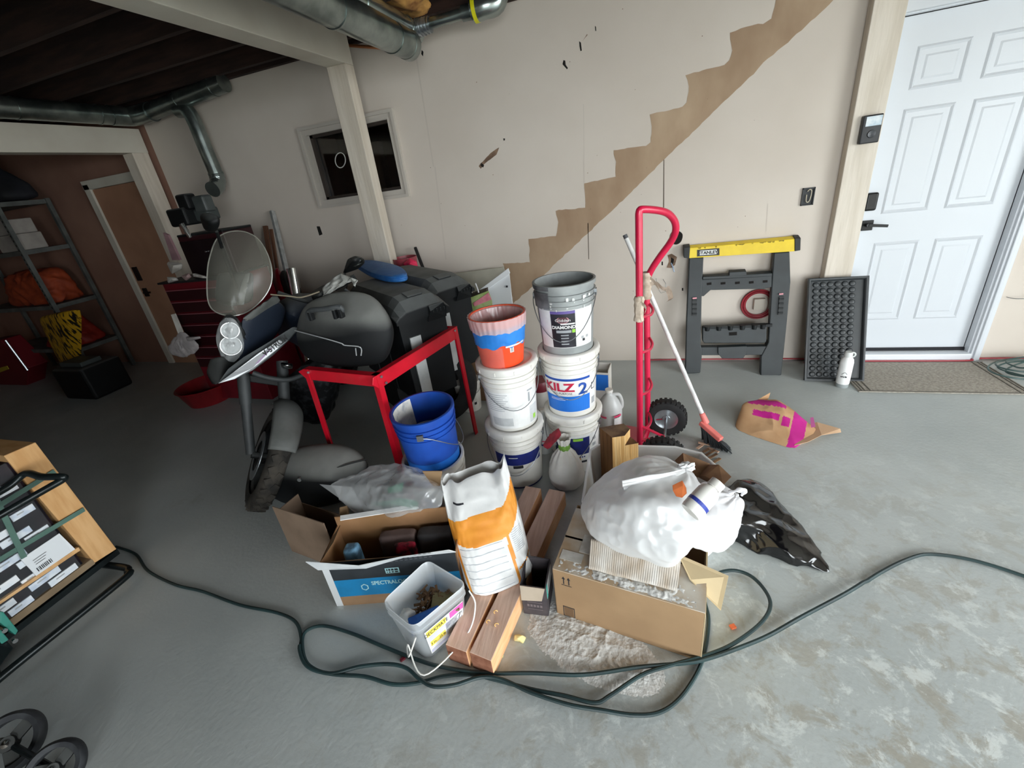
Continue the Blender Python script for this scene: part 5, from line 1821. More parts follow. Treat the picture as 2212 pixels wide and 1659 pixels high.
for q in ([(0.349,3.467,0.955), (0.393,3.467,0.958), (0.389,3.448,0.874), (0.351,3.450,0.883)], [(1.054,3.468,0.961), (1.090,3.468,0.958), (1.093,3.449,0.877), (1.060,3.448,0.873)]):
    MB().prism(q, (0, .058, .013)).build('end_cap', m_saw2, t, bevel=.003)
c = MB()
lq_ = [(0.441,3.465,0.932), (0.588,3.465,0.932), (0.590,3.454,0.884), (0.442,3.454,0.885)]
c.prism(lq_, (0, -.001, 0), 0)
ctr = sum((V3(p) for p in lq_), V3((0, 0, 0))) / 4
ux = (V3(lq_[1]) - V3(lq_[0]))
uy = (V3(lq_[0]) - V3(lq_[3]))
fmx = basis(ctr + V3((0, -.0022, 0)), ux, uy)
W_, H_ = ux.length, uy.length
rr_ = [fmx @ V3((math.copysign(W_ * .36, math.cos(q)) + math.cos(q) * W_ * .05, math.sin(q) * H_ * .34, 0)) for q in [2 * PI * (i + .5) / 24 for i in range(24)]]
c.poly(rr_, 1)
c.text('STANLEY', H_ * .62, basis(ctr + V3((0, -.0032, 0)), ux, uy), mi=0, sx=1.05, bold=.0012)
c.build('name_plate', [M('plate_black', '141414', rough=.5), m_paper], tb_)

# --- boot tray with raised dots
t = thing('boot_tray', 'black rubber boot tray with raised dots leaning beside the white door', 'tray', (1.329,3.193,0.000))
BL, BR, TL, TR = V3((1.155,3.196,0.000)), V3((1.500,3.190,0.000)), V3((1.161,3.440,0.677)), V3((1.496,3.440,0.671))
ex = (BR - BL)
ey = ((TL - BL) + (TR - BR)) / 2
tw, tH = ex.length, ey.length
fm = basis(BL, ex, ey)
m_tray = M('tray_rubber', '26292b', '2f3335', sc=7, rough=.42)
c = MB(fm)
ri, rh = .018, .028
o_ = [(0, 0), (tw, 0), (tw, tH), (0, tH)]
def rect(e, z):
    return [(e, e, z), (tw - e, e, z), (tw - e, tH - e, z), (e, tH - e, z)]
R5 = [rect(0, .004), rect(.0, rh), rect(.006, rh + .002), rect(.012, rh), rect(.022, .006)]
vs = [p for r in R5 for p in r]
c.add(vs, [(k * 4 + i, k * 4 + (i + 1) % 4, k * 4 + 4 + (i + 1) % 4, k * 4 + 4 + i) for k in range(4) for i in range(4)])
c.poly(R5[-1]); c.poly(rect(0, .004)[::-1])
for i in range(6):
    for j in range(16):
        x = .050 + (tw - .10 - .035) * i / 5
        y = .045 + (tH - .09) * j / 15
        c.lathe([(.0195, .006), (.0185, .0105), (.015, .0135), (.008, .0145), (.001, .015)], Matrix.Translation((x, y, 0)), n=14)
c.build('tray_body', m_tray, t, smooth=True, ang=50)

t = thing('water_bottle', 'white bottle with grey base standing on the floor before the boot tray', 'bottle', (1.350,3.096,0.000))
fm = frame((1.354,3.110,0.000))
MB(fm).lathe([(.001, 0), (.034, 0), (.036, .004), (.036, .028)], n=30).build('bottle_base', M('bottle_base_grey', '9aa0a0', rough=.5), t, smooth=True)
MB(fm).lathe([(.036, .028), (.0375, .032), (.0375, .185), (.034, .205), (.022, .222), (.020, .226)], n=30).build('bottle_body', m_white, t, smooth=True)
MB(fm).lathe([(.022, .224), (.023, .228), (.023, .252), (.019, .258), (.001, .258)], n=24).tube(arc((.022, 0, .236), (1, 0, 0), (0, 0, 1), .016, -2.0, 2.0, 12), .005, 8).build('bottle_cap', M('cap_pale', 'd7d9d6', rough=.45), t, smooth=True, ang=50)
c = MB()
ca = camang(*fm.translation[:2])
RR = lambda z: .0375
for k, u in enumerate((-24, -14, -2, 10, 18)):
    arc_patch(c, fm, RR, ca + D2(u), ca + D2(u + 7), .082, .092 + .002 * (k % 2), 0, .0012, 3)
c.tube([fm @ V3((.0385 * math.cos(ca + D2(q)), .0385 * math.sin(ca + D2(q)), .112 + .008 * math.sin(q * .12 + 1))) for q in range(-24, 26, 4)], .0012, 5)
c.build('printed_logo', m_ink, t)

# --- door mat, cable coil
t = thing('door_mat', 'beige ribbed door mat with dark border lines before the white door', 'mat', (1.86, 3.25, 0))
def mat_m():
    m = M('mat_beige', 'b0a99d', '958e83', sc=70, rough=.95, bump=.4, bsc=160)
    return m
m_mat = mat_m()
c = MB().box((1.855, 3.25, .006), (.87, .45, .012))
c.build('mat_pad', m_mat, t, bevel=.003)
c = MB()
for x in (1.434, 1.452, 1.482, 2.276, 2.258, 2.228):
    c.box((x, 3.25, .0125), (.007, .44, .003))
c.build('border_stripe_pattern', M('mat_dark', '5d5850', rough=.95), t)
c = MB()
for (a, b, w_, h_) in ((1.855, 3.0265, .87, .004), (1.855, 3.475, .87, .004)):
    c.box((a, b, .0105), (w_, h_, .005))
c.build('border_edge', M('mat_dark', '5d5850', rough=.95), t)
pp = []
cx0 = V3((2.46, 3.30, 0))
for i in range(150):
    a = i * .21
    k = i / 150
    r = .17 - .05 * math.sin(k * 9) + .02 * math.sin(i * .5)
    pp.append((cx0.x + r * math.cos(a) * 1.1 + .02 * math.sin(k * 20), cx0.y + r * .75 * math.sin(a), .012 + .06 * k + .035 * max(0, math.sin(a + k * 3))))
o = MB().tube(spline(pp, 2), .005, 7).build('cable_coil', M('cable_teal', '4d6764', '3a514f', sc=8, rough=.4), smooth=True)
tag(o, 'loose coil of grey green cable on the floor past the door mat', 'cable')
o = MB().tube(spline([(2.33, 3.535, .455), (2.36, 3.50, .452), (2.42, 3.49, .458), (2.47, 3.50, .48), (2.52, 3.53, .53)], 6), .0022, 6).build('loose_wire', m_wire, smooth=True)
tag(o, 'thin loose wire curling out of the wall past the door casing', 'wire')
o = MB().tube(spline([(.11, 3.525, .012), (.5, 3.535, .012), (1.25, 3.535, .012), (1.24, 3.455, .012), (1.43, 3.455, .012), (1.5, 3.49, .012), (2.2, 3.495, .012), (2.32, 3.535, .012), (3.2, 3.535, .012)], 6), .006, 8).build('red_cable', M('cable_red', 'b03a44', rough=.5), smooth=True)
tag(o, 'thin red cable running along the foot of the wall', 'cable')

t = thing('hose_coil', 'coil of red hose hung on the wall behind the sawhorse', 'hose', (.90, 3.53, .47))
c = MB()
for k in range(4):
    c.tube(arc((.895, 3.53 - .008 * (k % 2), .475), (1, 0, 0), (0, 0, 1), .088 + .008 * k, 0, 2 * PI, 40)[:-1], .0055, 8, closed=True)
c.build('hose_loops', M('hose_red', '9c2531', '8a1f2b', sc=9, rough=.5), t, smooth=True)
MB().box((.90, 3.520, .478), (.075, .03, .085)).build('wall_plate', M('plate_beige', 'd5cbbd', rough=.6), t, bevel=.004)

t = thing('outlet_box', 'black empty outlet box with bent wire in the wall by the post', 'outlet', (1.115, 3.53, 1.215))
c = MB()
for (a, b, w_, h_) in ((-.033, 0, .006, .112), (.033, 0, .006, .112), (0, .053, .072, .006), (0, -.053, .072, .006)):
    c.box((1.115 + a, 3.540, 1.217 + b), (w_, .018, h_))
c.box((1.115, 3.5435, 1.217), (.064, .002, .104))
c.build('box_body', M('box_black', '15181c', rough=.5), t)
MB().tube(spline([(1.108, 3.535, 1.25), (1.118, 3.53, 1.262), (1.130, 3.53, 1.25), (1.128, 3.532, 1.20), (1.118, 3.53, 1.182), (1.106, 3.53, 1.19), (1.105, 3.534, 1.23)], 6), .003, 6).build('bent_wire', M('wire_cream', 'c9bfa9', rough=.5), t, smooth=True)

t = thing('wall_monitor', 'black wall unit with white label on the timber post beside the door', 'wall unit', (1.34, 3.45, 1.585))
ub = V3((1.359,3.450,1.579))
MB().box(ub, (.098, .03, .155)).build('unit_body', M('unit_black', '14161b', rough=.35), t, bevel=.006)
MB().box(ub + V3((.004, -.0165, .043)), (.078, .003, .052)).build('label', M('unit_label', 'dfe6ea', 'b9cbd6', sc=30, rough=.4), t)
MB(Matrix.Translation(ub + V3((.004, -.0155, -.027))) @ Matrix.Rotation(PI / 2, 4, 'X')).lathe([(.022, 0), (.020, .005), (.006, .003), (.001, .003)], n=24).build('dial', M('unit_dark', '2a2e34', rough=.3), t, smooth=True)
o = MB().tube([(.272, 3.54, .83), (.279, 3.51, .815), (.292, 3.49, .772)], .0045, 8).build('wire_stub', M('wire_blue', '6d8fb8', 'c8d6e6', sc=40, rough=.5), smooth=True)
tag(o, 'short blue wire stub poking from a broken patch of wall', 'wire')
o = MB().tube([(.165, 3.53, .72), (.17, 3.50, .66), (.2, 3.49, .61), (.235, 3.49, .62), (.235, 3.50, .68), (.215, 3.53, .71)], .0015, 5).build('thin_cable', m_wire, smooth=True)
tag(o, 'thin grey wire loop on the wall beside the sawhorse', 'wire')
o = MB().tube(arc((-2.40, 3.50, 1.92), (1, 0, .25), (0, 0, 1), .055, 0, 2 * PI, 24)[:-1], .004, 7, closed=True).build('cord_loop', m_bkw, smooth=True)
tag(o, 'white cord loop hanging before the dark wall window', 'cord')

# --- things stored against the wall behind the stacks
t = thing('storage_carton', 'large shaded brown carton behind the bucket stacks carrying packages', 'box', (-1.3, 2.95, 0))
c = MB()
c.box((-1.32, 2.78, .235), (.60, .006, .47)).box((-1.32, 3.16, .235), (.60, .006, .47)).box((-1.617, 2.97, .235), (.006, .38, .47)).box((-1.023, 2.97, .235), (.006, .38, .47)).box((-1.32, 2.97, .465), (.6, .38, .006))
c.build('carton_body', m_cardd, t)
t = thing('drywall_offcut', 'grey green board offcut leaning on the wall under the brown band', 'board', (-1.2, 3.5, 0))
c = MB().prism([(-1.628,3.470,0.881), (-1.056,3.470,0.910), (-1.031,3.420,0.606), (-1.060,3.330,0.049), (-1.648,3.330,0.048)], (0, .012, 0))
c.build('board_body', M('board_greygreen', 'b9b5a6', 'a8a495', sc=5, rough=.9), t)
t = thing('white_panel', 'white folded panel with flanged edge leaning behind the orange bucket', 'panel', (-.95, 3.1, 0))
c = MB().prism([(-1.179,3.180,0.797), (-0.940,3.220,0.911), (-0.927,3.160,0.675), (-0.923,3.080,0.375), (-1.121,3.080,0.379), (-1.101,3.160,0.691)], (0, .008, 0))
c.build('panel_sheet', M('panel_white', 'e4e7ea', rough=.45), t)
c = MB().prism([(-1.187,3.160,0.807), (-0.941,3.200,0.953), (-0.931,3.200,0.912), (-1.163,3.160,0.783)], (0, .02, .0))
c.build('flange', M('panel_white', 'e4e7ea', rough=.45), t, bevel=.002)
c = MB().prism([(-0.969,3.185,0.822), (-0.954,3.185,0.821), (-0.956,3.185,0.806), (-0.971,3.185,0.807)], (0, -.002, 0))
c.build('small_mark', m_ink, t)
t = thing('open_box', 'small open box with pink and green label behind the orange bucket', 'box', (-1.1, 2.95, .47))
c = MB()
c.prism([(-1.146,2.930,0.717), (-1.017,2.930,0.759), (-1.041,2.930,0.593), (-1.166,2.930,0.597)], (0, .004, 0))
c.add([(-1.208,2.930,0.804), (-1.032,2.930,0.856), (-1.014,2.930,0.776), (-1.059,2.930,0.439), (-1.262,2.930,0.443)], [(0, 1, 2, 3, 4)])
bxo = c.build('box_body', M('box_lime', '9fb56a', 'b9c78c', sc=20, rough=.6), t, solid=.004)
c = MB().prism([(-1.167,2.926,0.767), (-1.033,2.926,0.843), (-1.015,2.926,0.789), (-1.160,2.926,0.741)], (0, -.002, 0))
c.build('label', M('label_salmon', 'ee9aa6', 'e0808e', sc=30, rough=.5), t)
c = MB().prism([(-1.281,3.050,0.791), (-1.091,3.050,0.840), (-1.080,3.000,0.758), (-1.241,3.000,0.713)], (0, .05, 0))
c.build('box_inside', M('inside_dark', '3a312b', '52473e', sc=20, rough=.9), t)
for i, (a, b) in enumerate((((-1.222,2.950,0.897), (-1.167,2.940,0.846)), ((-1.133,2.950,0.913), (-1.115,2.940,0.843)))):
    o = MB().tube(spline([a, lerp(a, b, .5) + V3((.004, 0, -.01)), b], 5), .005, 7).build('wire_hook', m_white2, smooth=True)
    tag(o, ['white wire hook lying on the open box, nearer the clear pack', 'white wire hook lying on the open box, nearer the white panel'][i], 'hook')
t = thing('clear_pack', 'clear plastic pack standing beside the black cargo boxes', 'package', (-1.2, 2.9, .47))
blob('pack_body', [(-1.339,2.900,0.757), (-1.259,2.920,0.879), (-1.194,2.900,0.776), (-1.230,2.900,0.656), (-1.325,2.900,0.689), (-1.245,2.820,0.786), (-1.305,3.000,0.731), (-1.3, 2.9, .475), (-1.2, 2.95, .475)], film('pack_clear', 'b9b6ac', .55, .15, .18, .3), t, p=12, sub=4, amp=.012, nsc=14, ridge=True)
t = thing('green_bag', 'green and white plastic packet behind the red stand corner', 'packet', (-1.2, 2.82, .47))
blob('packet_body', [(-1.280,2.820,0.596), (-1.220,2.840,0.650), (-1.182,2.820,0.544), (-1.213,2.820,0.495), (-1.308,2.820,0.481), (-1.220,2.760,0.587), (-1.282,2.900,0.534)], M('packet_green', '5f9a4c', 'dfe6dc', sc=16, lo=.52, hi=.60, rough=.35), t, p=12, sub=4, amp=.010, nsc=16, ridge=True)
t = thing('spray_can', 'white nozzle capped can behind the top corner of the red stand', 'can', (-1.25, 2.8, .47))
cb_ = V3((-1.282,2.800,0.685))
MB().tube([(cb_.x, 2.80, .471), (cb_.x, 2.80, cb_.z - .03)], .03, 20).build('can_body', m_blk, t, smooth=True)
MB().tube([(cb_.x, 2.80, cb_.z - .03), (cb_.x + .01, 2.80, cb_.z + .03)], [.028, .02], 20).build('can_cap', m_white, t, smooth=True)
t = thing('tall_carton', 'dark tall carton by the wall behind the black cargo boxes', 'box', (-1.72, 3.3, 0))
MB().box((-1.72, 3.3, .44), (.42, .38, .88)).build('carton_body', M('carton_dark_brown', '5b4a3c', '4d3f33', sc=6, rough=.9), t, bevel=.004)  # plain dark brown board
t = thing('pink_tub', 'red plastic tub holding a bright pink cloth by the wall', 'tub', (-1.858,3.300,1.015))
q = V3((-1.876,3.300,0.976))
c = MB(frame((q.x, 3.3, .882))).lathe([(.001, .002), (.08, .002), (.105, max(.06, (-1.847,3.300,1.093)[2] - .882)), (.10, max(.06, (-1.847,3.300,1.093)[2] - .882)), (.076, .008), (.001, .008)], n=28)
c.build('tub_body', M('tub_red', 'a84550', '94404a', sc=9, rough=.4), t, smooth=True, ang=50)
t = thing('pink_cloth', 'bright pink cloth spilling from the red tub by the wall', 'cloth', (-1.762,3.180,1.046))
blob('cloth_body', [(-1.834,3.190,1.057), (-1.767,3.190,1.098), (-1.711,3.190,1.064), (-1.702,3.190,1.009), (-1.809,3.190,1.017), (-1.738,3.140,1.061), (-1.788,3.230,1.045)], M('cloth_pink', 'f0315e', 'd92450', sc=20, rough=.6), t, p=9, sub=4, amp=.008, nsc=30)
o = MB().bar((-1.862,3.500,1.136), (-1.704,3.300,0.903), .025, .02).build('black_strut', m_rub, bevel=.003)
tag(o, 'black square strut leaning on the wall beside the post', 'strut')

# --- ducts
m_duct = M('duct_metal', 'aab3b0', '8d9694', sc=4, rough=.22, metal=.9, bump=.05, bsc=6)
m_duct2 = M('duct_metal_worn', '9aa39f', '707977', sc=6, rough=.28, metal=.9, bump=.08, bsc=9)
m_yl = M('sticker_yellow', 'e7e022', rough=.4)


def duct(mb, pts, r, n=24):
    mb.tube(pts, r, n)
    P = [V3(p) for p in pts]
    for i in range(len(P) - 1):                                   # crimped joint rings
        d = (P[i + 1] - P[i])
        if d.length > .25:
            k = int(d.length / .6) + 1
            for j in range(1, k + 1):
                q = P[i].lerp(P[i + 1], j / (k + .3))
                mb.tube([q - d.normalized() * .006, q + d.normalized() * .006], r + .004, n)


t = thing('ceiling_duct', 'round metal duct hung along the painted beam, lower of the two', 'duct', (-1.34, 2.9, 2.45))
c = MB()
ea = V3((-1.365,3.036,2.450))
duct(c, [(ea.x, -1.2, 2.45), (ea.x, ea.y - .06, 2.45)], .082)
c.tube([(ea.x, ea.y - .06, 2.45), (ea.x, ea.y, 2.45), (ea.x + .004, ea.y + .03, 2.45), (ea.x + .006, ea.y + .04, 2.45)], [.084, .086, .07, .002], 24)
c.build('duct_pipe', m_duct2, t, smooth=True, ang=40)
t = thing('ceiling_duct', 'upper metal duct along the beam with crimped collar and side branch to the wall', 'duct', (-1.3, 3.0, 2.59))
eb = V3((-1.435,3.297,2.585))
c = MB()
duct(c, [(eb.x, -1.2, 2.585), (eb.x, eb.y + .04, 2.585)], .066)
c.tube([(eb.x, eb.y + .04, 2.585), (eb.x, eb.y + .05, 2.585)], [.066, .002], 24)
dp = c.build('duct_pipe', m_duct, t, smooth=True, ang=40)
e2 = V3((-1.025,3.257,2.600))
e1 = V3((eb.x + .05, e2.y, 2.59))
c = MB().tube([(eb.x + .04, e2.y, 2.59), (eb.x + .13, e2.y, 2.595)], [.05, .042], 24)
for k in range(5):
    x = eb.x + .05 + .022 * k
    c.tube([(x, e2.y, 2.59), (x + .008, e2.y, 2.59)], .055 - .002 * k, 24)
c.build('crimped_collar', m_steel, t, smooth=True, ang=40)
c = MB().tube([(eb.x + .12, e2.y, 2.595), (e2.x, e2.y, 2.60)], .032, 20)
c.tube([(e2.x - .03, e2.y, 2.60), (e2.x + .05, e2.y, 2.60)], [.045, .045], 20)
c.build('branch_pipe', m_duct2, t, smooth=True, ang=40)
c = MB().tube(spline([(e2.x + .04, e2.y, 2.60), (e2.x + .12, e2.y, 2.605), (e2.x + .19, e2.y + .03, 2.62), (e2.x + .21, e2.y + .04, 2.70), (e2.x + .21, e2.y + .04, 2.85)], 5), .068, 24)
c.build('elbow', m_duct, t, smooth=True, ang=40)
c = MB().tube([(e2.x + .05, e2.y, 2.602), (e2.x + .075, e2.y, 2.603)], .0705, 24).build('sticker', m_yl, t, smooth=True)
o = MB().tube([(-2.028,3.420,2.649), (-1.558,3.420,2.531)], .011, 10).build('copper_pipe', M('copper', 'c98a62', rough=.3, metal=.9), smooth=True)
tag(o, 'bare copper pipe running along the wall top beside the post', 'pipe')
t = thing('insulation_batt', 'yellow brown insulation hanging between the ceiling joists', 'insulation', (-1.4, 3.1, 2.75))
blob('batt_body', [(-1.433,2.800,2.700), (-1.489,3.098,2.700), (-1.465,3.500,2.700), (-1.332,3.336,2.700), (-1.211,2.980,2.700), (-1.368,2.993,2.660), (-1.376,3.130,2.660), (-1.639,3.467,2.900), (-1.597,3.823,2.900)], M('insulation', 'd9a45c', '8a5a33', sc=9, rough=1, bump=.4, bsc=30), t, p=9, sub=5, amp=.03, nsc=7, ridge=True)

t = thing('wall_duct', 'dark metal duct along the far beam and wall with a drop pipe', 'duct', (-4.4, 3.3, 2.55))
c = MB()
duct(c, [(-4.42, -1.5, 2.56), (-4.42, 3.28, 2.56)], .075)
c.tube(spline([(-4.42, 3.2, 2.56), (-4.40, 3.36, 2.56), (-4.30, 3.40, 2.56), (-4.15, 3.40, 2.56)], 5), .08, 20)
c.build('duct_run', m_duct2, t, smooth=True, ang=40)
c = MB()
duct(c, [(-4.2, 3.40, 2.56), (-3.25, 3.40, 2.625)], .07)
c.build('wall_run', m_duct2, t, smooth=True, ang=40)
c = MB().tube(spline([(-3.85, 3.40, 2.52), (-3.74, 3.395, 2.50), (-3.70, 3.39, 2.40), (-3.69, 3.39, 2.2), (-3.675, 3.39, 1.98)], 5), .06, 20)
c.tube([(-3.676, 3.39, 1.99), (-3.675, 3.39, 1.97)], .066, 20)
c.build('drop_pipe', m_duct2, t, smooth=True, ang=40)
c = MB().tube(spline([(-3.675, 3.39, 1.98), (-3.672, 3.38, 1.92), (-3.66, 3.33, 1.87), (-3.65, 3.27, 1.85)], 5), [.064 + .003 * (i % 2) for i in range(16)], 20)
c.build('elbow', m_duct, t, smooth=True, ang=40)

# ---------------------------------------------------------------- motorcycle, red stand, hard cases, cargo boxes
def dusty(name, c, dust='8d8f8c', amt=.85, rough=.55, lo=.25, hi=.95, sc=7):
    """dark plastic with dust settled on its upward faces"""
    m = M(name, c, rough=rough, spec=.3)
    n, l = m.node_tree.nodes, m.node_tree.links
    b = n['Principled BSDF']
    g = n.new('ShaderNodeNewGeometry')
    sp = n.new('ShaderNodeSeparateXYZ')
    l.new(g.outputs['Normal'], sp.inputs[0])
    mr = n.new('ShaderNodeMapRange')
    mr.inputs['From Min'].default_value, mr.inputs['From Max'].default_value = lo, hi
    mr.inputs['To Max'].default_value = amt
    l.new(sp.outputs['Z'], mr.inputs['Value'])
    tc = n.new('ShaderNodeTexCoord')
    nz = n.new('ShaderNodeTexNoise')
    nz.inputs['Scale'].default_value = sc
    nz.inputs['Detail'].default_value = 6
    l.new(tc.outputs['Object'], nz.inputs['Vector'])
    mm = n.new('ShaderNodeMath')
    mm.operation = 'MULTIPLY_ADD'
    mm.inputs[1].default_value = .8
    mm.inputs[2].default_value = .55
    l.new(nz.outputs['Fac'], mm.inputs[0])
    m2 = n.new('ShaderNodeMath')
    m2.operation = 'MULTIPLY'
    m2.use_clamp = True
    l.new(mm.outputs[0], m2.inputs[0])
    l.new(mr.outputs[0], m2.inputs[1])
    mx = n.new('ShaderNodeMix')
    mx.data_type = 'RGBA'
    mx.inputs['A'].default_value = hx(c)
    mx.inputs['B'].default_value = hx(dust)
    l.new(m2.outputs[0], mx.inputs['Factor'])
    l.new(mx.outputs['Result'], b.inputs['Base Color'])
    return m


m_plast = dusty('case_plastic', '131517', '9b9c98', .85, lo=.12, hi=.95, rough=.65)
m_plast2 = dusty('box_plastic', '131618', '7d807f', .85, lo=.2, hi=1.0, rough=.62)
m_bikeblk = dusty('bike_black', '0e1011', '6d6f6d', .5)
m_fender = M('fender_dusty', '636563', '4c4e4b', sc=5, rough=.7)
m_fork = M('fork_dusty', '3c3f40', '2b2e2f', sc=6, rough=.6)
m_navy2 = dusty('fairing_navy', '1b2330', '6d7072', .5)
m_silver = M('panel_silver', 'd9dbdd', 'c2c5c8', sc=3, rough=.3, metal=.25)
m_chrome = M('chrome', 'e3e5e6', rough=.14, metal=1.0)
m_refl = M('reflector_bright', 'eef0f0', rough=.3, metal=.55, bump=.6, bsc=45)
m_lens = M('lens_clear', 'dfe3e4', rough=.08, alpha=.35, coat=.6)

C0 = V3((-2.233,1.461,0.000))
t = thing('motorcycle', 'dark adventure motorcycle with dusty windscreen parked behind the hard cases', 'motorcycle', C0)
hd = V3((math.cos(D2(-45)), math.sin(D2(-45)), 0))
lf = V3((-hd.y, hd.x, 0))
upv = (V3((0, 0, 1)) * math.cos(D2(35)) + lf * math.sin(D2(35))).normalized()
wc = C0 + upv * .315
rt = upv.cross(hd).normalized()
wm_ = Matrix((hd, upv, hd.cross(upv))).transposed().to_4x4()
wm_.translation = wc
prof = [(.22, -.05), (.26, -.058), (.29, -.050), (.31, -.028), (.315, 0), (.31, .028), (.29, .050), (.26, .058), (.22, .05)]
c = MB(wm_).lathe(prof, n=64)
for k in range(30):                                               # knobby tread
    a = 2 * PI * k / 30
    for s_ in (-1, 1):
        c.box((math.cos(a + .05 * s_) * .308, math.sin(a + .05 * s_) * .308, s_ * .022), (.016, .036, .034), Matrix.Rotation(a + .05 * s_, 4, 'Z') @ Matrix.Rotation(.5 * s_, 4, 'X'))
ty = c.build('front_tyre', M('tyre_dusty', '171512', '3a352e', sc=12, rough=.9), t, smooth=True, ang=45)
c = MB(wm_).lathe([(.22, -.04), (.2, -.03), (.2, .03), (.22, .04)], n=48)
for k in range(5):
    a = 2 * PI * k / 5
    c.bar((.03 * math.cos(a), .03 * math.sin(a), 0), (.205 * math.cos(a), .205 * math.sin(a), 0), .03, .025, up=(0, 0, 1))
c.cyl((0, 0, -.10), (0, 0, .10), .02)
c.build('front_rim', m_bikeblk, ty)
for s_ in (-1, 1):
    MB(wm_).lathe([(.09, s_ * .065), (.145, s_ * .065), (.145, s_ * .069), (.09, s_ * .069)], n=40).build('brake_disc', m_steel, ty)
fm_ = MB()
def fendfn(u, v):
    a = D2(34 + 92 * v)
    w_ = (u - .5) * 2
    r = .352 - .034 * abs(w_) ** 2.6 + .01 * math.sin(v * PI)
    wd = .062 + .02 * math.sin(v * PI * .8 + .5)
    return wm_ @ V3((r * math.cos(a), r * math.sin(a), wd * w_))
fm_.grid(fendfn, 14, 26)
fm_.build('front_fender', m_fender, t, smooth=True, solid=.006)
hdn = V3((-2.210,1.950,0.857))
for s_, p1 in ((1, (-2.203,1.720,0.780)), (-1, (-2.084,1.860,0.642))):
    a = wm_ @ V3((-.01, .0, .105 * s_))
    b_ = V3(p1)
    if (wm_ @ V3((0, 0, .105))).x > (wm_ @ V3((0, 0, -.105))).x:
        a = wm_ @ V3((-.01, 0, -.105 * s_))
    c = MB().tube([a, a.lerp(b_, .62)], [.026, .028], 16)
    c.tube([a.lerp(b_, .60), b_, b_ + (b_ - a) * .25], [.033, .034, .033], 16)
    c.build('fork_leg', m_fork, t, smooth=True, ang=40)
MB().bar((-2.222,1.740,0.724), (-2.104,1.860,0.628), .05, .04).build('fork_brace', m_bikeblk, t, bevel=.006)

hl = [(-2.046,1.630,1.145), (-1.978,1.630,1.127), (-1.976,1.640,1.035), (-2.012,1.640,0.954), (-2.060,1.620,0.900), (-2.116,1.580,0.877), (-2.145,1.580,0.938), (-2.154,1.600,1.020), (-2.119,1.620,1.096)]
back = [(-2.305,1.850,1.026), (-2.255,1.850,0.905), (-2.383,1.820,0.811), (-2.394,1.820,0.935)]
front = [(-1.987,1.575,1.086), (-2.008,1.565,1.005), (-2.075,1.570,0.937)]
blob('headlight_bowl', [V3(p) + V3((-.008, .012, 0)) for p in hl] + back, m_bikeblk, t, p=10, sub=4)
o = blob('headlight_lens', [lerp(p, sum((V3(q) for q in hl), V3((0, 0, 0))) / 9, .06) for p in hl] + front, m_lens, t, p=8, sub=4)
for nm, (pa, rr_) in {'upper': ((-2.011,1.592,1.075), .040), 'lower': ((-2.040,1.585,0.992), .047)}.items():
    d_ = (V3((0, 0, 1.45)) - V3(pa)).normalized()
    m = Matrix.Translation(V3(pa)) @ d_.to_track_quat('Z', 'Y').to_matrix().to_4x4()
    MB(m).lathe([(.001, -.03), (rr_ * .4, -.028), (rr_ * .8, -.012), (rr_, .004), (rr_ * 1.08, .004)], n=28).lathe([(rr_ * .30, -.02), (rr_ * .32, .0), (.001, .006)], n=18).build('reflector', m_refl, t, smooth=True, ang=60)

ws = [(-2.213,1.800,1.418), (-2.228,1.920,1.518), (-2.136,1.980,1.534), (-2.021,1.980,1.482), (-1.947,1.940,1.368), (-1.941,1.900,1.259), (-1.968,1.840,1.184), (-2.019,1.760,1.131), (-2.054,1.680,1.128), (-2.134,1.660,1.154), (-2.194,1.680,1.204), (-2.209,1.730,1.307)]
wsp = spline(ws, 6, True)
wcn = sum((V3(p) for p in ws), V3((0, 0, 0))) / len(ws) + V3((.045, -.075, 0))
c = MB()
NN = len(wsp)
for j in range(9):
    r = j / 8
    for p in wsp:
        q = wcn.lerp(p, r)
        q = q + (V3(wcn) - sum((V3(x) for x in ws), V3((0, 0, 0))) / len(ws)) * 0
        bul = (1 - r * r)
        flat_ = (sum((V3(x) for x in ws), V3((0, 0, 0))) / len(ws)).lerp(p, r)
        c.v.append(flat_ + V3((.045, -.075, 0)) * bul)
for j in range(8):
    for i in range(NN):
        c.f.append((j * NN + i, j * NN + (i + 1) % NN, (j + 1) * NN + (i + 1) % NN, (j + 1) * NN + i))
        c.m.append(0)
m_screen = film('windscreen_dusty', 'a8a79b', .36, .25, .05, .25)
o = c.build('windscreen', m_screen, t, smooth=True, ang=80)
MB().tube(wsp, .0035, 6, closed=True).build('screen_edge', film('screen_rim', 'd9d8cc', .55, .2, .2, .4), o, smooth=True)
blob('screen_mount', [(-2.041,1.720,1.185), (-2.010,1.740,1.177), (-2.076,1.900,1.302), (-2.111,1.900,1.310), (-2.113,1.800,1.163)], M('mount_grey', '8b8d89', rough=.6), t, p=14, sub=3)
blob('dash_cluster', [(-2.302,1.820,1.180), (-2.159,1.920,1.142), (-2.184,2.020,1.300), (-2.359,1.950,1.315), (-2.513,2.120,1.192), (-2.393,2.150,1.177), (-2.369,1.950,1.113)], m_bikeblk, t, p=9, sub=4)
blob('side_fairing', [(-1.991,1.660,1.112), (-1.938,1.860,1.144), (-1.957,1.920,1.070), (-1.986,1.860,0.969), (-2.076,1.760,0.866), (-2.088,1.620,0.858), (-1.998,1.650,0.996), (-2.300,2.200,0.965), (-2.406,2.100,0.872), (-2.408,1.950,0.801)], m_navy2, t, p=14, sub=5)
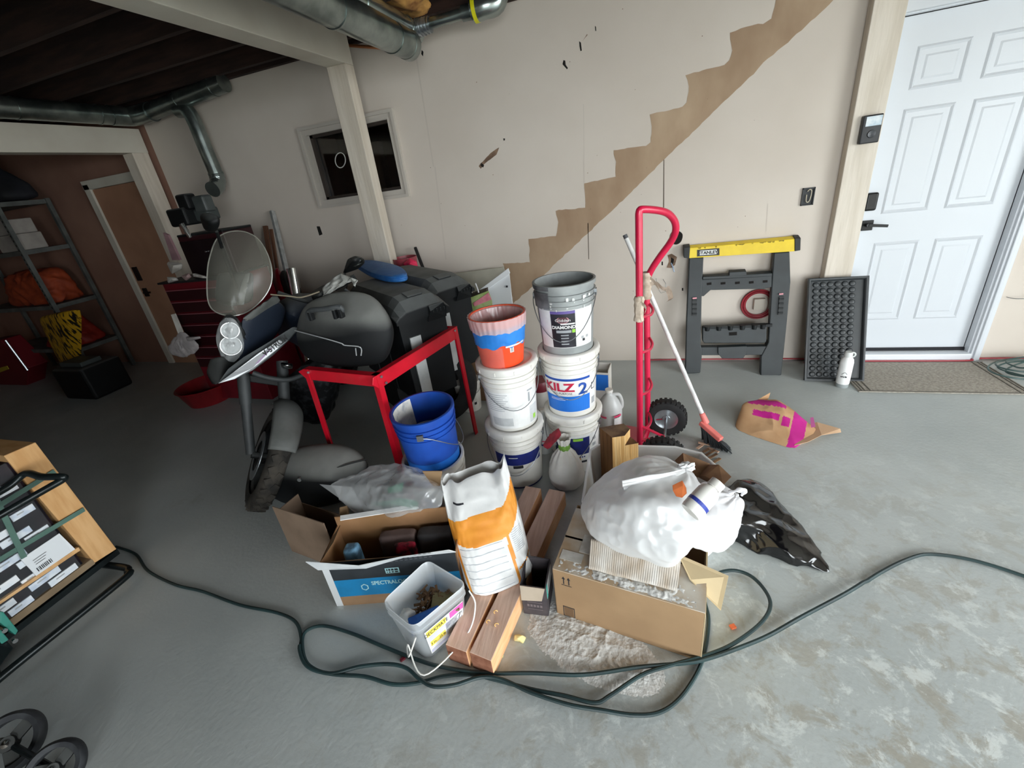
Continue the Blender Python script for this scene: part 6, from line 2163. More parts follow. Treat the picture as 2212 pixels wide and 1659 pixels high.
blob('cowl_shoulder', [(-1.970,1.660,1.116), (-1.952,1.760,1.134), (-1.910,1.840,1.181), (-1.936,1.880,1.130), (-1.973,1.740,1.083), (-1.962,1.670,1.094), (-2.115,1.980,1.092)], m_fender, t, p=14, sub=4)
blob('beak', [(-2.162,1.500,0.874), (-2.147,1.540,0.937), (-2.101,1.560,0.941), (-2.076,1.600,0.867), (-2.077,1.470,0.826), (-2.103,1.460,0.823), (-2.256,1.750,0.765), (-2.389,1.750,0.796), (-2.101,1.800,0.818)], m_bikeblk, t, p=14, sub=4)
b1 = [(-2.077,1.455,0.831), (-2.005,1.490,0.901), (-1.945,1.550,0.939), (-1.881,1.660,0.971), (-1.809,1.800,1.012), (-1.809,1.840,0.992), (-1.863,1.790,0.937), (-1.929,1.700,0.877), (-1.980,1.600,0.839), (-2.036,1.520,0.823)]
c = MB().prism(b1, (-.02, .035, -.01))
bo = c.build('beak_panel', M('panel_grey', '6c7071', '585c5e', sc=4, rough=.4, metal=.3), t, bevel=.006, seg=3)
b2 = [(-2.058,1.450,0.837), (-1.987,1.500,0.877), (-1.907,1.620,0.935), (-1.841,1.715,0.970), (-1.836,1.730,0.953), (-1.858,1.700,0.927), (-1.912,1.665,0.893), (-1.957,1.595,0.856), (-2.010,1.510,0.834)]
c = MB().prism([V3(p) + V3((.004, -.008, .001)) for p in b2], (-.006, .010, 0))
c.build('white_insert', m_silver, bo, bevel=.003)
q0, q1 = V3((-1.884,1.655,0.933)) + V3((.008, -.014, 0)), V3((-1.824,1.725,0.971)) + V3((.008, -.014, 0))
c = MB().text('V-STROM', .045, basis((q0 + q1) / 2, q1 - q0, V3((-.3, .25, 1))), mi=0, sx=.8, bold=.001)
c.build('decal', m_bikeblk, bo)
c = MB().prism([V3(p) + V3((.007, -.012, .001)) for p in ((-1.954,1.600,0.873), (-1.878,1.675,0.938), (-1.871,1.685,0.939), (-1.932,1.620,0.880))], (-.003, .004, 0))
c.build('violet_stripe', M('stripe_violet', '8d6f93', rough=.4), bo)
blob('turn_signal', [(-1.964,1.780,0.803), (-1.901,1.800,0.785), (-1.916,1.800,0.749), (-1.967,1.780,0.764), (-1.904,1.760,0.792), (-1.983,1.840,0.754)], m_chrome, t, p=5, sub=4)
MB().tube(spline([(-2.107,1.700,0.775), (-2.052,1.740,0.722), (-2.001,1.820,0.670), (-1.956,1.920,0.658), (-1.900,2.020,0.636)], 6), .015, 12).build('crash_bar', m_fork, t, smooth=True)
blob('engine', [(-2.158,1.980,0.603), (-1.936,2.100,0.492), (-2.073,2.100,0.210), (-2.246,2.000,0.284), (-2.512,2.400,0.241), (-2.769,2.500,0.043), (-2.2, 2.5, .3), (-2.4, 2.2, .32), (-1.9, 2.3, .75)], M('engine_dark', '1a1b1d', '35373a', sc=26, lo=.5, hi=.62, rough=.4, metal=.6), t, p=9, sub=4, amp=.02, nsc=14)
blob('tank', [(-2.111,2.050,1.085), (-1.959,2.250,1.062), (-1.974,2.000,0.961), (-2.075,2.100,0.733), (-2.5, 2.6, 1.0), (-2.2, 2.5, 1.0), (-2.6, 2.4, .75), (-2.1, 2.3, .72)], m_navy2, t, p=7, sub=4)
blob('seat', [(-2.6, 2.55, .88), (-2.2, 2.55, .88), (-2.75, 3.3, .92), (-2.45, 3.3, .92), (-2.6, 2.5, .78), (-2.2, 2.5, .76), (-2.7, 3.3, .8)], m_bikeblk, t, p=8, sub=4)
wr_ = V3((-2.62, 3.08, .31))
ad2 = V3((.95, .25, -.1)).normalized()
m = Matrix.Translation(wr_) @ ad2.to_track_quat('Z', 'Y').to_matrix().to_4x4()
MB(m).lathe([(.19, -.06), (.24, -.07), (.30, -.05), (.312, 0), (.30, .05), (.24, .07), (.19, .06)], n=40).build('rear_tyre', m_tyre, t, smooth=True, ang=45)
c = MB().tube(spline([(-1.889,1.860,1.196), (-1.805,1.920,1.130), (-1.748,1.940,1.111), (-1.666,1.950,1.136), (-1.598,1.970,1.175), (-1.500,2.050,1.211)], 6), .011, 10)
c.tube([(-1.598,1.970,1.175), (-1.500,2.050,1.211)], .018, 12)
hbr = c.build('handlebar', m_bikeblk, t, smooth=True)
MB().tube(spline([(-1.921,1.840,1.192), (-1.819,1.860,1.171), (-1.755,1.880,1.156), (-1.662,1.920,1.171)], 6), .004, 7).build('brake_cable', M('cable_tan', '8f8470', rough=.6), t, smooth=True)
MB().tube([(-1.539,1.980,1.161), (-1.499,1.990,1.116)], .008, 8).build('clutch_lever', m_fork, hbr, smooth=True)
blob('lever_bracket', [(-1.752,1.940,1.143), (-1.655,1.950,1.168), (-1.651,1.950,1.135), (-1.735,1.940,1.102), (-1.654,1.900,1.150), (-1.743,2.000,1.120)], m_bikeblk, hbr, p=10, sub=3)
mo = blob('mirror', [(-1.612,2.100,1.223), (-1.569,2.120,1.301), (-1.521,2.130,1.314), (-1.480,2.140,1.295), (-1.479,2.140,1.269), (-1.514,2.120,1.243), (-1.476,2.060,1.306), (-1.583,2.200,1.244)], m_bikeblk, t, p=12, sub=4)
c = MB().poly([V3(p) for p in ((-1.561,2.085,1.268), (-1.537,2.090,1.305), (-1.485,2.085,1.312), (-1.460,2.100,1.297), (-1.466,2.100,1.276), (-1.507,2.085,1.262))])
c.build('mirror_glass', M('mirror_glass', 'a9b2b4', rough=.06, metal=1), mo)
MB().tube([(-1.618,2.120,1.218), (-1.596,2.000,1.172)], .008, 8).build('mirror_stem', m_bikeblk, t, smooth=True)
blob('mirror', [(-2.158,1.800,1.649), (-2.054,1.780,1.649), (-2.008,1.780,1.622), (-2.031,1.780,1.579), (-2.108,1.800,1.551), (-2.193,1.820,1.570), (-2.042,1.740,1.604), (-2.220,1.900,1.600)], m_bikeblk, t, p=6, sub=4)
MB().tube(spline([(-2.110,1.820,1.553), (-2.161,1.860,1.477), (-2.216,1.900,1.344), (-2.233,1.920,1.174)], 5), .009, 8).build('mirror_stem', m_bikeblk, t, smooth=True)

t2 = thing('rag', 'light grey rag draped over the motorcycle handlebar grip', 'rag', (-1.533,1.950,1.208))
rg = MB()
e = [[(-1.659,1.950,1.184), (-1.584,1.950,1.226), (-1.532,1.970,1.254), (-1.510,2.000,1.227), (-1.490,2.000,1.213)],
     [(-1.635,1.920,1.159), (-1.553,1.920,1.201), (-1.493,1.930,1.221), (-1.459,1.960,1.226), (-1.428,1.960,1.209)],
     [(-1.668,1.930,1.142), (-1.607,1.930,1.155), (-1.523,1.940,1.189), (-1.478,1.970,1.204), (-1.451,1.960,1.174)]]
def ragfn(u, v):
    x = u * 4
    i = min(3, int(x))
    a = [lerp(r[i], r[i + 1], x - i) for r in e]
    y = v * 2
    j = min(1, int(y))
    p = lerp(a[j], a[j + 1], y - j)
    return p + V3((.3, -1, .3)) * (.010 * noise.noise(V3((u * 7, v * 5, 1))) + .006 * math.sin(u * 22 + v * 6))
rg.grid(ragfn, 40, 20)
rg.build('rag_cloth', M('rag_grey', 'b5b5b0', '8f8f8a', sc=22, rough=.9), t2, smooth=True, solid=.003)

# --- red stand
t = thing('red_stand', 'bright red folding stand of flat steel angle carrying the hard case', 'stand', (-1.4, 2.0, 0))
m_red2 = M('stand_red', 'd4122a', 'c40f26', sc=6, rough=.35, coat=.2)
ST = .80
A, B, C_, D_ = V3((-1.735, 1.70, ST)), V3((-1.225, 1.625, ST)), V3((-1.062, 2.325, ST)), V3((-1.56, 2.40, ST))
hz_ = V3((0, 0, -.035))
ea = (B - A).normalized()
eb_ = (C_ - B).normalized()
c = MB().prism([A - ea * .05 + V3((0, 0, -.02)), A + V3((0, 0, .0)), B + ea * .0, B + V3((0, 0, -.065)), A + V3((0, 0, -.065))], V3((-ea.y, ea.x, 0)) * .006)
c.prism([A, B, B + V3((-ea.y, ea.x, 0)) * .04, A + V3((-ea.y, ea.x, 0)) * .04], (0, 0, -.005))
c.build('rail', m_red2, t, bevel=.002)
c = MB().prism([B - eb_ * .035 + V3((0, 0, -.035)), B - eb_ * .02, C_, C_ + V3((0, 0, -.075)), B + V3((0, 0, -.075)) , B - eb_ * .01 + V3((0, 0, -.06))], V3((-eb_.y, eb_.x, 0)) * .006)
c.prism([B, C_, C_ + V3((-eb_.y, eb_.x, 0)) * .04, B + V3((-eb_.y, eb_.x, 0)) * .04], (0, 0, -.005))
c.build('rail', m_red2, t, bevel=.002)
for p, q in ((C_, D_),):
    d = (q - p).normalized()
    MB().prism([p, q, q + V3((0, 0, -.065)), p + V3((0, 0, -.065))], V3((-d.y, d.x, 0)) * .006).build('rail', m_red2, t, bevel=.002)
for p, sx, sy in ((A, 1, 1), (B, -1, 1), (C_, -1, -1), (D_, 1, -1)):
    dx = ea * (.032 * sx)
    dy = eb_ * (.032 * sy)
    f = V3((p.x, p.y, 0)) + (dx + dy) * -.3
    c = MB()
    c.add([p, p + dx, f + dx, f], [(0, 1, 2, 3)])
    c.add([p, p + dy, f + dy, f], [(0, 1, 2, 3)])
    c.build('leg', m_red2, t, solid=.004)
for p in (B + eb_ * .03, B + eb_ * .05 + V3((0, 0, -.045)), C_ - eb_ * .03, A + ea * .03, B - ea * .02):
    n_ = V3((eb_.y, -eb_.x, 0)) if p is not None else None
    q = p + V3((.004, -.006, -.016))
    MB().tube([q, q + n_ * .006], .007, 10).build('bolt', m_steel, t, smooth=True)

# --- hard side case standing on the stand rail
t = thing('hard_case', 'dusty black motorcycle side case with carry handle sitting on the red stand', 'case', (-1.5, 1.85, .8))
fr1 = [(-1.790,1.800,0.832), (-1.828,1.800,0.924), (-1.778,1.820,1.042), (-1.719,1.860,1.126), (-1.608,1.900,1.148), (-1.528,1.920,1.159), (-1.398,1.900,1.152), (-1.279,1.860,1.113), (-1.193,1.800,1.034), (-1.179,1.780,0.966), (-1.209,1.760,0.893), (-1.295,1.760,0.814), (-1.525,1.765,0.792), (-1.659,1.780,0.794)]
bkp = [(-1.972,2.020,0.734), (-1.961,2.040,0.946), (-1.754,2.120,1.061), (-1.483,2.100,1.040), (-1.337,2.020,0.891), (-1.399,1.980,0.748), (-1.715,1.990,0.699)]
ctf = [(-1.526,1.735,1.069), (-1.323,1.725,1.065), (-1.584,1.710,0.938), (-1.350,1.700,0.925), (-1.257,1.735,1.035)]
o = blob('case_shell', fr1 + bkp + ctf, m_plast, t, p=12, sub=5)
c = MB().tube(spline([(-1.606,1.720,1.082), (-1.570,1.700,1.127), (-1.463,1.685,1.138), (-1.369,1.690,1.142), (-1.390,1.710,1.097)], 5), .013, 10)
c.build('carry_handle', M('handle_grey', '3c3f40', '55585a', sc=9, rough=.55), t, smooth=True)
for p in ((-1.567,1.700,1.103), (-1.408,1.690,1.110), (-1.373,1.690,1.113)):
    MB().box(V3(p), (.018, .03, .05)).build('handle_bracket', m_plast, t, bevel=.004)
c = MB().tube(spline([(-1.777,1.775,0.999), (-1.563,1.705,0.984), (-1.432,1.690,0.954), (-1.408,1.690,0.941), (-1.320,1.690,0.929), (-1.337,1.700,0.879)], 5), .0032, 7)
c.tube([(-1.349,1.690,0.924), (-1.365,1.700,0.879)], .003, 6)
c.build('silver_trim', M('trim_line', 'a9acad', rough=.4), t, smooth=True)
for k in range(2):
    pts = [(-1.319,1.855,1.109), (-1.260,1.825,1.073), (-1.220,1.790,1.014), (-1.208,1.765,0.947), (-1.221,1.755,0.887)] if k else [(-1.335,1.850,1.111), (-1.276,1.820,1.076), (-1.239,1.785,1.016), (-1.225,1.758,0.950), (-1.241,1.750,0.884)]
    MB().tube(spline(pts, 6), .0035, 6).build('seam_rib', m_plast, t, smooth=True)

# --- second hard case on the floor
t = thing('hard_case', 'black motorcycle side case lying on the floor beside the front tyre', 'case', (-1.759,1.494,0.000))
fr1 = [(-2.127,1.520,0.127), (-2.028,1.530,0.267), (-1.871,1.580,0.342), (-1.724,1.620,0.362), (-1.529,1.600,0.384), (-1.402,1.560,0.367), (-1.350,1.520,0.320), (-1.372,1.500,0.241), (-1.464,1.460,0.147), (-1.688,1.460,0.034), (-1.970,1.480,-0.005), (-2.092,1.500,0.041)]
bkp = [(-2.341,1.750,-0.088), (-2.155,1.800,0.085), (-1.768,1.800,0.136), (-1.604,1.740,0.090), (-1.762,1.700,-0.058), (-1.9, 1.7, .01), (-1.6, 1.7, .01)]
ctf = [(-1.751,1.420,0.283), (-1.479,1.390,0.306), (-1.601,1.460,0.359), (-1.693,1.410,0.169)]
blob('case_shell', fr1 + bkp + ctf, m_plast, t, p=11, sub=5, floor=.003)
MB().tube(spline([(-1.705,1.420,0.281), (-1.560,1.430,0.325), (-1.432,1.470,0.357), (-1.350,1.530,0.351)], 6), .004, 6).build('seam_rib', m_bikeblk, t, smooth=True)
q = V3((-1.718,1.410,0.282))
MB().tube([q, q + V3((.004, -.012, 0))], .011, 16).build('lock', m_chrome, t, smooth=True)
MB().tube([(-1.387,1.500,0.344), (-1.377,1.500,0.293), (-1.410,1.460,0.223)], .003, 6).build('edge_line', m_plast, t, smooth=True)

# --- two black cargo boxes
def cargo(label, end, L, top, bot, mark):
    t = thing('cargo_box', label, 'storage box', (end[0], end[1], bot), 'black cargo boxes')
    ax = V3((-.80, .60, 0)).normalized()
    fm = basis((end[0], end[1], bot), -ax, V3((.6, .8, 0)))       # x towards the near end, y across
    if fm.col[2][2] < 0:
        fm = basis((end[0], end[1], bot), -ax, V3((-.6, -.8, 0)))
    H = top - bot
    w_ = .34
    hb_ = H - .12
    c = MB(fm)
    pr = [(-.145, .0), (-.150, hb_ * .5), (-.157, hb_)]
    vs = []
    for y, z in pr:
        for (x, s) in ((-L + .02, 1), (-.012, 1), (-.012, -1), (-L + .02, -1)):
            vs.append((x - (.02 if (x < -.5) else -.0), y * s, z))
    c.add(vs, [(k * 4 + i, k * 4 + (i + 1) % 4, k * 4 + 4 + (i + 1) % 4, k * 4 + 4 + i) for k in range(2) for i in range(4)] + [(0, 1, 2, 3), (8, 9, 10, 11)])
    for x in (-L * .33, -L * .66):
        c.box((x, -.156, hb_ * .5), (.03, .012, hb_ * .95)).box((x, .156, hb_ * .5), (.03, .012, hb_ * .95))
    c.build('box_body', m_plast2, t, fix=True, bevel=.008)
    c = MB(fm)
    sec = [(-.178, hb_ - .015), (-.178, hb_ + .03), (-.150, hb_ + .075), (-.105, hb_ + .118), (-.03, hb_ + .125), (.03, hb_ + .125), (.105, hb_ + .118), (.150, hb_ + .075), (.178, hb_ + .03), (.178, hb_ - .015)]
    st_ = [(-L - .0, .55), (-L + .06, 1.0), (-.13, 1.0), (-.05, .86), (.02, .45)]
    n_ = len(sec)
    vs = []
    for (x, k) in st_:
        for (y, z) in sec:
            vs.append((x, y, hb_ - .015 + (z - hb_ + .015) * k))
    c.add(vs, [(a * n_ + i, a * n_ + i + 1, (a + 1) * n_ + i + 1, (a + 1) * n_ + i) for a in range(len(st_) - 1) for i in range(n_ - 1)] + [tuple(range(n_)), tuple((len(st_) - 1) * n_ + i for i in range(n_))])
    c.prism([(-.13, -.05, hb_ + .118), (-.05, -.05, hb_ + .104), (-.05, .05, hb_ + .104), (-.13, .05, hb_ + .118)], (0, 0, .012))
    c.build('lid', m_plast2, t, bevel=.008)
    c = MB(fm)
    c.prism([(.0, .02, hb_ - .05), (.0, .15, hb_ - .05), (.034, .14, hb_ + .02), (.026, .13, hb_ + .05), (.026, .03, hb_ + .05), (.034, .03, hb_ + .02)], (.012, 0, 0))
    for k in range(4):
        c.box((.046, .05 + .025 * k, hb_ + .015), (.006, .008, .02))
    c.build('latch', m_plast2, t, bevel=.004)
    c = MB(fm)
    c.box((-.005, -.075, hb_ * .40), (.012, .07, hb_ * .78))
    c.build('reflective_label', M('label_silver', 'c9cccb', 'b4b8b8', sc=12, rough=.45), t)
    if mark:
        c = MB(fm)
        for (x, y, z) in ((-.02, -.03, .086), (-.004, -.02, .075), (-.012, .02, .075)):
            c.box((x - .05, y, hb_ + z + .014), (.016, .022, .004))
        c.build('lid_mark', m_bikeblk, t)
    return t, fm, H


t1, f1_, H1 = cargo('black dusty cargo box with white reflective strip carrying the blue seat pad', (-1.185, 2.15), .86, 1.06, .40, False)
t2_, f2_, H2 = cargo('black dusty cargo box with white strip, farther from the red stand rail', (-1.165, 2.56), .86, 1.06, .40, True)
t = thing('crate_base', 'dark low crate holding up the black cargo boxes', 'crate', (-1.6, 2.72, 0))
fmc = f2_.copy()
c = MB(f2_)
c.box((-.46, -.18, -.205), (.60, .40, .385))
c.build('crate_body', m_bikeblk, t, bevel=.01)
t = thing('seat_pad', 'blue rounded pad lying on the lids of the black cargo boxes', 'pad', (-1.819,2.822,1.085))
sp_ = [(-2.296,3.183,1.085), (-2.164,3.211,1.085), (-1.891,3.017,1.085), (-1.648,2.801,1.085), (-1.471,2.572,1.085), (-1.435,2.464,1.085), (-1.536,2.464,1.085), (-1.716,2.584,1.085), (-1.970,2.820,1.085)]
o_ = spline(sp_, 5, True)
c = MB()
ctr = sum((V3(p) for p in o_), V3((0, 0, 0))) / len(o_)
rings = [(.98, -.012), (1.0, -.004), (1.0, .004), (.985, .008), (.985, .012), (1.0, .016), (.98, .026), (.85, .032), (.02, .034)]
n_ = len(o_)
c.add([ctr + (V3(p) - ctr) * k + V3((0, 0, z)) for k, z in rings for p in o_], [(a * n_ + i, a * n_ + (i + 1) % n_, (a + 1) * n_ + (i + 1) % n_, (a + 1) * n_ + i) for a in range(len(rings) - 1) for i in range(n_)])
c.build('pad_body', M('pad_blue', '2a6fbd', '3f7fc4', sc=20, rough=.55), t, smooth=True, ang=50)
t = thing('spare_tyre', 'black tyre standing in shade behind the blue bucket', 'tyre', (-1.42, 2.52, .3))
m = Matrix.Translation(V3((-1.751,2.660,-0.015)) * 0 + V3((-1.38, 2.50, .29))) @ V3((.35, -.9, .2)).normalized().to_track_quat('Z', 'Y').to_matrix().to_4x4()
t.location = (-1.38, 2.50, 0)
MB(m).lathe([(.17, -.06), (.22, -.085), (.28, -.07), (.295, 0), (.28, .07), (.22, .085), (.17, .06)], n=44).build('tyre_body', m_tyre, t, smooth=True, ang=50)

# ---------------------------------------------------------------- dark end of the garage: toolbox, shelves, leaning things
m_tred = M('toolbox_red', '6e1420', '5d101a', sc=5, rough=.35)
m_tline = M('drawer_edge', 'a6616a', rough=.35, metal=.5)
t = thing('tool_cabinet', 'red roller tool cabinet of thin drawers behind the motorcycle windscreen', 'tool cabinet', (-3.5, 2.8, 0))
c = MB().box((-3.50, 2.85, .60), (.72, .46, 1.12))
c.build('cabinet_body', m_tred, t, bevel=.006)
for k in range(7):
    z0 = 1.10 - k * .105
    dr = MB().box((-3.50, 2.612, z0 - .045), (.66, .02, .092)).build('drawer', M('drawer_dark', '2a090e', rough=.4), t, bevel=.003)
    MB().box((-3.50, 2.600, z0), (.64, .012, .008)).build('drawer_pull', m_tline, dr)
MB().box((-3.50, 2.84, 1.168), (.74, .50, .016)).build('top_mat', m_rub, t)
t = thing('tool_chest', 'dark red upper tool chest standing on the roller cabinet', 'tool chest', (-3.4, 2.9, 1.18))
MB().box((-3.36, 2.88, 1.345), (.50, .30, .33)).build('chest_body', M('chest_dark', '2b0c11', rough=.4), t, bevel=.008)
MB().box((-3.36, 2.88, 1.515), (.50, .30, .02)).build('chest_lid', m_bikeblk, t, bevel=.006)
MB().box((-3.36, 2.722, 1.33), (.46, .016, .28)).build('front_panel', M('panel_black', '140b0e', rough=.3), t, bevel=.004)
q = (-3.33, 2.71, 1.375)
MB().tube([q, (q[0], 2.70, q[2])], .008, 12).build('lock', m_chrome, t)
for i, (a, nm, lab, d, mt) in enumerate((((-3.494,2.850,1.765), 'tool_pouch', 'small dark pouch on top of the red tool chest', (.12, .1, .12), m_bikeblk), ((-3.385,2.900,1.733), 'grey_tin', 'grey box tin on top of the red tool chest', (.13, .1, .13), M('tin_grey', '4a4f4e', '3c4140', sc=9, rough=.5)), ((-3.579,2.850,1.657), 'drill_case', 'dark clutter case on the tool chest under the pouch', (.2, .16, .14), m_bikeblk), ((-3.416,2.920,1.654), 'grey_case', 'slate coloured case under the grey tin on the tool chest', (.16, .12, .10), M('case_slate', '3b4140', rough=.6)))):
    o = MB().box(V3(a), d)
    o = o.build(nm, mt, bevel=.02, seg=3)
    tag(o, lab, nm.split('_')[-1])
for i, p in enumerate(((-3.521,2.750,1.605), (-3.467,2.720,1.553))):
    o = MB().tube([V3(p), V3(p) + V3((.02, 0, -.06))], [.022, .016], 14).build('chrome_socket', m_chrome, smooth=True)
    tag(o, ['chrome socket on the chest, upper one', 'chrome socket on the chest edge, lower one'][i], 'socket')
t = thing('cloth_strip', 'pinkish cloth strip hanging beside the red tool chest', 'cloth', (-3.556,2.600,1.409))
c = MB().prism([(-3.592,2.620,1.562), (-3.553,2.620,1.540), (-3.513,2.600,1.342), (-3.594,2.600,1.348)], (0, .02, 0)).build('strip_body', M('cloth_mauve', '8a6a6e', '7a5b60', sc=12, rough=.9), t)
for i, (pts, lab, mt) in enumerate((([(-3.604,2.550,1.344), (-3.433,2.550,1.317), (-3.469,2.550,1.275), (-3.602,2.550,1.246), (-3.441,2.480,1.315), (-3.635,2.620,1.297)], 'crumpled white paper cup shape heaped on the roller cabinet edge', m_bkw2), ([(-3.667,2.550,1.227), (-3.569,2.550,1.213), (-3.562,2.550,1.190), (-3.689,2.550,1.174), (-3.529,2.480,1.213), (-3.723,2.620,1.182)], 'rounded white lump at the corner of the roller cabinet', m_bkw), ([(-3.499,2.550,1.224), (-3.406,2.550,1.241), (-3.394,2.550,1.210), (-3.471,2.550,1.184), (-3.386,2.500,1.222), (-3.515,2.600,1.197)], 'small pale pink box on the roller cabinet', M('box_palepink', 'b89a98', rough=.7)), ([(-3.367,2.550,1.238), (-3.226,2.550,1.202), (-3.226,2.550,1.184), (-3.374,2.550,1.208), (-3.246,2.500,1.220), (-3.368,2.600,1.199)], 'flat white packet on the roller cabinet by the windscreen', m_bkw2))):
    v, f = hullblob(pts, p=14, sub=3)
    o = MB().add(v, f).build('paper_scrap', mt, smooth=True, ang=50)
    tag(o, lab, 'paper')

t = thing('plastic_bag', 'white plastic bag with tied neck hanging before the red roller cabinet', 'bag', (-3.768,2.500,0.642))
c = MB().prism([(-3.744,2.500,0.919), (-3.696,2.500,0.925), (-3.704,2.500,0.758), (-3.764,2.500,0.742)], (0, .012, 0))
c.build('bag_neck', m_bkw2, t)
blob('bag_body', [(-3.980,2.500,0.623), (-3.737,2.500,0.759), (-3.676,2.500,0.748), (-3.586,2.500,0.639), (-3.645,2.500,0.574), (-3.856,2.500,0.522), (-3.976,2.500,0.555), (-3.722,2.470,0.654), (-3.914,2.597,0.604)], M('bag_offwhite', 'b9b2b2', 'a09a9a', sc=14, rough=.6), t, p=9, sub=5, amp=.012, nsc=16, ridge=True)
blob('bag_tail', [(-3.652,2.470,0.726), (-3.477,2.470,0.730), (-3.470,2.470,0.713), (-3.647,2.470,0.687), (-3.533,2.440,0.727)], M('bag_offwhite', 'b9b2b2', 'a09a9a', sc=14, rough=.6), t, p=9, sub=3)
t = thing('red_basin', 'dark red plastic basin on the floor behind the front fender', 'basin', (-4.0, 2.62, 0))
MB(frame((-3.95, 2.66, 0))).lathe([(.001, .004), (.19, .004), (.25, .17), (.262, .175), (.255, .18), (.24, .17), (.185, .012), (.001, .012)], n=40).build('basin_body', M('basin_red', '8a1a20', '76151b', sc=8, rough=.4), t, smooth=True, ang=50)

t = thing('aluminium_level', 'long silver level leaning on the wall behind the windscreen', 'level', (-3.048,3.200,0.838))
p0, p1 = V3((-3.303,3.520,1.599)), V3((-3.162,3.300,1.042))
d_ = (p0 - p1)
p1 = p0 - d_ * (p0.z / d_.z) * .985
MB().bar(p0, p1, .030, .045, up=(0, -1, 0)).build('level_body', M('aluminium', 'c5c8c8', 'a8abab', sc=20, rough=.4, metal=.6), t, bevel=.003)
for i, (a, b, w_) in enumerate((((-3.454,3.530,1.475), (-3.447,3.400,0.991), .05), ((-3.400,3.530,1.439), (-3.420,3.420,0.889), .03))):
    a, b = V3(a), V3(b)
    d_ = a - b
    b = a - d_ * (a.z / d_.z) * .985
    o = MB().bar(a, b, w_, .02, up=(0, -1, 0)).build('wood_strip', M('strip_wood', '7c5540', '6b4835', sc=6, rough=.85), bevel=.002)
    tag(o, ['wide brown wood strip leaning on the wall behind the windscreen', 'narrow brown wood strip leaning between the wide strip and the level'][i], 'wood strip')
t = thing('fuel_can', 'dark red and black can behind the motorcycle screen by the level', 'can', (-3.163,3.200,1.023))
blob('can_body', [(-3.210,3.200,1.105), (-3.139,3.200,1.117), (-3.126,3.200,1.021), (-3.203,3.200,0.891), (-3.294,3.200,0.887), (-3.090,3.100,1.043), (-3.348,3.320,0.912), (-3.25, 3.2, .01), (-3.0, 3.2, .01)], M('can_red', '8f1526', '77101f', sc=6, rough=.35), t, p=9, sub=4)
blob('can_guard', [(-3.077,3.140,1.097), (-2.998,3.140,1.070), (-3.045,3.140,0.877), (-3.163,3.140,0.884), (-3.011,3.080,1.001), (-3.167,3.240,0.968), (-3.05, 3.15, .01), (-2.9, 3.15, .01)], m_bikeblk, t, p=9, sub=4)
t = thing('chrome_tube', 'short chrome tube standing beside the level behind the handlebar', 'tube', (-2.987,3.100,0.908))
a, b = V3((-2.856,3.050,1.123)), V3((-2.844,3.000,0.920))
b = a - (a - b) * (a.z / (a - b).z) * .985
MB().tube([a, b], .045, 20).build('tube_body', m_chrome, t, smooth=True, ang=40)

# --- steel shelf by the far door
t = thing('steel_shelf', 'perforated steel shelf unit against the wall past the far door', 'shelf', (-6.75, 3.2, 0))
m_shelf = M('shelf_grey', '6d716e', '565a58', sc=8, rough=.55, metal=.3)
SX0, SX1, SY0, SY1 = -7.9, -6.25, 3.0, 3.45
for x in (SX0, SX1):
    for y in (SY0, SY1):
        MB().box((x, y, 1.03), (.04, .04, 2.06)).build('upright', m_shelf, t)
for z in (2.03, 1.54, .93, .40):
    MB().box(((SX0 + SX1) / 2, (SY0 + SY1) / 2, z), (SX1 - SX0, SY1 - SY0, .045)).build('shelf_board', m_shelf, t)
holes = MB()
for k in range(40):
    holes.box((SX1, SY0 - .021, .1 + k * .049), (.01, .003, .022))
holes.build('upright_hole_pattern', m_hole, t)


def crate(name, lab, cat, x, y, z, d, mt, bev=.01):
    o = MB().box((x, y, z + d[2] / 2), d).build(name, mt, bevel=bev, seg=3)
    return tag(o, lab, cat)


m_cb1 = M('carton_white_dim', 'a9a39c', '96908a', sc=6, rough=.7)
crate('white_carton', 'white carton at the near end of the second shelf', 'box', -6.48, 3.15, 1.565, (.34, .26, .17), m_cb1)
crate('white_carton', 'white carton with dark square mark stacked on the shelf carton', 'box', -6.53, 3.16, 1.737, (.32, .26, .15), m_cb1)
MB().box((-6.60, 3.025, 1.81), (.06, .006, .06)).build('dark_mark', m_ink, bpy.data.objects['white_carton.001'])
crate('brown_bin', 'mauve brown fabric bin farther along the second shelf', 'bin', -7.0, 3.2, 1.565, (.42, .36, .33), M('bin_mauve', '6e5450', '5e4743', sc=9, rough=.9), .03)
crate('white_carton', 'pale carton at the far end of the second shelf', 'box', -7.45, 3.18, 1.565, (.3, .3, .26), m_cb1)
m_or = M('cloth_orange', 'a4421c', '8a3415', sc=9, rough=.75)
for i, (x0, x1, z, lab) in enumerate(((-7.2, -6.32, .955, 'dark orange folded tarp heaped on the third shelf'),)):
    v, f = hullblob([(x0, 3.05, z), (x1, 3.05, z), (x0, 3.4, z), (x1, 3.4, z), (x0 + .1, 3.1, z + .36), (x1 - .1, 3.1, z + .38), (x0 + .1, 3.35, z + .38), (x1 - .1, 3.35, z + .36), (-6.8, 3.04, z + .3)], p=8, sub=5, amp=.03, nsc=7, ridge=True, floor=z)
    o = MB().add(v, f).build('folded_tarp', m_or, smooth=True, ang=70)
    tag(o, lab, 'tarp')
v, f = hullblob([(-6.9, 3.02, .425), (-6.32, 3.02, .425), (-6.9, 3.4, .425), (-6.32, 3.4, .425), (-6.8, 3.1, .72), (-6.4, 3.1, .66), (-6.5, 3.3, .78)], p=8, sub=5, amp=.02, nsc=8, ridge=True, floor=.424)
tag(MB().add(v, f).build('red_bag', M('bag_red_dim', '9a2718', '831f12', sc=9, rough=.6), smooth=True, ang=70), 'bright red bag on the lowest shelf above the yellow tool', 'bag')
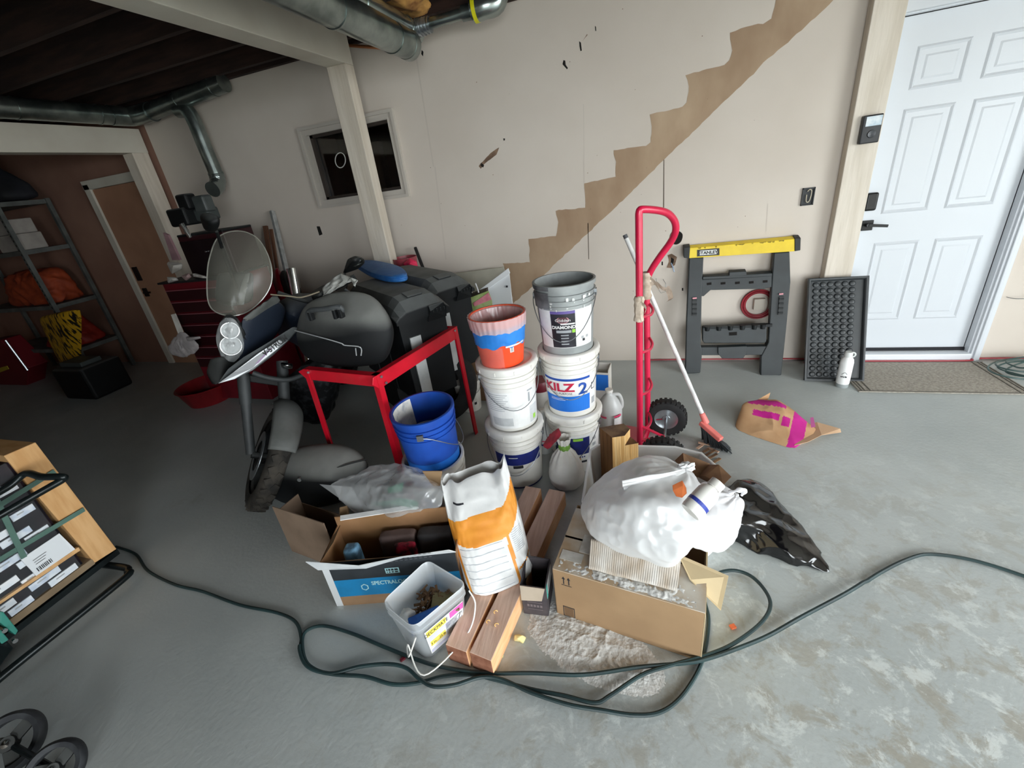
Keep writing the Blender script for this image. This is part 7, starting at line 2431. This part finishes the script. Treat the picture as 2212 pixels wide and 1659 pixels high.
t = thing('yellow_tool', 'yellow and black striped power tool before the lowest shelf', 'tool', (-6.3, 2.85, .35))
blob('tool_body', [(-6.314,2.850,0.855), (-5.878,2.850,0.923), (-5.547,2.850,0.930), (-5.665,2.850,0.852), (-6.045,2.850,0.823), (-5.767,2.780,0.901), (-6.139,2.950,0.835), (-6.5, 2.87, .02), (-6.3, 2.87, .02)], M('tool_yellow', 'c79a1e', '141210', sc=9, lo=.52, hi=.56, rough=.5, stretch=(4, 1, 1)), t, p=8, sub=4)
v, f = hullblob([(-7.6, 3.05, 2.06), (-6.2, 3.05, 2.06), (-7.6, 3.4, 2.06), (-6.15, 3.4, 2.06), (-7.4, 3.1, 2.5), (-6.6, 3.1, 2.52), (-6.4, 3.3, 2.45)], p=6, sub=5, amp=.04, nsc=5, floor=2.058)
tag(MB().add(v, f).build('dark_duffel', M('duffel_black', '0f1014', '1a1b24', sc=6, rough=.8), smooth=True, ang=70), 'big black duffel bag on the top shelf', 'bag')
t = thing('red_crate', 'dark red crate with yellow edge at the foot of the steel shelf', 'crate', (-6.4, 2.4, 0))
MB().prism([(-7.592,2.844,0.602), (-7.287,2.844,0.614), (-7.070,2.844,0.242), (-7.339,2.844,0.000), (-8.458,2.844,-0.206)], (0, .2, 0)).build('crate_body', M('crate_red', '6b0f1c', rough=.5), t, bevel=.01)
MB().prism([(-7.884,2.834,0.212), (-7.454,2.834,0.278), (-7.460,2.834,0.233), (-7.969,2.834,0.131)], (0, -.006, 0)).build('yellow_edge', M('edge_yellow', 'b8a22c', rough=.6), t)
MB().tube([(-7.126,2.824,0.619), (-7.069,2.824,0.220)], .012, 8).build('steel_bar', m_steel, t, smooth=True)
crate('dark_tote', 'charcoal tote on the floor between shelf and far door', 'tote', -5.75, 2.75, 0, (.5, .4, .36), m_bikeblk, .03)
crate('grey_binder', 'grey flat case lying on the charcoal tote', 'case', -5.75, 2.72, .362, (.36, .2, .05), M('binder_grey', '3f4645', rough=.6), .01)

# --- panel cart with a strapped pack of boards
XP = -2.6
t = thing('panel_cart', 'black tube framed cart with green corner bracket carrying the strapped pack', 'cart', (-2.9, .4, 0))
m_frame = M('cart_black', '14191a', '1d2526', sc=8, rough=.3, metal=.4)
lo_ = [(-2.760,0.422,0.050), (-2.751,0.512,0.050), (-2.735,0.865,0.050), (-2.707,0.881,0.050), (-2.500,0.895,0.050), (-2.448,0.879,0.050), (-2.421,0.829,0.050), (-2.441,0.416,0.050), (-2.435,0.312,0.050)]
MB().tube(spline(lo_, 6), .0165, 12).build('lower_rail', m_frame, t, smooth=True)
up_ = [(-2.560,0.681,0.689), (-2.560,0.758,0.692), (-2.550,0.807,0.711), (-2.520,0.818,0.717), (-2.450,0.822,0.701), (-2.380,0.849,0.686), (-2.380,0.850,0.672), (-2.400,0.795,0.663), (-2.440,0.711,0.647), (-2.460,0.613,0.639)]
MB().tube(spline(up_, 6), .015, 12).build('upper_rail', m_frame, t, smooth=True)
c = MB().prism([(-2.500,0.497,0.260), (-2.500,0.504,0.250), (-2.500,0.500,0.137), (-2.500,0.486,0.127), (-2.500,0.478,0.220)], (-.05, 0, 0))
c.prism([(-2.500,0.467,0.197), (-2.500,0.465,0.129), (-2.500,0.443,0.133), (-2.500,0.449,0.189)], (-.05, 0, 0))
c.build('corner_bracket', M('bracket_green', '3f8f80', '358073', sc=9, rough=.45), t, bevel=.003)
for p in ((-2.495,0.470,0.183), (-2.495,0.472,0.114)):
    MB().tube([p, V3(p) + V3((.01, 0, 0))], .009, 12).build('bolt', m_chrome, t, smooth=True)
MB().prism([(-2.550,0.471,0.343), (-2.500,0.459,0.083), (-2.460,0.394,0.080), (-2.500,0.384,0.259)], (-.06, 0, -.01)).build('caster_bracket', m_frame, t, bevel=.004)
wheel(V3((-2.545,0.379,0.075)), V3((.3, 1, 0)).normalized(), .075, .045, t)
MB().box((-3.2, .35, .085), (1.2, 1.2, .03)).build('deck', m_frame, t)

t = thing('strapped_pack', 'shrink wrapped pack of long labelled boxes edged with pine boards on the cart', 'pack', (-2.9, .5, .11))
m_pine = M('pine_board', 'dcae78', 'cc9a62', sc=3, rough=.7, stretch=(3, 9, 1.4))
c = MB().prism([(-2.600,0.948,0.104), (-2.600,0.923,0.801), (-2.600,0.812,0.807), (-2.600,0.848,0.116)], (-1.1, 0, 0))
c.build('end_board', m_pine, t, bevel=.003)
Y0, Y1 = -.25, .805
yb_ = lambda y, z: y
c = MB().box((-3.15, (Y0 + Y1) / 2 + .01, .46), (1.08, Y1 - Y0, .62))
c.build('box_core', M('core_dark', '0b0b12', '1f1119', sc=9, rough=.8, spec=.15), t)
random.seed(21)
lbm = [M('end_label', 'dfe6ee', 'f0f2f5', sc=30, rough=.5), M('end_label_blue', 'c3cfe0', 'e6ebf1', sc=30, rough=.5)]
rows, cols = 15, 6
for r in range(rows):
    z = .165 + r * .0415
    if z > .74:
        break
    for k in range(cols):
        y1 = .80 - k * .175 - .05 * (r % 3)
        if y1 < -.2:
            continue
        if random.random() < .08:
            continue
        ln_ = random.uniform(.07, .13)
        o0 = y1 - random.uniform(0, .012)
        c = MB().box((-2.607, o0 - ln_ / 2, z), (.006, ln_, .032))
        c.box((-2.6035, o0 - ln_ * .6, z + .004), (.001, ln_ * .3, .006), mi=1)
        c.build('box_label', [lbm[(r + k) % 2], m_inkg], t)
c = MB().prism([(-2.592,0.591,0.372), (-2.592,0.597,0.384), (-2.592,0.893,0.377), (-2.592,0.898,0.343), (-2.592,0.951,0.346)], (0, 0, 0)) if False else MB()
c.prism([(-2.593,0.658,0.361), (-2.593,0.806,0.363), (-2.593,0.820,0.227), (-2.593,0.663,0.244)], (-.003, 0, 0))
sl_ = c.build('shipping_label', M('ship_label', 'e6e9ec', rough=.5), t)
c = MB()
ly = V3((-2.591,0.805,0.364)) - V3((-2.591,0.658,0.362))
lz = V3((-2.591,0.658,0.362)) - V3((-2.591,0.662,0.245))
fl_ = basis(V3((-2.591,0.662,0.245)), ly, lz)
Lw, Lh = ly.length, lz.length
random.seed(2)
x = Lw * .10
while x < Lw * .48:
    w_ = random.uniform(.0015, .004)
    c.poly([fl_ @ V3(q) for q in ((x, Lh * .14, 0), (x + w_, Lh * .14, 0), (x + w_, Lh * .32, 0), (x, Lh * .32, 0))])
    x += w_ + random.uniform(.0015, .004)
for k in range(3):
    c.poly([fl_ @ V3(q) for q in ((Lw * .15, Lh * (.45 + .1 * k), 0), (Lw * (.40 + .05 * k), Lh * (.45 + .1 * k), 0), (Lw * (.40 + .05 * k), Lh * (.47 + .1 * k), 0), (Lw * .15, Lh * (.47 + .1 * k), 0))])
c.build('barcode_print', m_ink, sl_)
c = MB().box((-3.1, .30, .128), (1.0, 1.1, .035)).build('base_board', M('base_brown', '8a765c', '75634c', sc=4, rough=.8), t, bevel=.003)
c = MB().prism([(-2.590,0.528,0.239), (-2.590,0.534,0.252), (-2.590,0.831,0.247), (-2.590,0.830,0.226)], (-.02, 0, 0)).build('edge_slat', m_pine, t, bevel=.002)
m_strap = M('strap_green', '55756a', '4a685e', sc=8, rough=.45)
for (a, b, w_) in (((-2.588,0.926,0.400), (-2.588,0.552,0.419), .022), ((-2.588,0.916,0.643), (-2.588,0.647,0.622), .022)):
    MB().bar(a, b, .004, w_, up=(0, 0, 1)).build('strap', m_strap, t)
MB().bar((-2.586,0.711,0.666), (-2.586,0.667,0.361), .004, .02, up=(0, 0, 1)).build('strap', m_strap, t)
c = MB().box((-2.590, .27, .47), (.003, 1.06, .62))
c.build('shrink_wrap', film('wrap_film', 'dfe6e8', .03, .1, .05, .2), t)
t = thing('wrapped_bundle', 'plastic wrapped white bundle on top of the pack at its pine board', 'bundle', (-2.8, .75, .8))
blob('bundle_body', [(-2.62, .74, .80), (-2.62, .45, .80), (-2.9, .74, .80), (-2.9, .45, .80), (-2.66, .70, .87), (-2.66, .48, .88), (-2.86, .7, .87), (-2.86, .48, .88)], film('bundle_film', 'dfe3e6', .8, .2, .1, .4), t, p=12, sub=4, amp=.01, nsc=12, ridge=True)

# --- wheels of a small cart at the picture's near corner
t = thing('folding_cart', 'two spoked black wheels of a folded cart by the picture corner', 'cart', (-2.0, .2, 0))
m_wh = M('wheel_grey', '1e2024', '343639', sc=18, rough=.7)
def spoked(c0, axd, r, par):
    m = Matrix.Translation(c0) @ V3(axd).normalized().to_track_quat('Z', 'Y').to_matrix().to_4x4()
    b = MB(m).lathe([(r * .72, -.018), (r * .90, -.026), (r, -.014), (r, .014), (r * .90, .026), (r * .72, .018), (r * .72, -.018)], n=44)
    ty = b.build('tyre', m_wh, par, smooth=True, ang=45)
    h = MB(m).lathe([(.001, -.022), (r * .25, -.022), (r * .25, .022), (.001, .022)], n=24)
    for k in range(3):
        a = 2 * PI * k / 3 + .5
        h.bar((r * .2 * math.cos(a), r * .2 * math.sin(a), 0), (r * .83 * math.cos(a), r * .83 * math.sin(a), 0), r * .42, .012, up=(0, 0, 1))
    h.build('wheel_hub', m_bikeblk, ty, bevel=.002)
    MB(m).lathe([(.001, .03), (r * .12, .028), (r * .13, .02)], n=16).build('hub_cap', m_chrome, ty, smooth=True)
spoked(V3((-2.036,0.228,0.085)), (.55, -.35, .75), .092, t)
spoked(V3((-1.790,0.222,0.070)), (.55, -.35, .75), .078, t)
MB().tube([(-2.067,0.179,0.080), (-2.036,0.228,0.085), (-1.790,0.222,0.070)], .010, 10).build('axle', m_frame, t, smooth=True)
